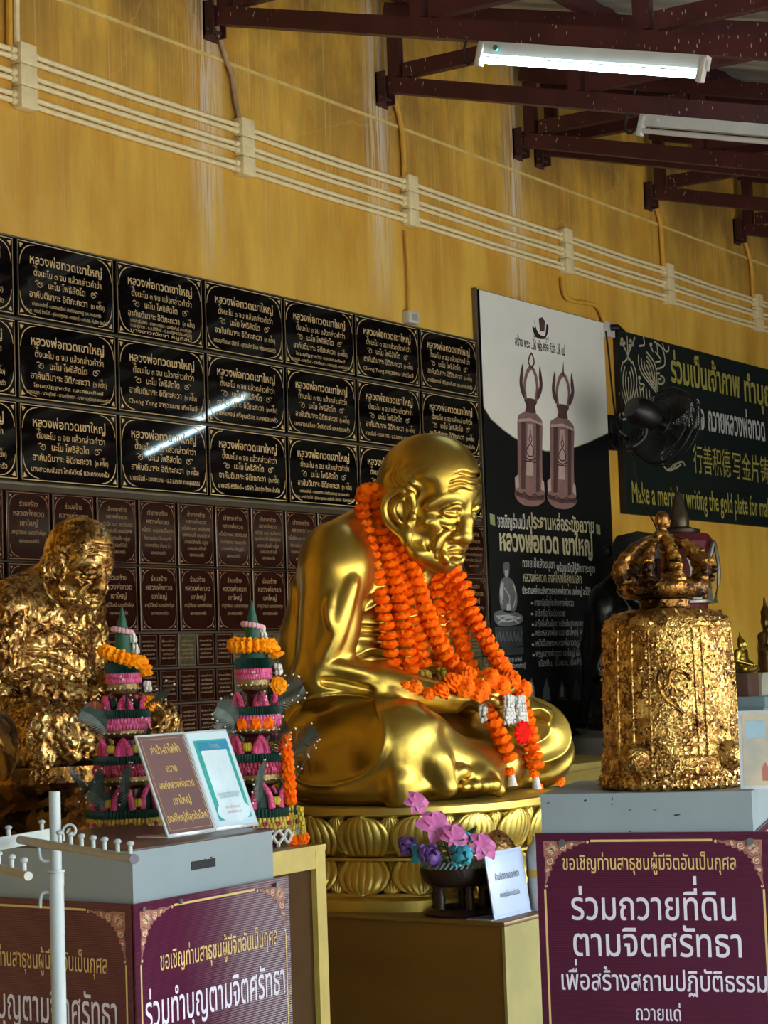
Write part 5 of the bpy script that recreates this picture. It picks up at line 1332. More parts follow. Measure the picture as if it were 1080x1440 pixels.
def W3(p): return Vector((SX0 + p[0], SY0 - p[1], SZ0 + p[2]))
NAPE = [(0.10, -0.01, 0.90), (0.05, -0.06, 0.965), (-0.05, -0.04, 1.02)]
GS = [('garland of orange flowers round the neck, with the outermost strand at the shoulder', [(0.125, 0.135, 0.43), (0.12, 0.135, 0.60), (0.10, 0.12, 0.765)], [(-0.145, 0.02, 1.035), (-0.175, 0.02, 0.962), (-0.20, 0.077, 0.785), (-0.20, 0.114, 0.612), (-0.20, 0.149, 0.40)], 0.034),
      ('garland of orange flowers round the neck, second strand from the shoulder', [(0.145, 0.245, 0.395), (0.14, 0.187, 0.56), (0.12, 0.149, 0.763)], [(-0.125, 0.05, 1.03), (-0.145, 0.09, 0.86), (-0.16, 0.15, 0.66), (-0.16, 0.19, 0.40)], 0.034),
      ('garland of orange flowers round the neck, third strand from the shoulder', [(0.155, 0.215, 0.43), (0.15, 0.20, 0.58), (0.13, 0.165, 0.75)], [(-0.115, 0.11, 0.92), (-0.12, 0.13, 0.80), (-0.13, 0.175, 0.635), (-0.12, 0.22, 0.415)], 0.033)]
for lab, far, near, r in GS:
    g = thing('flower_garland', lab, 'garland', W3(near[-1]), group='orange garlands on the golden statue')
    P = smooth_path([W3(p) for p in far + NAPE + near], 8)
    mb = MB(); string_of(mb, P, r * 0.94, 0.031, 0.030, 0.06); part('flower_string', mb, M_org, g, True, 70)
    for e in (far[0], near[-1]):
        b = W3(e); m1 = MB(); buds(m1, [b - Vector((0, 0, 0.02)), b - Vector((-0.005, 0.01, 0.085))], 0.014, 0.018); part('bud_tassel', m1, M_ygr, g, True, 60)
        m2 = MB(); marigold(m2, b - Vector((-0.004, 0.012, 0.05)), 0.022); part('end_flower', m2, M_org, g, True, 40)
g = thing('flower_garland', 'longest garland, its two orange ends hanging over the lap and shin', 'garland', W3((-0.02, 0.36, 0.26)), group='orange garlands on the golden statue')
near = [(-0.10, 0.12, 0.90), (-0.085, 0.15, 0.80), (-0.075, 0.215, 0.584), (-0.05, 0.27, 0.448), (-0.02, 0.345, 0.345), (-0.015, 0.40, 0.27), (-0.03, 0.445, 0.20), (-0.035, 0.48, 0.13), (-0.035, 0.495, 0.095)]
far = [(0.10, 0.512, 0.075), (0.10, 0.505, 0.12), (0.12, 0.48, 0.21), (0.14, 0.43, 0.32), (0.17, 0.335, 0.443), (0.165, 0.25, 0.583), (0.14, 0.19, 0.754)]
mb = MB(); string_of(mb, smooth_path([W3(p) for p in far + NAPE + near], 8), 0.032, 0.031, 0.030, 0.06); part('flower_string', mb, M_org, g, True, 70)
for e in (far[0], near[-1]):
    b = W3(e); m1 = MB(); m1.tube([b - Vector((0, 0, 0.03)), b - Vector((0, 0.004, 0.085))], [0.008, 0.017], 10); part('white_tassel', m1, M_jas, g, True)
    m2 = MB(); marigold(m2, b - Vector((0, 0, 0.035)), 0.020); part('end_flower', m2, M_org, g, True, 40)
# thick second run of flowers beside the long garland, as in a doubled wreath
g = thing('flower_garland', 'garland of orange flowers lying along the longest one, ending in the lap', 'garland', W3((-0.02, 0.34, 0.35)), group='orange garlands on the golden statue')
near = [(-0.125, 0.10, 0.93), (-0.115, 0.17, 0.78), (-0.105, 0.225, 0.60), (-0.085, 0.275, 0.47), (-0.05, 0.325, 0.40)]
far = [(0.12, 0.40, 0.385), (0.15, 0.32, 0.48), (0.15, 0.25, 0.60), (0.125, 0.185, 0.755)]
mb = MB(); string_of(mb, smooth_path([W3(p) for p in far + NAPE + near], 8), 0.031, 0.031, 0.030, 0.06); part('flower_string', mb, M_org, g, True, 70)
# blossoms heaped in the lap
LAP = [(500 + 72, 962, 3.56, 0.016, 'small, at the left end over the forearm'), (585, 964, 3.54, 0.024, 'on the forearm, second from the left'), (604, 974, 3.53, 0.021, 'on the forearm, lowest of the left ones'), (622, 969, 3.50, 0.029, 'round and pale, on the forearm near the wrist'), (640, 957, 3.47, 0.030, 'above the wrist of the golden statue'), (656, 966, 3.44, 0.033, 'at the fingers of the golden statue'),
       (676, 968, 3.415, 0.036, 'in the lap at the left of the white jasmine'), (690, 952, 3.42, 0.032, 'highest in the middle of the lap heap'), (704, 966, 3.405, 0.036, 'in the lap right above the white jasmine'), (722, 955, 3.41, 0.032, 'at the upper right of the lap heap'), (737, 966, 3.40, 0.030, 'at the right end of the lap heap'), (662, 948, 3.47, 0.027, 'small, behind the middle of the lap heap')]
for px, py, Y_, r, l in LAP:
    m = MB(); marigold(m, (0, 0, 0), r * 1.2); o = part('marigold', m, M_org, smooth=70); o.location = at(px, py, Y=Y_); tag(o, 'orange blossom ' + l, 'flower', 'orange blossoms in the lap of the golden statue')
for p, sx, l in (((0.005, 0.475, 0.262), 0, 'left white jasmine bundle in the lap of the golden statue'), ((0.060, 0.485, 0.258), 1, 'right white jasmine bundle in the lap of the golden statue')):
    m = MB(); b = W3(p)
    for dx in (-0.014, 0.0, 0.014): buds(m, [b + Vector((dx, 0, 0.045)), b + Vector((dx * 1.4 + 0.015 * sx, 0.002, -0.045))], 0.007, 0.014, 4, 0.0065)
    tag(part('jasmine_bundle', m, M_jas, smooth=60), l, 'flower', 'jasmine bundles in the lap')
m = MB(); b = W3((-0.045, 0.40, 0.285)); buds(m, [b + Vector((0, 0, 0.04)), b - Vector((0, 0, 0.055))], 0.011, 0.018, 5); tag(part('jasmine_bundle', m, M_jas, smooth=60), 'slim jasmine bundle with yellow buds at the wrist', 'flower')
m = MB()
for k in range(12):
    a = 2 * PI * k / 12; d = Vector((math.cos(a), -0.25, math.sin(a) * 0.55)); m.ball(W3((0.05, 0.49, 0.185)) + d * 0.032, (0.026, 0.010, 0.012), 8, 6, Matrix.Rotation(-a, 3, 'Y'))
tag(part('red_flower', m, M_redf, smooth=60), 'red flower with spread petals below the white jasmine', 'flower')
for px, py, r, l in ((716, 1098, 0.016, 'leftmost of those on the lotus rim'), (735, 1099, 0.020, 'second on the lotus rim, before the shin'), (755, 1097, 0.018, 'third on the lotus rim, under the far knee'), (760, 1107, 0.014, 'at the very edge of the lotus rim')):
    m = MB(); marigold(m, (0, 0, 0), r); o = part('marigold', m, M_org, smooth=40); q = at(px, py, Z=SZ0 - 0.022 + r * 0.8); o.location = q
    tag(o, 'fallen orange blossom, ' + l, 'flower', 'fallen blossoms on the lotus rim')
q = at(829, 1097, Z=1.0 + 0.02); q = at(829, 1097, d=7.0)
m = MB(); marigold(m, (0, 0, 0), 0.022); o = part('marigold', m, M_org, smooth=40); o.location = Vector((6.16, 3.405, SZ0 + 0.0)); tag(o, 'fallen orange blossom, last on the lotus rim toward the bell', 'flower', 'fallen blossoms on the lotus rim')

# ---------------------------------------------------------------- bowl of cloth flowers, stone, bottle and notice on the pedestal
M_dkwood = mat('dark_carved_wood', '#2a1712', 0.35, var=0.3, scale=25, bump=0.3)
bx, by = 5.30, 3.315
bowl = thing('offering_bowl', 'dark carved footed bowl holding cloth flowers on the pedestal', 'bowl', (bx, by, 0.75))
part('foot_ring', MB().lathe([(0.0, 0.0), (0.105, 0.0), (0.11, 0.008), (0.10, 0.02), (0.085, 0.025), (0.08, 0.012), (0.0, 0.012)], n=40), M_dkwood, bowl)
for k in range(5):
    a = 2 * PI * k / 5 + 0.4; c = Vector((0.078 * math.cos(a), 0.078 * math.sin(a), 0))
    part('leg', MB().lathe([(0.016, 0.015), (0.012, 0.03), (0.016, 0.055), (0.011, 0.075), (0.018, 0.10)], c, 12), M_dkwood, bowl)
part('basin', MB().lathe([(0.0, 0.092), (0.09, 0.092), (0.108, 0.105), (0.118, 0.13), (0.12, 0.15), (0.112, 0.152), (0.108, 0.135), (0.0, 0.125)], n=44), M_dkwood, bowl)
rb = MB()
for k in range(44):
    a = 2 * PI * k / 44; u = Vector((math.cos(a), math.sin(a), 0)); w = Vector((-u.y, u.x, 0)); rb.bar(u * 0.115 + Vector((0, 0, 0.15)) - w * 0.008, u * 0.112 + Vector((0, 0, 0.172)) + w * 0.008, 0.004, 0.006)
part('rim_ribbon', rb, mat('pale_green_ribbon', '#6f9a8e', 0.5), bowl)
part('filling', MB().lathe([(0.106, 0.148), (0.08, 0.165), (0.0, 0.172)], n=24), mat('pink_petals_heap', '#7a4a58', 0.7, var=0.4, scale=60), bowl)
M_pink = mat('pink_cloth_petal', '#b24f88', 0.7, scale=14, col2='#cc77a6', spec=0.2); M_pur = mat('purple_cloth_petal', '#5a3478', 0.6, scale=20, col2='#7d55a0'); M_teal = mat('teal_cloth_petal', '#1d7d92', 0.6, scale=20, col2='#3fa3b2')
def cloth_flower(px, py, d, kind, label, r):
    r *= 1.32
    b = at(px, py, d=d); t = thing('cloth_flower', label, 'flower', (b.x, b.y, b.z), group='cloth flowers in the footed bowl'); m = MB()
    if kind == 'lily':
        for k in range(6):
            a = 2 * PI * k / 6 + fr.uniform(-.2, .2); rr = r * fr.uniform(0.85, 1.1)
            ax = Vector((-0.5, -0.75, 0.45)).normalized(); u = ax.cross(Vector((0, 0, 1))).normalized(); w = u.cross(ax)
            dr = u * math.cos(a) + w * math.sin(a); sd = ax.cross(dr); vs = []; nn = 6
            for i in range(nn + 1):
                f = i / nn; wd = rr * 0.40 * math.sin(PI * (0.12 + 0.88 * f)) ** 0.7 if i < nn else 0.002
                c = dr * rr * f + ax * rr * (0.55 * f - 0.75 * f * f)
                vs += [c - sd * wd + ax * 0.12 * rr, c, c + sd * wd + ax * 0.12 * rr]
            fs = []
            for i in range(nn): fs += [(3 * i, 3 * i + 1, 3 * i + 4, 3 * i + 3), (3 * i + 1, 3 * i + 2, 3 * i + 5, 3 * i + 4)]
            m.raw(vs, fs)
    else:
        for k in range(22):
            v = Vector((fr.gauss(0, 1), fr.gauss(0, 1), fr.gauss(0, 1))).normalized() * r * fr.uniform(0.35, 0.95); ruffle(m, v, v, r * fr.uniform(0.26, 0.44), r * 0.30, 12, 4)
    part('petals', m, {'lily': M_pink, 'purple': M_pur, 'teal': M_teal}[kind], t, smooth=50)
    base = Vector((bx + (b.x - bx) * 0.25, by + (b.y - by) * 0.25, 0.905))
    part('stem', MB().tube(smooth_path([base, base.lerp(b, 0.55) + Vector((0, 0, 0.02)), b + Vector((0.01, 0.01, -0.005))], 4), 0.0032, 6), M_leafg, t, True)
    lf = MB()
    for k in range(2):
        c = base.lerp(b, 0.72 + 0.14 * k); dv = Vector((fr.uniform(-1, 1), fr.uniform(-1, 0.2), fr.uniform(-0.2, 0.5))).normalized(); s_ = dv.cross(Vector((0, 0, 1))).normalized()
        L_ = r * 1.3; lf.raw([c, c + dv * L_ * 0.5 + s_ * L_ * 0.22, c + dv * L_, c + dv * L_ * 0.5 - s_ * L_ * 0.22], [(0, 1, 2, 3)])
    part('leaf', lf, M_leafg, t, True, 0)
    return t
DF = 6.0
cloth_flower(586, 1130, DF, 'lily', 'highest pink cloth flower, leaning out left above the bowl', 0.034)
cloth_flower(612, 1162, DF - 0.02, 'lily', 'large pink cloth lily below the highest flower', 0.048)
cloth_flower(640, 1180, DF - 0.06, 'lily', 'pink cloth lily in the middle of the bunch', 0.042)
cloth_flower(678, 1190, DF - 0.05, 'lily', 'pink cloth lily at the right of the bunch', 0.042)
cloth_flower(575, 1192, DF, 'purple', 'purple cloth flower at the far left of the bunch', 0.030)
cloth_flower(606, 1203, DF - 0.08, 'purple', 'purple cloth flower low in front over the bowl rim', 0.032)
cloth_flower(588, 1200, DF - 0.03, 'teal', 'teal cloth flower between the two purple ones', 0.026)
cloth_flower(649, 1203, DF - 0.09, 'teal', 'bright teal cloth flower low in the middle', 0.030)
cloth_flower(656, 1178, DF, 'teal', 'small teal cloth flower high behind the pink lilies', 0.020)
lv = thing('leaf_spray', 'dark green cloth leaves among the bowl flowers', 'leaves', (bx, by, 0.9)); m = MB()
for k in range(26):
    a = fr.uniform(0, 6.28); rr = fr.uniform(0.01, 0.09); c = Vector((rr * math.cos(a), rr * math.sin(a), fr.uniform(0.015, 0.10))); dv = Vector((math.cos(a), math.sin(a), fr.uniform(0.1, 0.9))).normalized(); s_ = dv.cross(Vector((0.1, 0, 1))).normalized(); L_ = fr.uniform(0.04, 0.06)
    m.raw([c, c + dv * L_ * 0.5 + s_ * L_ * 0.25, c + dv * L_, c + dv * L_ * 0.5 - s_ * L_ * 0.25], [(0, 1, 2, 3)])
part('leaves', m, M_leafg, lv, smooth=0)
m = MB().ball((0, 0, 0.12), (0.085, 0.065, 0.13), 20, 14)
for i, v in enumerate(m.v):
    f = 1 + 0.10 * math.sin(v[0] * 60 + v[2] * 33) * math.cos(v[1] * 50 + v[2] * 41); m.v[i] = (v[0] * f, v[1] * f, max(0, v[2] * (0.96 + 0.06 * f)))
o = part('gilded_stone', m, leaf_gold('stone_leaf', '#a98052', '#3a241a', 30, 0.4, 0.5), smooth=60); o.location = (5.43, 3.245, 0.75); tag(o, 'gold leafed stone lump behind the small white notice', 'stone')
bt2 = thing('water_bottle', 'clear bottle with a yellow band beside the small white notice', 'bottle', (5.475, 3.125, 0.75))
part('body', MB().lathe([(0.0, 0), (0.03, 0), (0.034, 0.01), (0.034, 0.10), (0.03, 0.11), (0.034, 0.13), (0.036, 0.17), (0.028, 0.20), (0.012, 0.22), (0.012, 0.235), (0.0, 0.235)], n=24), mat('cloudy_plastic', '#a5a6a4', 0.2, var=0.1, spec=0.6), bt2)
part('label_band', MB().lathe([(0.0352, 0.105), (0.0365, 0.118), (0.0352, 0.13)], n=24), mat('yellow_band', '#b8933c', 0.4), bt2)
M_paper = mat('white_notice_paper', '#aab7cf', 0.3, var=0.02)
nt = thing('notice_stand', 'small white notice stand with a grey Thai warning on the pedestal', 'sign', (5.205, 3.13, 0.75))
w, h = 0.225, 0.205; tilt = Matrix.Rotation(math.radians(-8), 4, 'X')
m = MB().rbox((0, -0.0025, 0.0), (w, 0.0025, h), 0.001).xf(tilt); part('panel', m, M_paper, nt)
m = MB().box((-0.015, 0.0, 0.0), (w + 0.02, 0.09, 0.003)); part('foot', m, mat('clear_acrylic', '#8f9aa0', 0.1, spec=0.8), nt)
L = Letters((w / 2, -0.0025, h / 2), UX, UZ, 0.0008); L.line('ห้ามปิดทององค์พระ', 0, 0.014, 0.030, w * 0.66, 0.016).line('ขอบคุณในความร่วมมือ', 0, -0.040, 0.022, w * 0.54, 0.012); L.mb.xf(tilt); part('lettering', L.mb, mat('grey_ink', '#4a515c', 0.5), nt, smooth=0)
L = Letters((w / 2, -0.0025, h / 2), UX, UZ, 0.0006); L.stroke([(-w * .46, -h * .45), (w * .46, -h * .45), (w * .46, h * .45), (-w * .46, h * .45)], 0.0012, closed=True); L.mb.xf(tilt); part('border_rule', L.mb, mat('pale_rule', '#8d95a3', 0.5), nt, smooth=0)


# ================================================================ DONATION BOXES, SIGNS, BELL
M_grey = mat('grey_painted_wood', '#7f8a8d', 0.42, var=0.05, scale=4)
M_chip_shade = mat('chip_and_slot_shade', '#1c1a1a', 0.7)
M_maroon = mat('maroon_plastic_sheet', '#480a2a', 0.28, var=0.06, scale=5, spec=0.6, coat=0.15)
_q = NT(M_maroon); _tc = _q.add('ShaderNodeTexCoord'); _w = _q.add('ShaderNodeTexWave', Scale=60.0, Distortion=0.4); _w.bands_direction = 'Z'
_bp = _q.add('ShaderNodeBump', Strength=0.35, Distance=0.002); _q.link(_tc.outputs['Object'], _w.inputs['Vector']); _q.link(_w.outputs['Fac'], _bp.inputs['Height']); _q.link(_bp.outputs['Normal'], _q.n['Principled BSDF'].inputs['Normal'])
M_signg = mat('gold_print', '#c9a86a', 0.45, var=0.06); M_signgd = mat('rose_gold_print', '#9a6456', 0.45, var=0.1, scale=30); M_signgp = mat('pale_gold_print', '#d3bd92', 0.45); M_signw = mat('white_sign_print', '#cfc7cf', 0.4, var=0.03)
M_mline = mat('maroon_line_print', '#4a1226', 0.5)


def corner_art(o, ux, uy, sx, sy, s, parent, nm):
    """a Thai flame-pattern corner, its arms running along the two edges; o the corner, s its size"""
    T = lambda q: [(sx * x * s, sy * y * s) for x, y in q]
    base = Letters(o, ux, uy, 0.0008); deco = Letters(o, ux, uy, 0.0014); dk = Letters(o, ux, uy, 0.0018)
    def both(q): return [T(q), T([(y, x) for x, y in q])]
    out = []
    for q in ([(0.0, 0.0), (0.45, 0.0), (0.62, 0.03), (0.86, 0.0), (1.12, 0.02), (1.30, 0.0), (1.2, 0.07), (1.05, 0.10), (1.02, 0.16), (0.90, 0.15), (0.85, 0.24), (0.72, 0.22), (0.66, 0.33), (0.55, 0.30), (0.50, 0.42), (0.40, 0.40), (0.30, 0.30)],):
        for p in both(q): base.poly(p if sx * sy > 0 else p[::-1])
    for q in ([(1.30, 0.0), (1.36, 0.03), (1.34, 0.07), (1.29, 0.05)],):
        for p in both(q): deco.stroke(p, s * 0.03)
    for cx, cy, r in ((0.24, 0.24, 0.10), (0.24, 0.24, 0.055)):
        deco.stroke([(sx * s * (cx + r * math.cos(a)), sy * s * (cy + r * math.sin(a))) for a in [2 * PI * k / 14 for k in range(14)]], s * 0.022, closed=True)
    for k in range(8):
        a = 2 * PI * k / 8; deco.stroke([(sx * s * (0.24 + 0.11 * math.cos(a - .25)), sy * s * (0.24 + 0.11 * math.sin(a - .25))), (sx * s * (0.24 + 0.175 * math.cos(a)), sy * s * (0.24 + 0.175 * math.sin(a))), (sx * s * (0.24 + 0.11 * math.cos(a + .25)), sy * s * (0.24 + 0.11 * math.sin(a + .25)))], s * 0.016)
    for q in (spiral(0.60, 0.16, 0.11, 0.02, 2.6, -1.3, 16), spiral(0.86, 0.09, 0.06, 0.01, 2.6, -1.2, 12)):
        for p in both(q): deco.stroke(p, s * 0.026)
    for q in ([(0.42, 0.05), (0.50, 0.28), (0.46, 0.38)], [(0.70, 0.04), (0.72, 0.16), (0.66, 0.28)], [(0.95, 0.03), (0.92, 0.10), (0.86, 0.18)], [(0.05, 0.05), (0.16, 0.12), (0.36, 0.36)], [(0.46, 0.02), (0.80, 0.03), (1.15, 0.04)]):
        for p in both(q): dk.stroke(p, s * 0.014)
    part(nm + '_flame_print', base.mb, M_signgd, parent, True, 0); part(nm + '_scroll_print', deco.mb, M_signgp, parent, True, 0); part(nm + '_line_print', dk.mb, M_mline, parent, True, 0)


def sign_board(o, ux, w, h, rows, label, cut=None):
    """maroon sheet; o its top left corner, ux its run, hanging h down; rows of (words, x fraction, y down, size, width fraction, colour)"""
    o = Vector(o); ux = Vector(ux).normalized(); uz = Vector((0, 0, 1)); nrm = ux.cross(uz)
    t = thing('sign_board', label, 'sign', o - uz * h)
    m = MB().raw([o + uz * a * 0 + ux * x - uz * y + nrm * d for d in (0, 0.004) for x, y in ((0, 0), (w, 0), (w, h), (0, h))], [(0, 1, 2, 3), (7, 6, 5, 4), (0, 4, 5, 1), (1, 5, 6, 2), (2, 6, 7, 3), (3, 7, 4, 0)] if False else [(3, 2, 1, 0), (4, 5, 6, 7), (1, 5, 4, 0), (2, 6, 5, 1), (3, 7, 6, 2), (0, 4, 7, 3)]) if False else None
    m = MB(); a = o; m.raw([a - uz * h, a - uz * h + ux * w, a + ux * w, a, a - uz * h + nrm * 0.004, a - uz * h + ux * w + nrm * 0.004, a + ux * w + nrm * 0.004, a + nrm * 0.004], [(3, 2, 1, 0), (4, 5, 6, 7), (0, 1, 5, 4), (1, 2, 6, 5), (2, 3, 7, 6), (3, 0, 4, 7)])
    root = t; t = part('sheet', m, M_maroon, t, True, 0)
    f = o + nrm * 0.004; s = w * 0.145; mg = 0.018
    for sx, xx in ((1, mg), (-1, w - mg)): corner_art(f + ux * xx - uz * mg, ux, uz, sx, -1, s, t, 'corner')
    L = Letters(f, ux, uz, 0.0008)
    L.stroke([(mg + s * 1.42, -mg), (w - mg - s * 1.42, -mg)], 0.005)
    for xx in (mg, w - mg): L.stroke([(xx, -mg - s * 1.42), (xx, -h + mg)], 0.005)
    part('border_rule', L.mb, M_signg, t, True, 0)
    for k, (s_, fx, y, sz, wf, c) in enumerate(rows):
        L = Letters(f, ux, uz, 0.0010); L.line(s_, w * fx, -y, sz, w * wf, 0.008, res=3)
        part('lettering', L.mb, M_signg if c == 'y' else M_signw, t, True, 0, label='yellow writing' if c == 'y' else 'white writing')
    return root


# left donation box
BX, BY, BZ = 3.363, 2.964, 1.15
lb = thing('donation_box', 'grey wooden donation box with a slot, hung with maroon signs, at the left', 'box', (BX + 0.26, BY + 0.25, 0))
part('body', MB().box((BX, BY, 0), (BX + 0.52, BY + 0.50, BZ - 0.004)), M_grey, lb, True, 0)
part('lid', MB().rbox((BX - 0.002, BY - 0.002, BZ - 0.006), (BX + 0.522, BY + 0.502, BZ), 0.003), mat('brown_varnished_lid', '#4b3830', 0.3, var=0.1), lb, True)
a, b = at(269, 1224, Y=BY), at(302.5, 1210, Y=BY)
part('slot', MB().box((a.x, BY - 0.0015, a.z), (b.x, BY + 0.001, a.z + 0.020)), M_chip_shade, lb, True, 0)  # flat dark plate; the shade inside the opening is put into its colour
for px, py in ((288, 1209), (297, 1206)):
    q = at(px, py, Y=BY); part('nail_mark', MB().box((q.x - 0.003, BY - 0.001, q.z - 0.001), (q.x + 0.003, BY, q.z + 0.002)), M_chip_shade, lb, True, 0)
LEFTROWS = [('ขอเชิญท่านสาธุชนผู้มีจิตอันเป็นกุศล', 0.525, 0.158, 0.058, 0.76, 'y'), ('ร่วมทำบุญตามจิตศรัทธา', 0.50, 0.279, 0.100, 0.90, 'w'), ('เพื่อสร้างสถานปฏิบัติธรรม', 0.5, 0.39, 0.07, 0.86, 'w')]
sign_board((BX - 0.016, BY - 0.012, 1.030), (1, 0, 0), 0.576, 0.60, LEFTROWS, 'maroon sign lit bluish on the right hand face of the left donation box')
sign_board((BX - 0.012, BY + 0.565, 1.030), (0, -1, 0), 0.572, 0.60, [(a, b - 0.035, c, d, e, f_) for a, b, c, d, e, f_ in LEFTROWS], 'maroon sign in shade, partly behind the white post, on the left donation box')
for q in ((BX + 0.14, 1.018), (BX + 0.505, 1.014), (BX + 0.01, 1.016)):
    tag(part('screw', MB().tube([(q[0], BY - 0.017, q[1]), (q[0], BY - 0.024, q[1])], 0.006, 10), mat('steel_screw', '#6f7473', 0.4, 0.6) if 'steel_screw' not in bpy.data.materials else bpy.data.materials['steel_screw']),
        {0.14: 'steel screw right of the flame corner on the lit left sign', 0.505: 'steel screw in the right corner of the lit left sign', 0.01: 'steel screw in the left corner of the lit left sign'}[round(q[0] - BX, 3)], 'screw', 'screws holding the signs')
M_screw = bpy.data.materials['steel_screw']

# the two leaning acrylic stands on the lid
def leaning_stand(x0, w, h, y0, name, label, face, tilt=22):
    t = thing('sign_stand', label, 'sign', (x0, y0, BZ)); T = Matrix.Rotation(math.radians(-tilt), 4, 'X')
    part('panel', MB().rbox((0, -0.003, 0.002), (w, 0.003, h), 0.0015).xf(T), mat('clear_edge', '#b4b6b8', 0.12, spec=0.7) if 'clear_edge' not in bpy.data.materials else bpy.data.materials['clear_edge'], t)
    part('printed_sheet', MB().box((0.005, -0.0042, 0.008), (w - 0.005, -0.0031, h - 0.006)).xf(T), face, t, smooth=0)
    part('prop', MB().rbox((0.0, 0.0, 0.0), (w, 0.10, 0.003), 0.001), bpy.data.materials['clear_edge'], t)
    return t, T, (lambda: Letters((0, -0.0043, 0), UX, UZ, 0.0006))
def put(L, nm, m, t, T): L.mb.xf(T); part(nm, L.mb, m, t, smooth=0)
q0 = at(236, 1179, Z=BZ); q1 = at(303, 1168.5, Y=q0.y); q2 = at(363, 1160, Y=q0.y)
w1 = q1.x - q0.x; w2 = q2.x - q1.x; yy = q0.y
h1 = 0.262
t, T, NL = leaning_stand(q0.x, w1 - 0.001, h1, yy, 'sign_stand', 'mauve brown leaning stand with gold Thai writing on the left donation box', mat('mauve_brown_print', '#6a5050', 0.25, var=0.08, scale=3))
L = NL()
for s, y, sz, wf in (('ค่าน้ำ-ค่าไฟฟ้า', 0.80, 0.030, 0.60), ('ถวาย', 0.62, 0.026, 0.22), ('องค์หลวงพ่อทวด', 0.46, 0.026, 0.72), ('เขาใหญ่', 0.30, 0.028, 0.36), ('องค์ใหญ่ที่สุดในโลก', 0.14, 0.026, 0.82)): L.line(s, w1 / 2, h1 * y, sz, w1 * wf, 0.014)
put(L, 'lettering', mat('gold_ink', '#c3a052', 0.4), t, T)
L = NL(); L.stroke([(0.012, 0.016), (w1 - 0.012, 0.016), (w1 - 0.012, h1 - 0.014), (0.012, h1 - 0.014)], 0.0012, closed=True); put(L, 'border_rule', bpy.data.materials['gold_ink'], t, T)
t, T, NL = leaning_stand(q1.x + 0.001, w2, h1, yy, 'sign_stand', 'white leaning stand with a teal framed print on the left donation box', mat('white_print_sheet', '#b9cdd6', 0.3, var=0.02))
M_tealp = mat('teal_print', '#2f9a94', 0.35); M_bluep = mat('blue_print', '#2a7fa0', 0.35); M_inkg = mat('faint_grey_ink', '#8fa3ad', 0.4); M_pap = mat('pale_paper_print', '#c3d5de', 0.35)
L = NL(); L.poly([(w2 * .13, h1 * .09), (w2 * .90, h1 * .09), (w2 * .90, h1 * .90), (w2 * .13, h1 * .90)]); put(L, 'teal_field', M_tealp, t, T)
L = NL(); L.lift = 0.0010; L.poly([(w2 * .20, h1 * .78), (w2 * .90, h1 * .78), (w2 * .90, h1 * .88), (w2 * .20, h1 * .88)]); put(L, 'blue_header', M_bluep, t, T)
L = NL(); L.lift = 0.0014; L.poly([(w2 * .22, h1 * .13), (w2 * .82, h1 * .13), (w2 * .82, h1 * .79), (w2 * .22, h1 * .79)]); put(L, 'white_field', M_pap, t, T); L = NL(); L.lift = 0.0017; L.poly([(w2 * (.52 + .38 * math.cos(a)), h1 * (.17 + .11 * math.sin(a))) for a in [2 * PI * k / 24 for k in range(24)]]); put(L, 'white_oval', M_pap, t, T)
L = NL(); L.lift = 0.0021
for y, wf in ((0.335, 0.50), (0.305, 0.44)): L.line('ร่วมบริจาคเพื่อการกุศล', w2 * .52, h1 * y, 0.011, w2 * wf, 0.01)
L.line('ร่วมบุญ', w2 * .56, h1 * .815, 0.016, w2 * .22, 0.02); put(L, 'lettering', M_inkg, t, T)
L = NL(); L.lift = 0.0021
for y in (0.20, 0.15): L.line('สแกนเพื่อร่วมบุญ', w2 * .52, h1 * y, 0.010, w2 * .34, 0.01)
put(L, 'faint_red_lettering', mat('faint_red_ink', '#c49b9a', 0.4), t, T)

# right box carrying the bell
C0 = at(760, 1117, d=4.5); AN = math.radians(17.6)
EX = Vector((math.sin(AN), -math.cos(AN), 0)); DP = Vector((math.cos(AN), math.sin(AN), 0)); TZ = C0.z
def bq(a, d, z): return C0 * 1 + EX * a + DP * d + Vector((0, 0, z - C0.z))
bb = thing('donation_box', 'grey wooden donation box under the gilded bell, at the right', 'box', bq(0.24, 0.22, 0))
def obox(mb, a0, a1, d0, d1, z0, z1):
    mb.raw([bq(a, d, z) for z in (z0, z1) for a, d in ((a0, d0), (a0, d1), (a1, d1), (a1, d0))], [(0, 1, 2, 3)[::-1], (4, 5, 6, 7), (0, 1, 5, 4), (1, 2, 6, 5), (2, 3, 7, 6), (3, 0, 4, 7)]); 
    # outward faces
    return mb
m = obox(MB(), 0, 0.48, 0, 0.46, 0, TZ); part('body', m, M_grey, bb, True, 0)
ch = MB()
for px, py, w_, h_ in ((823, 1126, .008, .008), (861, 1124, .004, .010), (886, 1139, .004, .004), (952, 1146, .018, .006), (886, 1169, .008, .003), (771, 1129, .010, .003), (921, 1139, .012, .002), (861, 1131, .005, .004)):
    # chips in the paint on the front face
    n_ = DP; v = at(px, py, d=1.0) - CAM; tt = (C0 - CAM).dot(n_) / v.dot(n_); c = CAM + v * tt - DP * 0.0006
    ch.raw([c + EX * x + Vector((0, 0, z)) for x, z in ((-w_ / 2, 0), (-w_ * .1, -h_ / 2), (w_ / 2, h_ * .1), (w_ * .1, h_ / 2))], [(0, 1, 2, 3)])
part('paint_chip', ch, M_chip_shade, bb, True, 0)
so = bq(-0.014, -0.004, TZ - 0.088)
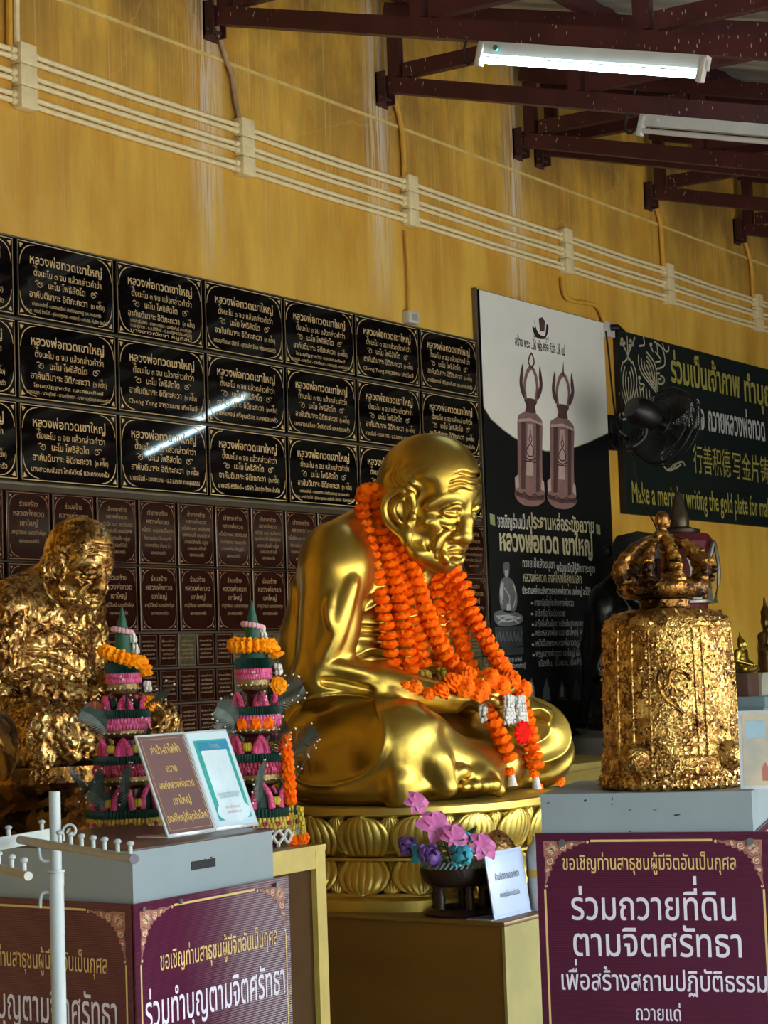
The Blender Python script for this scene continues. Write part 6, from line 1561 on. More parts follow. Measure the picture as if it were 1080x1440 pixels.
RR = [('ขอเชิญท่านสาธุชนผู้มีจิตอันเป็นกุศล', 0.485, 0.083, 0.046, 0.74, 'y'), ('ร่วมถวายที่ดิน', 0.495, 0.195, 0.088, 0.70, 'w'), ('ตามจิตศรัทธา', 0.505, 0.276, 0.088, 0.715, 'w'), ('เพื่อสร้างสถานปฏิบัติธรรม', 0.525, 0.352, 0.062, 0.87, 'w'), ('ถวายแด่', 0.50, 0.418, 0.046, 0.19, 'w'), ('หลวงพ่อทวด เขาใหญ่', 0.5, 0.50, 0.075, 0.8, 'w')]
sign_board(so, EX, 0.53, 0.62, RR, 'dark maroon sign asking for land donations on the box under the bell')
for a, l in ((0.062, 'left'), (0.487, 'right')):
    q = so + EX * a - Vector((0, 0, 0.022)) - DP * 0.004
    tag(part('screw', MB().tube([q, q - DP * 0.006], 0.0085, 12), M_screw), 'grey screw in the %s flame corner of the dark maroon sign' % l, 'screw', 'screws holding the signs')
sign_board(bq(0.484, 0.0, TZ - 0.09), DP, 0.45, 0.62, [], 'narrow view of the maroon sign round the corner of the bell box')
# framed photograph on the box
pt = thing('picture_stand', 'pale photograph in a white edged stand at the right edge, beside the bell', 'picture', bq(0.455, 0.05, TZ))
pq = bq(0.452, 0.045, TZ)
pd_ = (Vector((0.35, -1, 0))).normalized(); pn = Vector((-pd_.y, pd_.x, 0)); lean = Vector((0, 0, 1)) + (-pn) * -0.10
L_ = lean.normalized()
m = MB(); w_, h_ = 0.15, 0.178; nn = pd_.cross(L_)
m.raw([pq + pd_ * a + L_ * b_ + nn * c_ for c_ in (0.0, 0.004) for a, b_ in ((0, 0.002), (w_, 0.002), (w_, h_), (0, h_))], [(3, 2, 1, 0), (4, 5, 6, 7), (0, 1, 5, 4), (1, 2, 6, 5), (2, 3, 7, 6), (3, 0, 4, 7)]); part('panel', m, mat('white_edge_board', '#b9bcbd', 0.2), pt, True, 0)
L = Letters(pq + nn * 0.004, pd_, L_, 0.0006); L.poly([(0.008, 0.010), (w_ - 0.008, 0.010), (w_ - 0.008, h_ - 0.008), (0.008, h_ - 0.008)]); part('photo_sheet', L.mb, mat('pale_photo_print', '#a8a69a', 0.25, scale=14, col2='#c8b59a', detail=3), pt, True, 0)
L = Letters(pq + nn * 0.004, pd_, L_, 0.0010); L.poly([(0.016, 0.115), (0.06, 0.115), (0.06, 0.155), (0.016, 0.155)]); part('sky_print', L.mb, mat('pale_blue_print', '#9db9c6', 0.25), pt, True, 0)
L = Letters(pq + nn * 0.004, pd_, L_, 0.0012); L.poly([(0.05, 0.02), (0.066, 0.02), (0.064, 0.05), (0.057, 0.062), (0.050, 0.048)]); L.poly([(0.08, 0.02), (0.11, 0.02), (0.11, 0.07), (0.085, 0.075)]); part('red_figure_print', L.mb, mat('faded_red_print', '#a8685a', 0.3), pt, True, 0)

# ---------------------------------------------------------------- the gilded bell
M_leafB = leaf_gold('bell_leaf_crust', '#deb564', '#4a2812', 52, 0.42, 0.55)
M_leafC = leaf_gold('bell_crown_leaf', '#cf9f4a', '#2a180c', 34, 0.24, 0.6)
bc = bq(0.278, 0.19, TZ)
bl = thing('bell', 'large temple bell crusted with gold leaf on the right donation box', 'bell', bc, rotz=AN)
PR = [(0.0, 0.004), (0.160, 0.0), (0.170, 0.006), (0.172, 0.018), (0.166, 0.032), (0.162, 0.036), (0.166, 0.044), (0.164, 0.058), (0.158, 0.075), (0.157, 0.10), (0.1555, 0.15), (0.1545, 0.22), (0.152, 0.30), (0.149, 0.36), (0.146, 0.382), (0.138, 0.398), (0.118, 0.410), (0.085, 0.418), (0.0, 0.42)]
P2 = [PR[0]]
for (r0_, z0_), (r1_, z1_) in zip(PR, PR[1:]):
    k = max(1, int(math.hypot(r1_ - r0_, z1_ - z0_) / 0.010))
    for i in range(1, k + 1): P2.append((r0_ + (r1_ - r0_) * i / k, z0_ + (z1_ - z0_) * i / k))
m = MB().lathe(P2, n=150)
for i, v in enumerate(m.v):
    r_ = math.hypot(v[0], v[1])
    if r_ > 0.02:
        a = math.atan2(v[1], v[0]); kk = 1 + 0.006 * math.sin(a * 31 + v[2] * 160) * math.sin(v[2] * 230 + a * 17) + 0.004 * math.sin(a * 57 - v[2] * 310)
        if v[2] < 0.05: kk += 0.008 * math.sin(a * 40)
        m.v[i] = (v[0] * kk, v[1] * kk, v[2])
part('bell_wall', m, M_leafB, bl, smooth=60)
rs = np.random.RandomState(8); pts = []; nrm = []
for _ in range(4200):
    z_ = rs.uniform(0.01, 0.41); a = rs.uniform(0, 2 * PI); r_ = np.interp(z_, [q[1] for q in PR[1:]], [q[0] for q in PR[1:]]); pts.append((r_ * math.cos(a), r_ * math.sin(a), z_)); nrm.append((math.cos(a), math.sin(a), 0.15 if z_ < 0.38 else 0.9))
fo = part('gold_leaf', flakes(np.array(pts), np.array(nrm), 4200, 0.0055, 9, 0.6), M_flake, bl, smooth=0); fo['kind'] = 'stuff'
# raised ribs, rings, bosses and a dragon scroll; angles are measured from the face turned to the viewer
def bp(ang, z_, lift=0.0):
    r_ = np.interp(z_, [q[1] for q in PR[1:]], [q[0] for q in PR[1:]]) + lift; a = PI + math.radians(ang); return Vector((r_ * math.cos(a), r_ * math.sin(a), z_))
for ang in (-40, -24, -8, 32, 40, 100, 108, 150, 200, 208, 260):
    part('rib', MB().tube([bp(ang, z_, 0.001) for z_ in (0.075, 0.15, 0.25, 0.34, 0.372)], 0.0035, 6), M_leafB, bl)
for z_, a0, a1 in ((0.372, -180, 180), (0.078, -180, 180), (0.105, -8, 32)):
    part('ring', MB().tube([bp(a0 + (a1 - a0) * k / 60, z_, 0.001) for k in range(61)], 0.004, 6), M_leafB, bl)
for ang in (-22, 62, 150, 240): part('boss', MB().ball(bp(ang, 0.075, 0.002), (0.036, 0.036, 0.036), 20, 14), M_leafB, bl)
sc = [(2, 0.275), (0, 0.25), (4, 0.235), (9, 0.245), (10, 0.265), (14, 0.275), (20, 0.27), (25, 0.262), (28, 0.25)]
part('dragon_scroll', MB().tube(smooth_path([bp(a, z_, 0.003) for a, z_ in sc], 5), 0.0045, 8).tube(smooth_path([bp(a, z_, 0.003) for a, z_ in ((0, 0.25), (4, 0.215), (12, 0.195), (20, 0.175))], 5), 0.004, 8).tube(smooth_path([bp(a, z_, 0.003) for a, z_ in ((10, 0.265), (13, 0.25), (18, 0.252))], 5), 0.004, 8), M_leafC, bl)
part('neck', MB().lathe([(0.065, 0.415), (0.058, 0.425), (0.060, 0.445), (0.05, 0.455)], n=40), M_leafC, bl)
m = MB().lathe([(0.05, 0.452), (0.088, 0.450), (0.104, 0.460), (0.111, 0.475), (0.108, 0.492), (0.092, 0.500), (0.05, 0.498)], n=60)
for i, v in enumerate(m.v):
    a = math.atan2(v[1], v[0]); kk = 1 + 0.02 * math.sin(a * 13 + v[2] * 200) + 0.015 * math.sin(a * 29); m.v[i] = (v[0] * kk, v[1] * kk, v[2])
part('crown_ring', m, M_leafC, bl, smooth=60)
TOPZ = 0.625
for k, ang in enumerate((-62, -22, 34, 78, 130, 180, 235)):
    a = PI + math.radians(ang); o = Vector((math.cos(a), math.sin(a), 0)); inner = abs(ang) < 40
    if inner: pth = [o * 0.074 + Vector((0, 0, 0.49)), o * 0.070 + Vector((0, 0, 0.54)), o * 0.052 + Vector((0, 0, 0.59)), o * 0.018 + Vector((0, 0, TOPZ))]; rr = [0.018, 0.016, 0.013, 0.012]
    else: pth = [o * 0.090 + Vector((0, 0, 0.49)), o * 0.106 + Vector((0, 0, 0.535)), o * 0.074 + Vector((0, 0, 0.59)), o * 0.020 + Vector((0, 0, TOPZ))]; rr = [0.022, 0.020, 0.016, 0.012]
    P = smooth_path(pth, 6); R_ = [np.interp(i / (len(P) - 1), [0, .33, .66, 1], rr) * (1 + 0.14 * math.sin(i * 2.1 + k)) for i in range(len(P))]
    m = MB().tube(P, R_, 12); m.ball(pth[0] + Vector((0, 0, 0.008)), 0.024, 12, 8)
    for i in range(2, 14, 3): m.ball(P[i] + o * R_[i] * 0.8 if i < len(P) else P[-1], R_[min(i, len(R_) - 1)] * 0.55, 8, 6)
    part('crown_arm', m, M_leafC, bl, smooth=70)
fg = Field((-0.06, -0.05, 0.60), (0.06, 0.05, 0.71), 0.0026)
fg.ell((0, 0, 0.628), (0.034, 0.026, 0.022), 0.01); fg.cap((0, 0, 0.635), (0, 0.003, 0.655), 0.014, 0.012, 0.008); fg.ell((0, 0.004, 0.677), (0.020, 0.022, 0.027), 0.006); fg.ell((0, 0.027, 0.672), (0.004, 0.006, 0.007), 0.004); fg.ell((0, 0.022, 0.660), (0.010, 0.006, 0.006), 0.006)
for sx in (-1, 1): fg.cap((sx * 0.03, 0, 0.632), (sx * 0.045, 0.0, 0.605), 0.012, 0.011, 0.008); fg.ell((sx * 0.021, 0.0, 0.674), (0.004, 0.006, 0.011), 0.003)
V, F = fg.surface(1); V[:, 1] *= -1
fo = link('finial_figure', np_mesh('finial_figure', V, F[:, ::-1], leaf_gold('finial_bronze', '#8a6336', '#1c130c', 34, 0.25, 0.3)), bl); fo.rotation_euler = (0, 0, -AN)
for o in list(bl.children):
    if o.name.split('.')[0] in ('neck', 'crown_ring', 'crown_arm', 'finial_figure'): s_ = 0.82; o.scale = (0.8, 0.8, s_) if o.name.startswith('finial') else (1, 1, s_); o.location.z = 0.415 * (1 - s_)

# ---------------------------------------------------------------- white post with pegged arms at the left
M_wp = mat('white_painted_steel', '#969d9c', 0.4, var=0.05, scale=20); M_wp2 = mat('aged_white_tube', '#a39f94', 0.5, var=0.12, scale=30)
px_, py_ = 2.522, 2.398
ps = thing('hanger_stand', 'white steel post with pegged arms before the left donation box', 'stand', (px_, py_, 0))
lo_ = MB().tube([(px_, py_, 0.02), (px_, py_, 1.185)], 0.0128, 20); part('lower_post', lo_, M_wp, ps, True)
part('upper_post', MB().tube([(px_, py_, 1.15), (px_, py_, 1.345)], 0.0100, 18), M_wp, ps, True)
part('collar', MB().tube([(px_, py_, 1.182), (px_, py_, 1.205)], 0.0135, 20).tube([(px_, py_, 1.206), (px_, py_, 1.210)], 0.0148, 20), M_wp, ps, True)
part('foot_plate', MB().lathe([(0.0, 0), (0.2, 0), (0.2, 0.012), (0.05, 0.02), (0.0, 0.02)], (px_, py_, 0), 32), M_wp, ps, True)
def peg(parent, base, h, m): part('peg', MB().tube([base, base + Vector((0, 0, h * 0.9))], 0.0036, 10).ball(base + Vector((0, 0, h)), (0.0065, 0.0065, 0.0045), 10, 6), m, parent, True)
A = at(28, 1181, Z=1.262); Bq = at(188, 1208, Z=1.262)
part('round_arm', MB().tube([A, Bq], 0.0072, 14), M_wp2, ps, True, label='greyish round tube arm')
part('arm_end', MB().tube([Bq - (Bq - A).normalized() * 0.001, Bq + (Bq - A).normalized() * 0.002], 0.0078, 14), mat('dark_tube_end', '#4c4650', 0.6), ps, True)
for px, py in ((89, 1182), (105, 1184), (120, 1187), (136, 1190), (151, 1193), (168, 1197), (184, 1202)):
    f_ = (px - 28) / 160; peg(ps, A.lerp(Bq, min(1, max(0, f_ * 1.0))) + Vector((0, 0, 0.005)), 0.018, M_wp)
A2 = at(-60, 1197, Z=1.258); B2_ = at(74, 1173, Z=1.258)
part('flat_arm', MB().bar(A2, B2_, 0.006, 0.022), M_wp, ps, True, label='white flat bar arm')
for f_ in (0.08, 0.52, 0.88): peg(ps, A2.lerp(B2_, f_) + Vector((0, 0, 0.011)), 0.014, M_wp)
A3 = at(-50, 1207, Z=1.262); B3 = at(40, 1232, Z=1.262)
part('round_arm', MB().tube([A3, B3], 0.0065, 14), M_wp2, ps, True)
for f_ in (0.56, 0.76, 0.94): peg(ps, A3.lerp(B3, f_) + Vector((0, 0, 0.005)), 0.016, M_wp)
cq = Vector((px_ + 0.004, py_ - 0.014, 1.272)); u = _R0.copy(); 
part('curl', MB().tube([cq + u * (x) + Vector((0, 0, z_)) for x, z_ in [(0.0, -0.012)] + spiral(0.013, 0.004, 0.014, 0.003, PI * 1.2, -1.35, 22)], 0.0024, 8), M_wp, ps, True)
for z_, s in ((1.226, 1), (1.172, -1)):
    q = Vector((px_, py_, z_)) - u * 0.011; part('hook', MB().tube(smooth_path([q, q - u * 0.010 + Vector((0, 0, 0.0)), q - u * 0.016 + Vector((0, 0, 0.006 * s)), q - u * 0.018 + Vector((0, 0, 0.026 * s))], 4), 0.003, 8), M_wp, ps, True)


# ================================================================ TIERED OFFERINGS ON THE YELLOW TABLE
M_yelw = mat('yellow_gold_painted_wood', '#b89f4a', 0.45, 0.0, var=0.12, scale=8)
M_brtop = mat('brown_glossy_top', '#6b4a20', 0.28, var=0.15, scale=6)
tb = thing('side_table', 'yellow framed table with tiered offerings, right of the left donation box', 'table', (4.10, 3.6, 0))
TT = 1.074; tx0, tx1, ty0, ty1 = 3.93, 4.268, 3.08, 3.98
part('table_top', MB().rbox((tx0, ty0 + 0.004, TT - 0.014), (tx1 - 0.002, ty1, TT), 0.003), M_brtop, tb, True)
part('edge_trim', MB().box((tx0, ty0, TT - 0.016), (tx1, ty0 + 0.005, TT - 0.001)), M_yelw, tb, True, 0)
part('frame_rail', MB().box((tx0, ty0 + 0.004, TT - 0.062), (tx1, ty0 + 0.03, TT - 0.016)), M_yelw, tb, True, 0); part('frame_rail', MB().box((tx0, ty1 - 0.03, TT - 0.062), (tx1, ty1 - 0.004, TT - 0.016)), M_yelw, tb, True, 0)
for xa in (tx0, tx1 - 0.042):
    for ya in (ty0 + 0.003, ty1 - 0.045): part('leg', MB().box((xa, ya, 0), (xa + 0.042, ya + 0.042, TT - 0.016)), M_yelw, tb, True, 0)
part('inner_panel', MB().box((tx0 + 0.02, ty0 + 0.02, 0.02), (tx1 - 0.02, ty0 + 0.03, TT - 0.03)), mat('brown_panel', '#4a3218', 0.85, var=0.1, spec=0.15), tb, True, 0)

M_fgrn = mat('green_cloth_pleats', '#0d3a2f', 0.6, var=0.25, scale=60, stretch=(1, 1, 0.1)); M_cone = mat('green_cone_cloth', '#0c4a38', 0.55, var=0.12, scale=20)
M_pinkb = mat('pink_petal_band', '#b8336a', 0.6, scale=60, col2='#d76a97'); M_redb = mat('crimson_petal_band', '#8c1630', 0.6, scale=50, col2='#b8405c'); M_gband = mat('gold_lace_band', '#6b542a', 0.45, 0.4, scale=90, col2='#a58a4c')
M_bowlr = mat('maroon_lacquer', '#4a0f24', 0.35, var=0.2); M_pet = mat('magenta_folded_petals', '#c02a66', 0.6, scale=40, col2='#da5c8c'); M_yb = mat('yellow_petal_band', '#a98c2c', 0.6, scale=60, col2='#c9b04a')
M_frond = mat('silvery_frond', '#44514a', 0.4, var=0.3, scale=40); M_pearl = mat('pearl_bead', '#d0cfc8', 0.3, var=0.02); M_silv = mat('silver_tinsel', '#85857f', 0.35, 0.5, var=0.2, scale=60); M_ylf = mat('yellow_blossom', '#b8a022', 0.6, var=0.25, scale=40)
tr = random.Random(21)


def pleat_ring(r, z0, z1, n=70, amp=0.003):
    m = MB(); N = n * 2; vs = []
    for z in (z0, (z0 + z1) / 2, z1):
        for j in range(N):
            a = 2 * PI * j / N; rr = r + (amp if j % 2 else -amp) + (0.004 if z == (z0 + z1) / 2 else 0); vs.append((rr * math.cos(a), rr * math.sin(a), z))
    fs = [(k * N + j, k * N + (j + 1) % N, (k + 1) * N + (j + 1) % N, (k + 1) * N + j) for k in range(2) for j in range(N)]
    fs += [tuple(range(2 * N, 3 * N)), tuple(range(N - 1, -1, -1))]
    return m.raw(vs, fs)


def petal_ring(r, z0, z1, n=34):
    m = MB().lathe([(r - 0.006, z0), (r - 0.002, (z0 + z1) / 2), (r - 0.006, z1), (0, z1)], n=40)
    for row, f in ((0.3, 0), (0.72, 0.5)):
        for k in range(n):
            a = 2 * PI * (k + f) / n; m.ball((r * math.cos(a), r * math.sin(a), z0 + (z1 - z0) * row), (0.006, 0.006, (z1 - z0) * 0.30), 6, 4)
    return m


def rosettes(r, z, n, s):
    m = MB()
    for k in range(n):
        a = 2 * PI * k / n; c = Vector((r * math.cos(a), r * math.sin(a), z)); u = Vector((-math.sin(a), math.cos(a), 0)); o = Vector((math.cos(a), math.sin(a), 0))
        for q in range(5):
            b = 2 * PI * q / 5; m.ball(c + (u * math.cos(b) + Vector((0, 0, 1)) * math.sin(b)) * s * 0.55 + o * 0.004, s * 0.42, 6, 4)
    return m


def frond(base, tip, droop, w, n=12, pearls=True, side=None):
    """a feathered leaf with pearl tips"""
    base, tip = Vector(base), Vector(tip); mid = (base + tip) / 2 + Vector((0, 0, droop)); P = smooth_path([base, mid, tip], n); m = MB().tube(P, [0.0022 * (1 - 0.7 * i / len(P)) for i in range(len(P))], 5); pm = MB()
    L_ = len(P)
    for i in range(2, L_):
        t = (P[min(i + 1, L_ - 1)] - P[i - 1]).normalized(); s = side or t.cross(Vector((0.4, 0.5, 0.3))).normalized(); ww = w * math.sin(PI * (0.15 + 0.8 * i / L_))
        for sg in (-1, 1):
            if i % 2 == (0 if sg > 0 else 1) or True:
                e = P[i] + s * sg * ww + t * ww * 0.9; nrm = t.cross(s) * 0.0012; b1 = P[i] + t * 0.009
                m.raw([P[i] - nrm, b1 + nrm, e], [(0, 1, 2)])
                if pearls and i % 4 == 1 and tr.random() < 0.8: pm.ball(e, 0.0030, 6, 4)
    return m, pm


def tower(x, y, z, label, kind, seed):
    tr.seed(seed); fr.seed(seed)
    t = thing('tiered_offering', label, 'offering', (x, y, z), group=None)
    H = 0.655; Z = lambda px: H * (1 - px / 345.0)          # px below the tip, as the photo shows it
    # five tiers: (top of pleats, pleat bottom, band bottom, lace bottom, foot bottom, radius, band material)
    T = [(82, 97, 113, 127, 150, 0.047, M_pinkb), (150, 162, 180, 188, 218, 0.068, M_pinkb), (216, 228, 246, 258, 294, 0.085, M_redb), (292, 304, 322, 328, 345, 0.108, M_yb)]
    part('cone', MB().lathe([(0.040, Z(84)), (0.024, Z(66)), (0.019, Z(40)), (0.010, Z(18)), (0.0015, Z(0))], n=28), M_cone, t)
    tilt = Matrix.Rotation(math.radians(12), 3, Vector((0.5, 0.6, 0)))
    m = MB()
    for k in range(16):
        a = 2 * PI * k / 16; m.ball(tilt @ Vector((0.026 * math.cos(a), 0.026 * math.sin(a), 0)) + Vector((0, 0, Z(36))), (0.0075, 0.0075, 0.0085), 8, 6)
    part('pink_ring', m, mat('pale_pink_buds', '#c79aa4', 0.6, var=0.15, scale=60) if 'pale_pink_buds' not in bpy.data.materials else bpy.data.materials['pale_pink_buds'], t, smooth=60)
    ts = Vector((0.02, -0.018, Z(42))); m = MB(); buds(m, [ts, ts + Vector((0.006, -0.01, -0.055))], 0.006, 0.016, 4); part('jasmine_tassel', m, M_jas, t, smooth=60)
    for i, (a, b, c, d, e, r, bm_) in enumerate(T):
        part('pleated_collar', pleat_ring(r, Z(b), Z(a) - 0.001), M_fgrn, t, smooth=0)
        part('petal_band', petal_ring(r - 0.002, Z(c), Z(b), int(26 + r * 300)), bm_, t, smooth=60)
        if i >= 2: part('rosette_row', rosettes(r + 0.001, (Z(b) + Z(c)) / 2, int(10 + i * 3), 0.008), M_pinkb if i == 2 else M_redb, t, smooth=60)
        part('lace_band', MB().lathe([(r - 0.004, Z(c)), (r - 0.003, (Z(c) + Z(d)) / 2), (r - 0.016, Z(d)), (r * 0.55, Z(d) - 0.003), (0, Z(d) - 0.003)], n=40), M_gband if i < 3 else M_silv, t)
        m = MB()
        for k in range(int(14 + r * 120)):
            an = 2 * PI * k / int(14 + r * 120); m.ball(((r - 0.002) * math.cos(an), (r - 0.002) * math.sin(an), Z((c + d) / 2)), 0.0026, 6, 4)
        part('pearl_row', m, M_pearl, t, smooth=60)
        part('pedestal_bowl', MB().lathe([(r * 0.75, Z(d)), (r * 0.45, Z(d) - 0.012), (r * 0.40, Z(e) + 0.006), (r * 0.62, Z(e) - 0.004 if i < 3 else 0.0)], n=32), M_bowlr, t)
        if i > 0:                                               # folded petals and blossoms standing on each tier
            ht = Z(T[i - 1][3]) - Z(a) - 0.006 if i < 3 else 0.072
            nn = 4 + i
            for k in range(nn):
                an = 2 * PI * k / nn + (2.55 if kind == 'L' else 2.75) + 0.1 * i; c_ = Vector((r * 0.80 * math.cos(an), r * 0.80 * math.sin(an), Z(a))); u = Vector((-math.sin(an), math.cos(an), 0)); o = Vector((math.cos(an), math.sin(an), 0)); wd = ht * 0.36
                q = MB()
                for sg in (-1, 1):
                    P = smooth_path([c_ + u * sg * wd, c_ + u * sg * wd * 0.75 + Vector((0, 0, ht * 0.5)), c_ + Vector((0, 0, ht * 0.95)) + o * 0.004], 6); q.tube(P, [0.0105 * (1 - 0.55 * j / len(P)) for j in range(len(P))], 8)
                    for j in range(1, len(P), 1): ruffle(q, P[j], P[j] - P[j - 1], 0.0115 * (1 - 0.5 * j / len(P)), 0.006, 10, 5)
                q.raw([c_ - u * wd * 0.8, c_ + u * wd * 0.8, c_ + Vector((0, 0, ht * 0.86)) + o * 0.002, c_ - o * 0.006], [(0, 1, 2), (1, 3, 2), (3, 0, 2)]) if i < 3 else None; part('folded_petals', q, M_pet, t, smooth=50)
                q = MB().raw([c_ + u * -wd * 1.5 - o * 0.012, c_ + u * wd * 1.5 - o * 0.012, c_ + Vector((0, 0, ht * 1.15)) - o * 0.010, c_ - o * 0.020 + Vector((0, 0, ht * .3))], [(0, 1, 2), (1, 3, 2), (3, 0, 2), (0, 3, 1)]); part('leaf_backing', q, M_fgrn, t, smooth=0)
                if i >= 2:
                    an2 = an + PI / nn; c2 = Vector((r * 0.82 * math.cos(an2), r * 0.82 * math.sin(an2), Z(a) + 0.014)); q = MB()
                    for s in range(9): b = 2 * PI * s / 9; q.ball(c2 + Vector((math.cos(b) * 0.008, math.sin(b) * 0.008, 0.004)), (0.005, 0.005, 0.012), 6, 5)
                    part('yellow_blossom', q, M_ylf, t, smooth=60)
    # feathered leaves
    dirs = [(-0.9, 0.35, 160, 190, 0.0), (-0.95, 0.1, 250, 262, 0), (-0.9, 0.45, 300, 240, 0.0), (0.2, -0.98, 160, 128, 0.0), (0.25, -0.95, 250, 190, 0.01), (0.45, -0.9, 300, 215, 0.02), (-0.7, -0.7, 158, 120, 0.01), (-0.75, -0.65, 298, 235, 0.01), (0.75, -0.6, 165, 125, 0.01), (-0.98, 0.1, 185, 150, 0.01), (-0.35, -0.92, 228, 178, 0.0), (-0.98, -0.1, 300, 262, 0.0)]
    for k, (dx, dy, zb, zt, dr) in enumerate(dirs):
        if kind == 'L' and k in (0, 8): continue
        d = Vector((dx, dy, 0)); rb = 0.055 if zb < 170 else (0.075 if zb < 230 else 0.09)
        side = Vector((0.3, -0.4, 0.86)).normalized() if k % 2 else Vector((-0.2, 0.35, 0.9)).normalized()
        m, pm = frond(d * rb * 0.7 + Vector((0, 0, Z(zb))), d * (rb + tr.uniform(0.06, 0.085)) + Vector((0, 0, Z(zt))), 0.012, 0.040, 10, True, side)
        f_ = part('fern_leaf', m, M_frond, t, smooth=0); f_2 = part('pearl_tips', pm, M_pearl, f_, smooth=60)
    return t, Z


def place_string(name, path, r, step, m, label, group):
    mb = MB(); string_of(mb, path, r, step, jit=0.06); o = part('flower_string', mb, m, None, smooth=45)
    g = thing('flower_garland', label, 'garland', path[len(path) // 2], group=group); o.parent = g; me = o.data; me.transform(Matrix.Translation(-g.location)); return g


def tilted_wreath(cx, cy, z, r, dz, drop):
    """ring lying aslant round the cone, its tail hanging at the viewer's right"""
    pts = []
    u = _R0.copy(); w = Vector((_F.x, _F.y, 0)).normalized()
    for k in range(13):
        a = PI * 0.15 + (2 * PI - 0.35) * k / 12; pts.append(Vector((cx, cy, z)) + u * (r * math.cos(a)) + w * (r * math.sin(a)) - Vector((0, 0, dz * math.cos(a))))
    pts.append(pts[-1] + u * 0.012 - w * 0.01 - Vector((0, 0, drop * 0.5))); pts.append(pts[-1] + u * 0.004 - Vector((0, 0, drop * 0.5)))
    return smooth_path(pts, 5)


for (x, y, kind, seed) in ((4.10, 3.63, 'L', 4), (4.203, 3.255, 'R', 9)):
    side = 'left' if kind == 'L' else 'right'
    lab = 'tall tiered offering with a green cone, behind the leaning stands on the left' if kind == 'L' else 'tall tiered offering with a green cone, beside the large golden statue'
    t, Z = tower(x, y, TT, lab, kind, seed)
    u = _R0.copy(); w = Vector((_F.x, _F.y, 0)).normalized()
    gname = 'garlands on the tiered offerings'
    P = tilted_wreath(x, y, TT + Z(64 if kind == 'R' else 74), 0.050, 0.018 if kind == 'L' else 0.002, 0.04)
    g = place_string('wreath', P, 0.021, 0.015, M_yel, 'thick golden wreath slung on the cone of the %s tiered offering' % side, gname)
    e = P[-1]; m = MB(); buds(m, [e - Vector((0, 0, 0.018)), e + u * 0.004 - Vector((0, 0, 0.045))], 0.007, 0.014, 5); part('jasmine_tassel', m, M_jas, g, True, 60)
    m = MB(); marigold(m, e + u * 0.006 - Vector((0, 0, 0.068)), 0.026); part('end_flower', m, M_yel, g, True, 40)
    if kind == 'R':
        q = [Vector((x, y, TT + Z(172))) + u * (0.062 * math.cos(a)) + w * (-0.062 * math.sin(a)) for a in np.linspace(PI, 0.4, 6)]
        for k, c in enumerate(q[:5]):
            m = MB(); ruffle(m, (0, 0, 0), Vector((0, 0, 1)), 0.019, 0.036, 14, 5); o = part('marigold', m, M_org, smooth=45); o.location = c; tag(o, 'orange blossom, %s from the left in the row round the right tiered offering' % ORD[k], 'flower', 'blossoms round the right tiered offering')
        P = smooth_path([Vector((x, y, TT + Z(198))) + u * 0.082 - w * 0.04, Vector((x, y, TT + Z(235))) + u * 0.088 - w * 0.05, Vector((x, y, TT + Z(290))) + u * 0.094 - w * 0.055], 8)
        g = place_string('side', P, 0.018, 0.021, M_org, 'orange flower string hanging down the right tiered offering', gname)
        e = P[-1]; m = MB()
        for dx in (-0.004, 0.022): buds(m, [e + u * dx - Vector((0, 0, 0.01)), e + u * (dx + 0.006) - Vector((0, 0, 0.075))], 0.006, 0.013, 4)
        part('yellow_tassel', m, M_ylf, g, True, 60)
        for dx, zz in ((0.002, 0.090), (0.034, 0.086), (-0.012, 0.025)): m = MB(); marigold(m, e + u * dx - Vector((0, 0, zz)), 0.019); part('end_flower', m, M_org, g, True, 40)
        net = MB()
        for k in range(22):
            a = 2 * PI * k / 22; c = Vector((0.112 * math.cos(a), 0.112 * math.sin(a), Z(322))); v = Vector((-math.sin(a), math.cos(a), 0))
            for sg in (-1, 1): net.tube(smooth_path([c, c + v * sg * 0.014 - Vector((0, 0, 0.018)), c - Vector((0, 0, 0.036))], 4), 0.0042, 6)
            if k % 2: buds(net, [c - Vector((0, 0, 0.038)), c - Vector((0, 0, 0.062))], 0.0035, 0.011, 4)
        part('jasmine_net', net, M_jas, t, smooth=60)
    else:
        c = Vector((x, y, TT + Z(145))) - u * 0.082; m = MB(); ruffle(m, (0, 0, 0), Vector((0.2, 0, 1)), 0.024, 0.045, 16, 5); o = part('marigold', m, M_org, smooth=45); o.location = c; tag(o, 'orange blossom at the left side of the left tiered offering', 'flower')
        c = Vector((x, y, TT + Z(268))) - w * 0.07 + u * 0.012; m = MB(); ruffle(m, (0, 0, 0), Vector((0, 0.2, 1)), 0.015, 0.03, 16, 5); o = part('marigold', m, M_org, smooth=45); o.location = c; tag(o, 'orange blossom low on the left tiered offering, over a yellow one', 'flower')

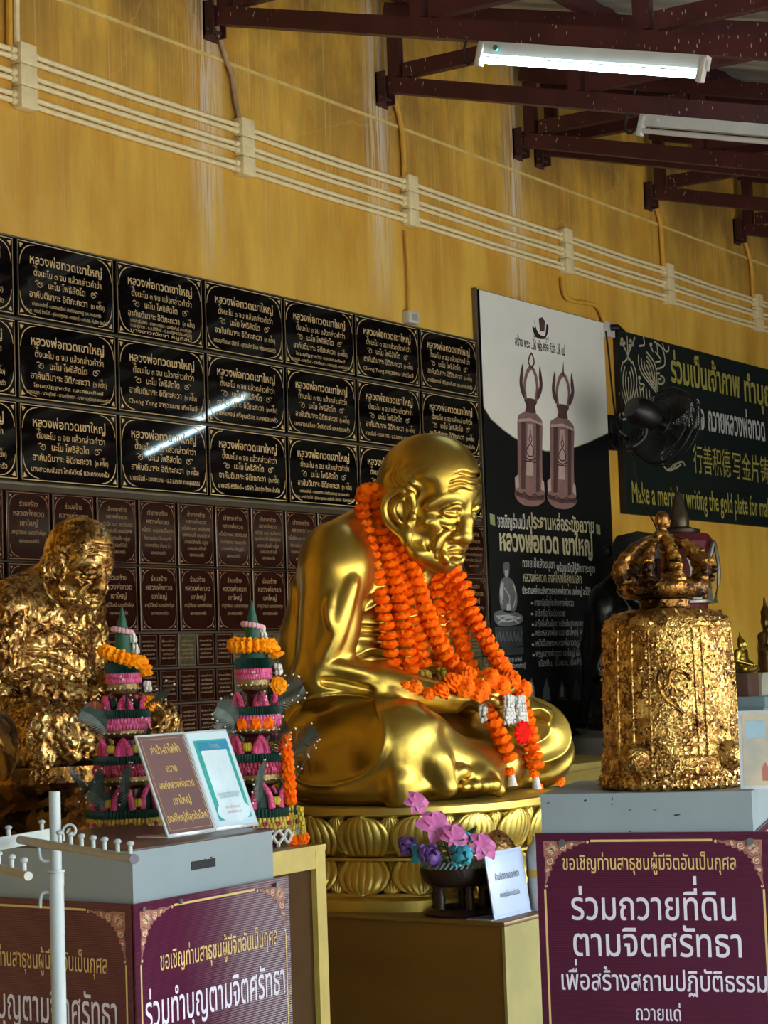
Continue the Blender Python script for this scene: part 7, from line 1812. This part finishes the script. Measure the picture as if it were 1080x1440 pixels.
# ================================================================ FAN ON THE WALL
M_fan = mat('black_fan_plastic', '#0c0d0f', 0.4, var=0.1); M_fanm = mat('black_fan_wire', '#101113', 0.45)
fa = at(857, 607, Y=YW); fn = thing('wall_fan', 'black wall fan turned away between the two banners', 'fan', (fa.x, YW, fa.z))
part('wall_plate', MB().rbox((fa.x - 0.07, YW - 0.05, fa.z - 0.02), (fa.x + 0.07, YW, fa.z + 0.10), 0.01).rbox((fa.x - 0.03, YW - 0.04, fa.z - 0.12), (fa.x + 0.04, YW, fa.z - 0.02), 0.006), M_fan, fn, True)
FC = at(936, 600, Y=5.08); fnrm = Vector((0.85, -0.30, -0.35)).normalized()
mo = FC - fnrm * 0.19
part('arm', MB().tube(smooth_path([Vector((fa.x, YW - 0.05, fa.z + 0.01)), Vector((fa.x + 0.04, YW - 0.12, fa.z - 0.07)), mo + Vector((-0.02, 0.1, -0.2)), mo + Vector((0.0, 0.0, -0.13)), mo], 6), 0.018, 10), M_fan, fn, True)
R_ = fnrm.to_track_quat('Z', 'Y').to_matrix().to_4x4()
m = MB().lathe([(0.0, -0.11), (0.06, -0.105), (0.085, -0.07), (0.09, 0.0), (0.08, 0.08), (0.05, 0.11), (0.0, 0.115)], n=32).xf(R_).xf(Matrix.Translation(mo)); part('motor', m, M_fan, fn, True)
m = MB()
GR = 0.235
for zf, rr in ((0.05, 1.0), (-0.05, 1.0), (0.0, 1.02), (0.085, 0.55), (0.095, 0.2), (-0.085, 0.55)): m.tube([Vector((GR * rr * math.cos(a), GR * rr * math.sin(a), zf)) for a in [2 * PI * k / 48 for k in range(48)]], 0.0045 if abs(rr) < 1.01 else 0.008, 6, closed=True)
for k in range(76):
    a = 2 * PI * k / 76; d = Vector((math.cos(a), math.sin(a), 0))
    for s in (1, -1): m.tube([d * 0.04 + Vector((0, 0, 0.098 * s)), d * GR * 0.55 + Vector((0, 0, 0.085 * s)), d * GR * 0.92 + Vector((0, 0, 0.065 * s)), d * GR + Vector((0, 0, 0.0))], 0.0019, 4)
m.xf(R_).xf(Matrix.Translation(FC)); part('guard', m, M_fanm, fn, True, 0)
for k in range(3):
    a0 = 2 * PI * k / 3; m = MB(); vs = []
    for i in range(7):
        r_ = 0.05 + 0.165 * i / 6
        for j in range(6): a = a0 - 0.42 + 0.84 * j / 5 * (0.8 + 0.2 * math.sin(PI * i / 6)); vs.append(Vector((r_ * math.cos(a), r_ * math.sin(a), 0.022 * (j - 2.5) / 2.5)))
    m.raw(vs, [(i * 6 + j, i * 6 + j + 1, (i + 1) * 6 + j + 1, (i + 1) * 6 + j) for i in range(6) for j in range(5)]); m.xf(R_).xf(Matrix.Translation(FC)); part('blade', m, M_fan, fn, True, 60)
m = MB().lathe([(0.0, 0.05), (0.03, 0.045), (0.04, 0.0), (0.03, -0.06), (0.0, -0.06)], n=20).xf(R_).xf(Matrix.Translation(FC)); part('hub', m, M_fan, fn, True)
cb_ = [at(852, 466, Y=YW - 0.09), at(856, 500, Y=YW - 0.05), at(862, 560, Y=YW - 0.05), at(868, 600, Y=YW - 0.1), at(872, 632, Y=YW - 0.2), at(862, 628, Y=YW - 0.1), at(858, 618, Y=YW - 0.06)]
tag(part('cable', MB().tube(smooth_path(cb_, 6), 0.006, 6), M_wire), 'black cable from the socket down to the wall fan', 'cable')
cb_ = [at(890, 640, Y=YW - 0.3), at(897, 680, Y=YW - 0.12), at(912, 720, Y=YW - 0.1), at(924, 748, Y=YW - 0.1), at(926, 800, Y=YW - 0.1)]
tag(part('cable', MB().tube(smooth_path(cb_, 6), 0.005, 6), M_wire), 'thin black cable trailing below the wall fan', 'cable')
